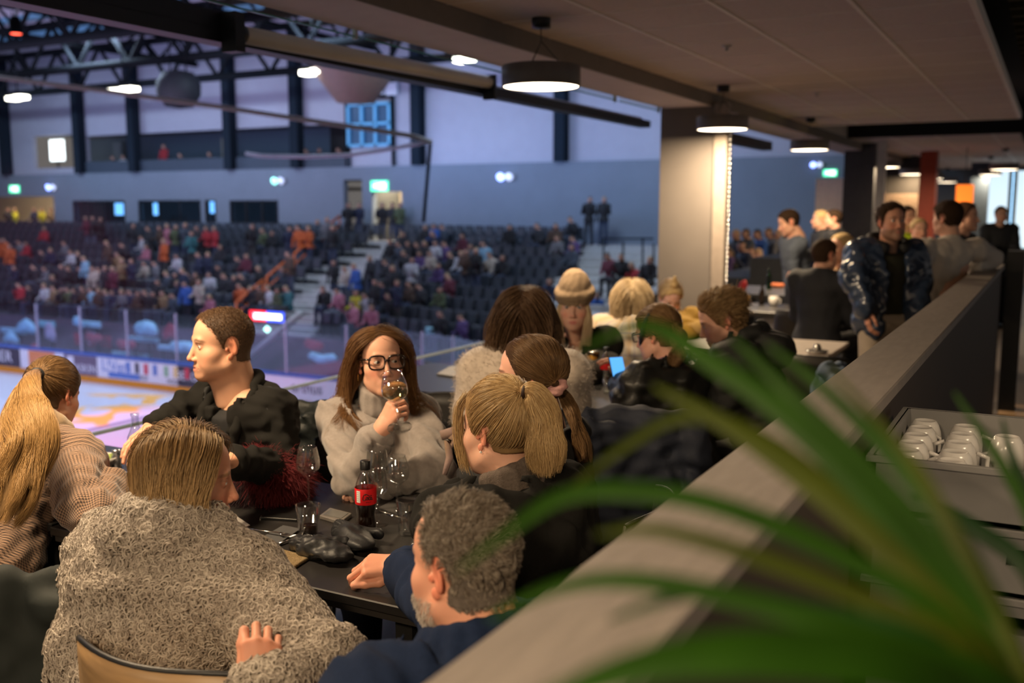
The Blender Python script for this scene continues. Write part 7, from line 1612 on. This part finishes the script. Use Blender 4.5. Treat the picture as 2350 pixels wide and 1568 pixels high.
k = MB(); k.box((-.09, -.05, 0), (.09, .05, .05), bev=.02); o = k.build('snack_packet', M('packet_orange', (.62, .16, .05), .5, var=.5, vs=30)); o.location = zpl(1782, 660, .75); tag(o, 'orange snack packet at the back of the far table', 'packet')
k = MB(); k.tube([(-.03, 0, 0), (0, .0, .1), (.02, 0, .14)], [.05, .045, .01], 10); o = k.build('napkin', M('napkin_red', (.45, .03, .04), .8)); o.location = zpl(1706, 672, .75); tag(o, 'red folded napkin beside the pale column', 'napkin')
k = MB(); k.tube([(-.06, 0, .03), (0, 0, .05), (.07, 0, .04)], [.025, .04, .02], 10); o = k.build('bread_roll', M('bread_tan', (.60, .36, .20), .7)); o.location = zpl(1853, 676, .75); tag(o, 'bread roll on the far table beside the green bottle', 'bread')
k = MB(); k.lathe([(0, 0), (.05, 0), (.075, .02), (.07, .022), (0, .01)], n=24); k.lathe([(0, .02), (.03, .03), (.02, .06), (0, .07)], n=18); o = k.build('serving_dish', m_steel); o.location = zpl(1875, 812, .75); tag(o, 'shiny steel dish at the corner of the pale topped table', 'dish')
o, _, _ = drape('jacket', dep(1910, 850, 5.6), RT*.6+F_*.6, RT, .22, .35, M('blue_grey_jacket', (.10, .14, .21), .7), 'blue-grey jacket hanging on a chair beside the ledge', 'jacket', seed=11, sleeves=False)
# ------------------------------------------------------------------ dish trolley behind the ledge
m_crate = M('crate_grey', (.20, .195, .19), .5, var=.06); m_crated = M('crate_dark', (.06, .058, .056), .6)
X0, X1, Y0_, Y1_ = -.315, .12, 2.22, 2.80; ZT = 1.175
tr_o = empty('dish_trolley', (X0, Y0_, 0), 'grey plastic trolley loaded with crates behind the ledge', 'trolley'); k = MB()
for x in (.02, X1-X0-.02):
    for y in (.02, Y1_-Y0_-.02): k.tube([(x, y, .06), (x, y, .30)], .015, 8)
k.box((0, 0, .28), (X1-X0, Y1_-Y0_, .31)); k.build('frame', m_crated, tr_o)
for x in (.02, X1-X0-.02):
    for y in (.02, Y1_-Y0_-.02): k = MB(); k.lathe([(0, -.012), (.03, -.012), (.03, .012), (0, .012)], n=16); w_ = k.build('wheel', m_blk, tr_o); w_.location = (x, y, .032); w_.rotation_euler = (pi/2, 0, 0)
cr_n = ('bottom', 'second', 'third', 'fourth', 'fifth', 'topmost')
def crate(z, h, i):
    t = empty('dish_crate', (X0, Y0_, z), '%s grey dish crate of the stack on the trolley' % cr_n[i], 'crate', 'stacked grey dish crates'); W_, D_ = X1-X0, Y1_-Y0_; k = MB(); th = .008; hx0, hx1, hz0, hz1 = W_*.62, W_*.92, h*.45, h*.72
    k.box((0, 0, 0), (W_, D_, .008)); k.box((0, D_-th, 0), (W_, D_, h)); k.box((0, 0, 0), (th, D_, h)); k.box((W_-th, 0, 0), (W_, D_, h))
    if i == 5: k.box((0, 0, 0), (W_, th, h))
    else: k.box((0, 0, 0), (W_, th, hz0)); k.box((0, 0, hz1), (W_, th, h)); k.box((0, 0, hz0), (hx0, th, hz1)); k.box((hx1, 0, hz0), (W_, th, hz1)); k.box(((hx0+hx1)/2-.006, 0, hz0), ((hx0+hx1)/2+.006, th, hz1))
    k.build('crate_body', m_crate, t); k = MB(); r = .012
    k.box((-r, -r, h-.012), (W_+r, .003, h)); k.box((-r, D_-.003, h-.012), (W_+r, D_+r, h)); k.box((-r, 0, h-.012), (.003, D_, h)); k.box((W_-.003, 0, h-.012), (W_+r, D_, h)); k.build('rim', m_crate, t)
zz = .31
for i, h_ in enumerate((.155, .150, .145, .145, .145, .125)): crate(zz, h_-.004, i); zz += h_
ZB = zz-.125+.010
colm = (('first column from the ledge', -.262, (2.72, 2.63, 2.54, 2.45, 2.36, 2.28)), ('second column from the ledge', -.165, (2.70, 2.60, 2.50, 2.40, 2.31)), ('third column from the ledge', -.068, (2.62,)))
nth = ('farthest', 'second', 'third', 'fourth', 'fifth', 'nearest')
for cn, x, ys in colm:
    for j, y in enumerate(ys):
        k_ = mug((x, y, ZB+.098), 'upturned white mug, %s of the %s in the top crate' % (nth[j] if j < len(ys)-1 or len(ys) == 1 else 'nearest', cn) if len(ys) > 1 else 'single upturned white mug farthest from the ledge in the top crate', 'upturned mugs in the crate', r=.041, h=.098); k_.rotation_euler = (pi, 0, random.uniform(0, 6))
for i in range(5):
    k = MB(); k.tube([(0, 0, 0), (.05, .02, .004), (.14, .05, .0)], [.006, .004, .009], 7, flat=.4); o = k.build('spoon', m_steel); o.location = (-.02+.02*i, 2.34+.05*i, ZB+.004); o.rotation_euler = (0, 0, .3*i); tag(o, 'steel spoon lying in the top crate beside the mugs', 'spoon', 'spoons in the top crate')
for i, (x, zc) in enumerate(((-.02, .76+.03), (.05, .91))):
    pass
# ------------------------------------------------------------------ palm in front of the lens, on its stand
m_leafs = [M('palm_leaf_green', (.009, .034, .0003), .6, spec=.12, var=.25, vs=18, stretch=(1, 1, 1)), M('palm_leaf_olive', (.024, .034, .0008), .6, spec=.12, var=.25, vs=18), M('palm_leaf_dark', (.005, .026, .003), .55, spec=.2, var=.2)]
LS = .66; pb = dep(2420, 1800, .80*LS); pl = empty('potted_palm', (pb[0], pb[1], 0), 'large out-of-focus green palm at the lower right, beside the camera', 'plant')
PO = np.array((pb[0], pb[1], 0))
MB().lathe([(0, pb[2]-.30), (.09, pb[2]-.30), (.12, pb[2]-.08), (.125, pb[2]-.06), (.11, pb[2]-.06), (.10, pb[2]-.09), (0, pb[2]-.09)], n=32).build('pot', M('pot_grey', (.08, .075, .07), .6), pl)
k = MB(); k.box((-.14, -.14, 0), (.14, .14, pb[2]-.30)); k.build('stand', m_crated, pl)
def leaf(pts, wpx, mi, roll=0.0):
    """pts: (px, py, depth) from base to tip; a folded blade"""
    pts = [(q[0], q[1], q[2]*LS) for q in pts]; C = catmull([dep(*q) for q in pts], 26)-PO; n = len(C); L = MB(); V = []; d_av = np.mean([q[2] for q in pts]); W_ = wpx*d_av/FPX*.41
    for i in range(n):
        t = i/(n-1); T = unit(C[min(i+1, n-1)]-C[max(i-1, 0)]); vw = unit(C[i]+PO-CAMP); s_ = unit(np.cross(T, vw)); nn = np.cross(s_, T); s2 = unit(s_*cos(roll)+nn*sin(roll)); w = W_*(sin(pi*min(1, .12+.88*t))**.75)*(1-.25*t)+.0008
        V += [tuple(C[i]-s2*w-nn*.0), tuple(C[i]+nn*w*.30), tuple(C[i]+s2*w)]
    off = len(V); V += [(x, y, z-.0008) for x, y, z in V]; Fs = []
    for i in range(n-1):
        for j in (0, 1): a = i*3+j; Fs += [(a, a+1, a+4, a+3), (off+a+3, off+a+4, off+a+1, off+a)]
    L.add(V, Fs, True); L.build('leaf', m_leafs[mi], pl)
B0 = (2400, 1700, .80)
for pts, wd, mi in (
    ([B0, (2240, 1440, .82), (2000, 1150, .86), (1800, 950, .90), (1640, 835, .94), (1480, 745, 1.0), (1330, 800, 1.05)], 72, 0),
    ([B0, (2300, 1500, .82), (2140, 1250, .86), (1960, 1050, .9), (1800, 890, .94), (1680, 775, .98)], 66, 0),
    ([B0, (2330, 1500, .84), (2210, 1260, .88), (2060, 1060, .92), (1900, 900, .96), (1760, 790, 1.0)], 60, 0),
    ([B0, (2280, 1530, .78), (2050, 1280, .82), (1850, 1105, .86), (1650, 965, .9), (1500, 885, .94)], 74, 1),
    ([B0, (2200, 1440, .78), (1950, 1285, .8), (1700, 1175, .82), (1500, 1130, .84), (1300, 1135, .86), (1150, 1230, .88), (1050, 1310, .9)], 56, 0),
    ([B0, (2300, 1560, .74), (2000, 1460, .74), (1700, 1375, .76), (1450, 1330, .78), (1270, 1350, .8), (1120, 1420, .82)], 60, 0),
    ([B0, (2250, 1500, .74), (1950, 1360, .76), (1700, 1265, .78), (1500, 1215, .8), (1370, 1225, .82)], 52, 1),
    ([(2420, 1760, .74), (2150, 1560, .66), (1850, 1500, .64), (1500, 1520, .64), (1150, 1640, .66)], 150, 0),
    ([B0, (2200, 1430, .84), (1850, 1070, .9), (1600, 955, .94), (1440, 1020, .96), (1280, 1145, .98)], 40, 1),
    ([(2440, 1500, 1.2), (2350, 1300, 1.25), (2240, 1215, 1.3), (2130, 1150, 1.35), (2090, 1140, 1.36)], 52, 2),
    ([(2440, 1400, 1.1), (2360, 1180, 1.15), (2290, 1050, 1.2), (2190, 900, 1.25)], 34, 0),
    ([(2450, 1350, 1.2), (2370, 1150, 1.3), (2320, 1040, 1.35), (2300, 960, 1.4)], 24, 2),
    ([B0, (2350, 1560, .8), (2250, 1350, .84), (2150, 1150, .88), (2060, 1020, .92), (1900, 840, .96)], 44, 1),
    ([B0, (2150, 1480, .74), (1850, 1400, .76), (1600, 1360, .78), (1400, 1420, .8)], 46, 2)): leaf(pts, wd, mi, roll=.25)
k = MB(); k.tube([tuple(dep(2255, 1560, 1.5)), tuple(dep(2250, 1480, 1.5))], .012, 10); o = k.build('brass_tap', M('brass_dull', (.5, .3, .12), .3, .9)); tag(o, 'thin brass rod behind the palm at the lower right', 'rod')
# ------------------------------------------------------------------ spectators
def info_mat(name, rough=.8):
    m, t, b = newmat(name); oi = nd(t, 'ShaderNodeObjectInfo'); t.links.new(oi.outputs['Color'], b.inputs['Base Color']); b.inputs['Roughness'].default_value = rough; return m
def rand_mat(name, cols):
    m, t, b = newmat(name); oi = nd(t, 'ShaderNodeObjectInfo'); r = nd(t, 'ShaderNodeValToRGB', {0: oi.outputs['Random']}); r.color_ramp.interpolation = 'CONSTANT'; e = r.color_ramp.elements; e[0].color = c4(cols[0]); e[1].position = 1/len(cols); e[1].color = c4(cols[1])
    for i in range(2, len(cols)): x = e.new(i/len(cols)); x.color = c4(cols[i])
    t.links.new(r.outputs[0], b.inputs['Base Color']); b.inputs['Roughness'].default_value = .8; return m
m_ctop = info_mat('spectator_top'); m_chair_ = rand_mat('spectator_hair', ((.02, .012, .008), (.06, .035, .018), (.28, .19, .1), (.10, .06, .03), (.015, .012, .012))); m_cskin = M('spectator_skin', (.40, .22, .16), .6, var=.05); m_cleg = rand_mat('spectator_legs', ((.012, .013, .018), (.02, .03, .06), (.03, .03, .03), (.05, .06, .09)))
def spect(seated, var):
    g = random.Random(var*7+seated); v = Vol((-.45, -.35, -.02), (.45, .75, 1.9), .026); tw = g.uniform(-.08, .08); ln = g.uniform(0, .12)
    if seated: hp = np.array((0, 0, .50)); nk = np.array((tw*.3, ln, 1.02)); kn = [np.array((s*.11, .42, .50)) for s in (-1, 1)]; ft = [np.array((s*.12, .40, .05)) for s in (-1, 1)]
    else: hp = np.array((0, 0, .92)); nk = np.array((tw*.3, ln*.4, 1.47)); kn = [np.array((s*.10, .03, .5)) for s in (-1, 1)]; ft = [np.array((s*.12, 0, .05)) for s in (-1, 1)]
    H = nk+np.array((tw, .05, .15)); sh = [nk+np.array((s*.185, 0, -.06)) for s in (-1, 1)]
    v.el(H, (.08, .098, .118), 0); v.rc(nk, H, .06, .06, .03)
    v.el((hp+nk)/2+np.array((0, .0, .04)), (.19, .135, .29), .05); v.rc(sh[0], sh[1], .075, .075, .05); v.el(hp, (.18, .15, .13), .05)
    for i, s in enumerate((-1, 1)):
        mode = g.choice((0, 1, 2)); e = sh[i]+np.array((s*.06, .06, -.27)); w_ = e+np.array((-s*.08, .2, -.02)) if mode < 2 else e+np.array((-s*.1, .14, .2))
        if not seated and mode == 0: w_ = e+np.array((0, .05, -.24))
        v.rc(sh[i], e, .062, .052, .03); v.rc(e, w_, .05, .042, .03); v.el(w_+unit(w_-e)*.05, (.045, .045, .045), .02)
        v.rc(hp+np.array((s*.09, 0, 0)), kn[i], .09, .065, .04); v.rc(kn[i], ft[i], .062, .05, .04); v.rc(ft[i], ft[i]+np.array((0, .13, -.01)), .05, .04, .03)
    V, Q = v.mesh(); me = npmesh('spectator', V, Q)
    for m in (m_cskin, m_chair_, m_ctop, m_cleg): me.materials.append(m)
    c = V[Q].mean(1); mi = np.full(len(Q), 2)
    leg = (c[:, 2] < .62) & ((c[:, 1] > .12) | (c[:, 2] < .42)) if seated else c[:, 2] < .86
    mi[leg] = 3; hd = (c[:, 2] > nk[2]+.045) & (np.linalg.norm((c-H)[:, :2], axis=1) < .15); mi[hd] = 0; mi[hd & ((c[:, 2] > H[2]+.055) | ((c[:, 1] < H[1]-.015) & (c[:, 2] > H[2]-.07)))] = 1
    for i, s in enumerate((-1, 1)): pass
    me.polygons.foreach_set('material_index', mi.astype(np.int32)); return me
SEATED = [spect(1, i) for i in range(5)]; STAND = [spect(0, i) for i in range(5)]
PAL = dict(k=('black', (.010, .010, .012)), d=('dark grey', (.022, .023, .028)), n=('navy', (.012, .022, .06)), s=('slate', (.06, .08, .11)), g=('grey', (.18, .18, .20)), w=('white', (.60, .60, .64)), c=('cream', (.52, .44, .36)), r=('red', (.50, .03, .04)), o=('orange', (.62, .12, .02)), p=('pink', (.50, .18, .24)), v=('purple', (.11, .06, .20)), b=('blue', (.03, .12, .45)), l=('pale blue', (.26, .48, .65)), y=('yellow', (.65, .58, .03)), t=('tan', (.30, .19, .09)), m=('maroon', (.14, .02, .04)), e=('olive green', (.09, .12, .05)), a=('teal', (.03, .16, .17)), f=('brown', (.09, .05, .03)))
LZ = '''30,500,T,o 62,505,T,o 95,520,T,o 315,430,S,r 200,490,S,r 150,500,S,g 450,500,S,g 495,560,S,w 640,350,T,d 690,350,T,k 610,345,T,m 920,400,T,d 945,455,S,w 1035,410,T,d 1105,395,T,f 1150,400,T,p 1190,400,T,e 1270,410,T,s 1315,440,T,a 1365,410,T,d 1415,420,T,r 1470,405,T,r 1005,525,S,p 1135,515,T,o 1205,560,S,w 760,520,T,f 790,550,S,t
1410,550,T,n 1375,560,T,n 1720,410,T,k 1790,440,S,e 1835,440,S,d 1970,420,T,n 2045,430,T,o 2105,400,T,o 2165,370,T,s 2225,360,T,g 2262,390,T,k 1620,610,S,d 1655,615,S,m 2010,610,T,f 440,640,T,d 520,590,S,k 610,640,T,l 665,650,T,c 735,650,T,d 785,680,T,m 850,645,T,t 915,650,T,n 990,640,S,c 1060,640,S,g 330,700,S,g 375,710,S,d 480,690,S,k
1140,690,S,s 1190,690,S,d 1240,680,T,n 1285,690,S,d 1340,690,S,f 1425,720,S,w 1925,700,S,s 1880,790,S,w 1570,740,S,d 1610,720,S,k 155,850,S,r 225,860,S,d 320,830,S,w 420,800,S,k 505,850,S,d 555,870,S,l 735,800,S,n 770,850,S,n 840,880,S,f 905,890,S,k 1290,830,T,b 1375,850,T,c 1440,850,S,p 1640,800,S,o 1700,800,S,f 1780,830,S,e 1860,850,S,a 385,930,S,t 470,930,S,e 545,930,S,f 610,930,S,f 660,920,S,s 755,970,S,g 880,950,S,k 1075,990,S,t 1190,1010,S,s
250,700,S,d 690,720,S,g 1080,760,S,d 560,660,S,d 1500,560,S,d 1530,700,S,d 1760,640,S,k 1460,650,S,d 300,560,S,d 360,570,S,n 840,500,S,d 1690,800,S,d 120,640,S,n 1220,760,S,n'''
RZ = '''825,390,S,d 885,380,S,b 935,370,S,s 885,460,S,n 1085,460,S,m 1225,520,S,l 1390,370,S,k 1590,380,S,d 1700,380,S,f 1810,370,S,k 1715,480,S,g 1825,490,S,v 650,510,S,s 715,500,S,d 770,510,S,k 830,510,S,d 895,515,S,w 960,510,S,v 1045,550,S,w 1125,540,S,g 790,580,S,v 740,610,T,w 860,600,S,c 1105,600,T,f 1175,590,T,k 1270,610,S,c 1330,620,S,d 465,590,T,d 615,690,T,d 920,680,S,v 985,690,S,m 365,830,S,y 420,860,S,w 240,840,S,p 140,830,S,k 500,760,T,k 650,770,T,n 720,780,S,f 790,780,S,d 925,790,S,e 1375,810,S,g 1660,740,S,n 1655,840,S,w 935,1100,S,k 1075,1090,S,v 375,660,T,b 540,780,S,n 580,870,S,d 690,600,S,d 1000,600,S,k 560,620,S,d 680,470,S,d 1820,570,S,s 590,520,S,k 350,1040,S,p 465,1040,S,p'''
crowd = []
def place(spec, ox, oy, right):
    for tok in spec.split():
        zx, zy, ps, cl = tok.split(','); px, py = ox+float(zx)/2.9375, oy+float(zy)/2.9375+4; best = None
        for k in range(NR):
            if right:
                a = rowR(k); n = np.array((sin(A10), cos(A10), 0)); q0 = np.array(a)+n*.40; r = ray(px, py); s = ((q0-CAMP)@n)/(r@n); P = CAMP+r*s; z = a.z
            else: P = ypl(px, py, Y0+TR*k+.40); z = Z0+RS*k
            e = abs(P[2]-(z+(1.17 if ps == 'S' else 1.62)))
            if best is None or e < best[0]: best = (e, P, z, k)
        e, P, z, k = best
        if (not right) and P[0] > -25.2+.1*k: P[0] = -25.3+.1*k
        if right and P[0] < rowR(k).x+.1: P = np.array(rowR(k))+np.array((.3, .40, 0))
        crowd.append([ps, cl, k, right, P[0], P[1], z])
place(LZ, 0, 380, False); place(RZ, 700, 380, True)
rown = ['front row', 'second row', 'third row', 'fourth row', 'fifth row', 'sixth row', 'seventh row', 'eighth row', 'ninth row', 'top row']; cnt = {}; used_ = {}
ordw = ['first', 'second', 'third', 'fourth', 'fifth', 'sixth', 'seventh', 'eighth', 'ninth', 'tenth', 'eleventh', 'twelfth', 'thirteenth', 'fourteenth', 'fifteenth', 'sixteenth', 'seventeenth', 'eighteenth', 'nineteenth', 'twentieth', 'twenty-first', 'twenty-second', 'twenty-third', 'twenty-fourth', 'twenty-fifth', 'twenty-sixth']
crowd.sort(key=lambda c: (c[3], c[2], c[4]))
last = None
for ps, cl, k, right, x, y, z in crowd:
    key = (right, k); cnt[key] = cnt.get(key, 0)+1
    if last and last[0] == key and x-last[1] < .44: x = last[1]+.44
    last = (key, x); me = (SEATED if ps == 'S' else STAND)[(cnt[key]*3+k) % 5]; o = bpy.data.objects.new('person', me); COL.objects.link(o)
    o.location = (x, y-(.06 if ps == 'S' else .20), z-(.04 if ps == 'S' else 0)); o.rotation_euler = (0, 0, pi-(A10 if right else 0)+random.uniform(-.3, .3)); sc_ = random.uniform(.95, 1.05); o.scale = (sc_,)*3; o.color = c4([q*.62 for q in PAL[cl][1]])
    tag(o, '%s spectator in %s, %s of the %s block, %s from left' % ('seated' if ps == 'S' else 'standing', PAL[cl][0], rown[k], 'right' if right else 'left', ordw[cnt[key]-1]), 'person', 'spectators in the stands')
def single(px, py, Y, zf, ps, cl, label, rz=pi, hgt=None):
    me = (SEATED if ps == 'S' else STAND)[int(px) % 5]; p = ypl(px, py, Y); o = bpy.data.objects.new('person', me); COL.objects.link(o); hh = 1.17 if ps == 'S' else 1.62
    zf = p[2]-hh if zf is None else zf; o.location = (p[0], Y, zf); o.rotation_euler = (0, 0, rz); o.color = c4([q*.62 for q in PAL[cl][1]]); tag(o, label, 'person'); return o
single(19, 480, WY+1.0, .0, 'T', 'd', 'dark-clothed person standing in the lit lobby doorway, leftmost'); single(34, 490, WY+1.2, .0, 'T', 'y', 'person in yellow-green vest standing in the lit lobby')
single(78, 472, WY+1.0, .0, 'T', 'n', 'person in navy coat standing in the middle of the lit lobby'); single(97, 478, WY+1.5, .0, 'T', 'y', 'person in yellow vest behind the navy coat in the lobby'); single(117, 470, WY+1.2, .0, 'T', 't', 'tan-clothed person at the right side of the lit lobby')
single(799, 492, 33.4, .2, 'T', 'k', 'person in black at the top of the concrete stairs, left of the doorway'); single(824, 486, 33.6, .2, 'T', 'n', 'person in navy at the top of the concrete stairs'); single(877, 486, 33.9, .2, 'T', 'k', 'person in black standing before the lit doorway'); single(901, 479, 33.9, .2, 'T', 'd', 'dark-clothed person standing right of the one in black before the doorway'); single(918, 479, 33.8, .2, 'T', 'e', 'person in olive standing at the right edge of the lit doorway')
single(1352, 466, 33.0, .38, 'T', 'k', 'left of two people standing against the bare wall, dark jacket over white shirt'); single(1386, 470, 33.0, .38, 'T', 'k', 'right of two people standing against the bare wall, all black')
single(376, 336, WY+.9, 3.05, 'T', 'r', 'person in red standing in the press box window')
for px, py, cl, lb in ((262, 350, 'd', 'dark-clothed person left of the second column in the press box'), (285, 352, 'w', 'pale-clothed person left of the second column in the press box'), (418, 350, 'k', 'person in black right of the one in red in the press box'), (484, 352, 'd', 'dark-clothed person in the middle of the press box'), (708, 350, 'm', 'maroon-clothed person right of the fourth column in the press box'), (735, 352, 'd', 'dark-clothed person near the right end of the press box'), (782, 352, 'm', 'maroon-clothed person at the right end of the press box')): single(px, py, WY+.88, 3.05, 'S', cl, lb)
single(766, 603, 29.3, None, 'T', 'k', 'person in black walking down the concrete stairs'); single(797, 618, 28.6, None, 'S', 'c', 'person in cream sitting at the edge of the concrete stairs'); single(748, 662, 27.2, None, 'S', 'k', 'person in black sitting low beside the concrete stairs')
for px, py, cl, lb in ((1402, 582, 'm', 'person in maroon seated on the pale steps left of the column'), (1429, 584, 'k', 'person in black seated beside the maroon top on the pale steps'), (1458, 604, 'r', 'person in red seated on the pale steps near the column'), (1490, 590, 'd', 'dark-clothed person seated nearest the column on the pale steps'), (1371, 670, 'b', 'person in blue seated low at the foot of the pale steps')): single(px, py+6, 27.0, None, 'S', cl, lb)
# side block seen right of the pale column, its seats face the rink
sb = MB(); base_ = dep(1725, 640, 19.5); m_sb = m_concd
for i in range(5): sb.box((base_[0]-2.2+i*.8, 15.5, -1.6), (base_[0]-2.2+(i+1)*.8 if i < 4 else base_[0]+4.5, 25, -.35+.32*i))
struct(sb.build('floor_stand_side', m_sb))
for i, (zx, zy, cl, lb) in enumerate(((655, 400, 'k', 'person in black in the back row right of the pale column, leftmost'), (722, 395, 's', 'person in slate in the back row right of the pale column'), (778, 400, 'b', 'person in blue in the back row right of the pale column'), (850, 392, 'g', 'person in grey in the back row right of the pale column'), (905, 402, 'd', 'person in dark grey at the right end of the back row past the column'), (600, 490, 'v', 'person in purple in the front row right of the pale column, leftmost'), (625, 520, 'k', 'person in black in the front row right of the pale column'), (742, 505, 'b', 'person in bright blue in the front row right of the pale column'), (788, 518, 'l', 'person in pale blue at the right of the front row past the column'), (690, 470, 'n', 'person in navy in the middle row right of the pale column'))):
    px, py = 1450+zx/2.611, 380+zy/2.611; p = dep(px, py+5, 19.0 if zy > 450 else 20.5); o = bpy.data.objects.new('person', SEATED[i % 5]); COL.objects.link(o); o.location = p-np.array((0, 0, 1.17)); o.rotation_euler = (0, 0, pi*.72); o.color = c4([q*.62 for q in PAL[cl][1]]); tag(o, lb, 'person')
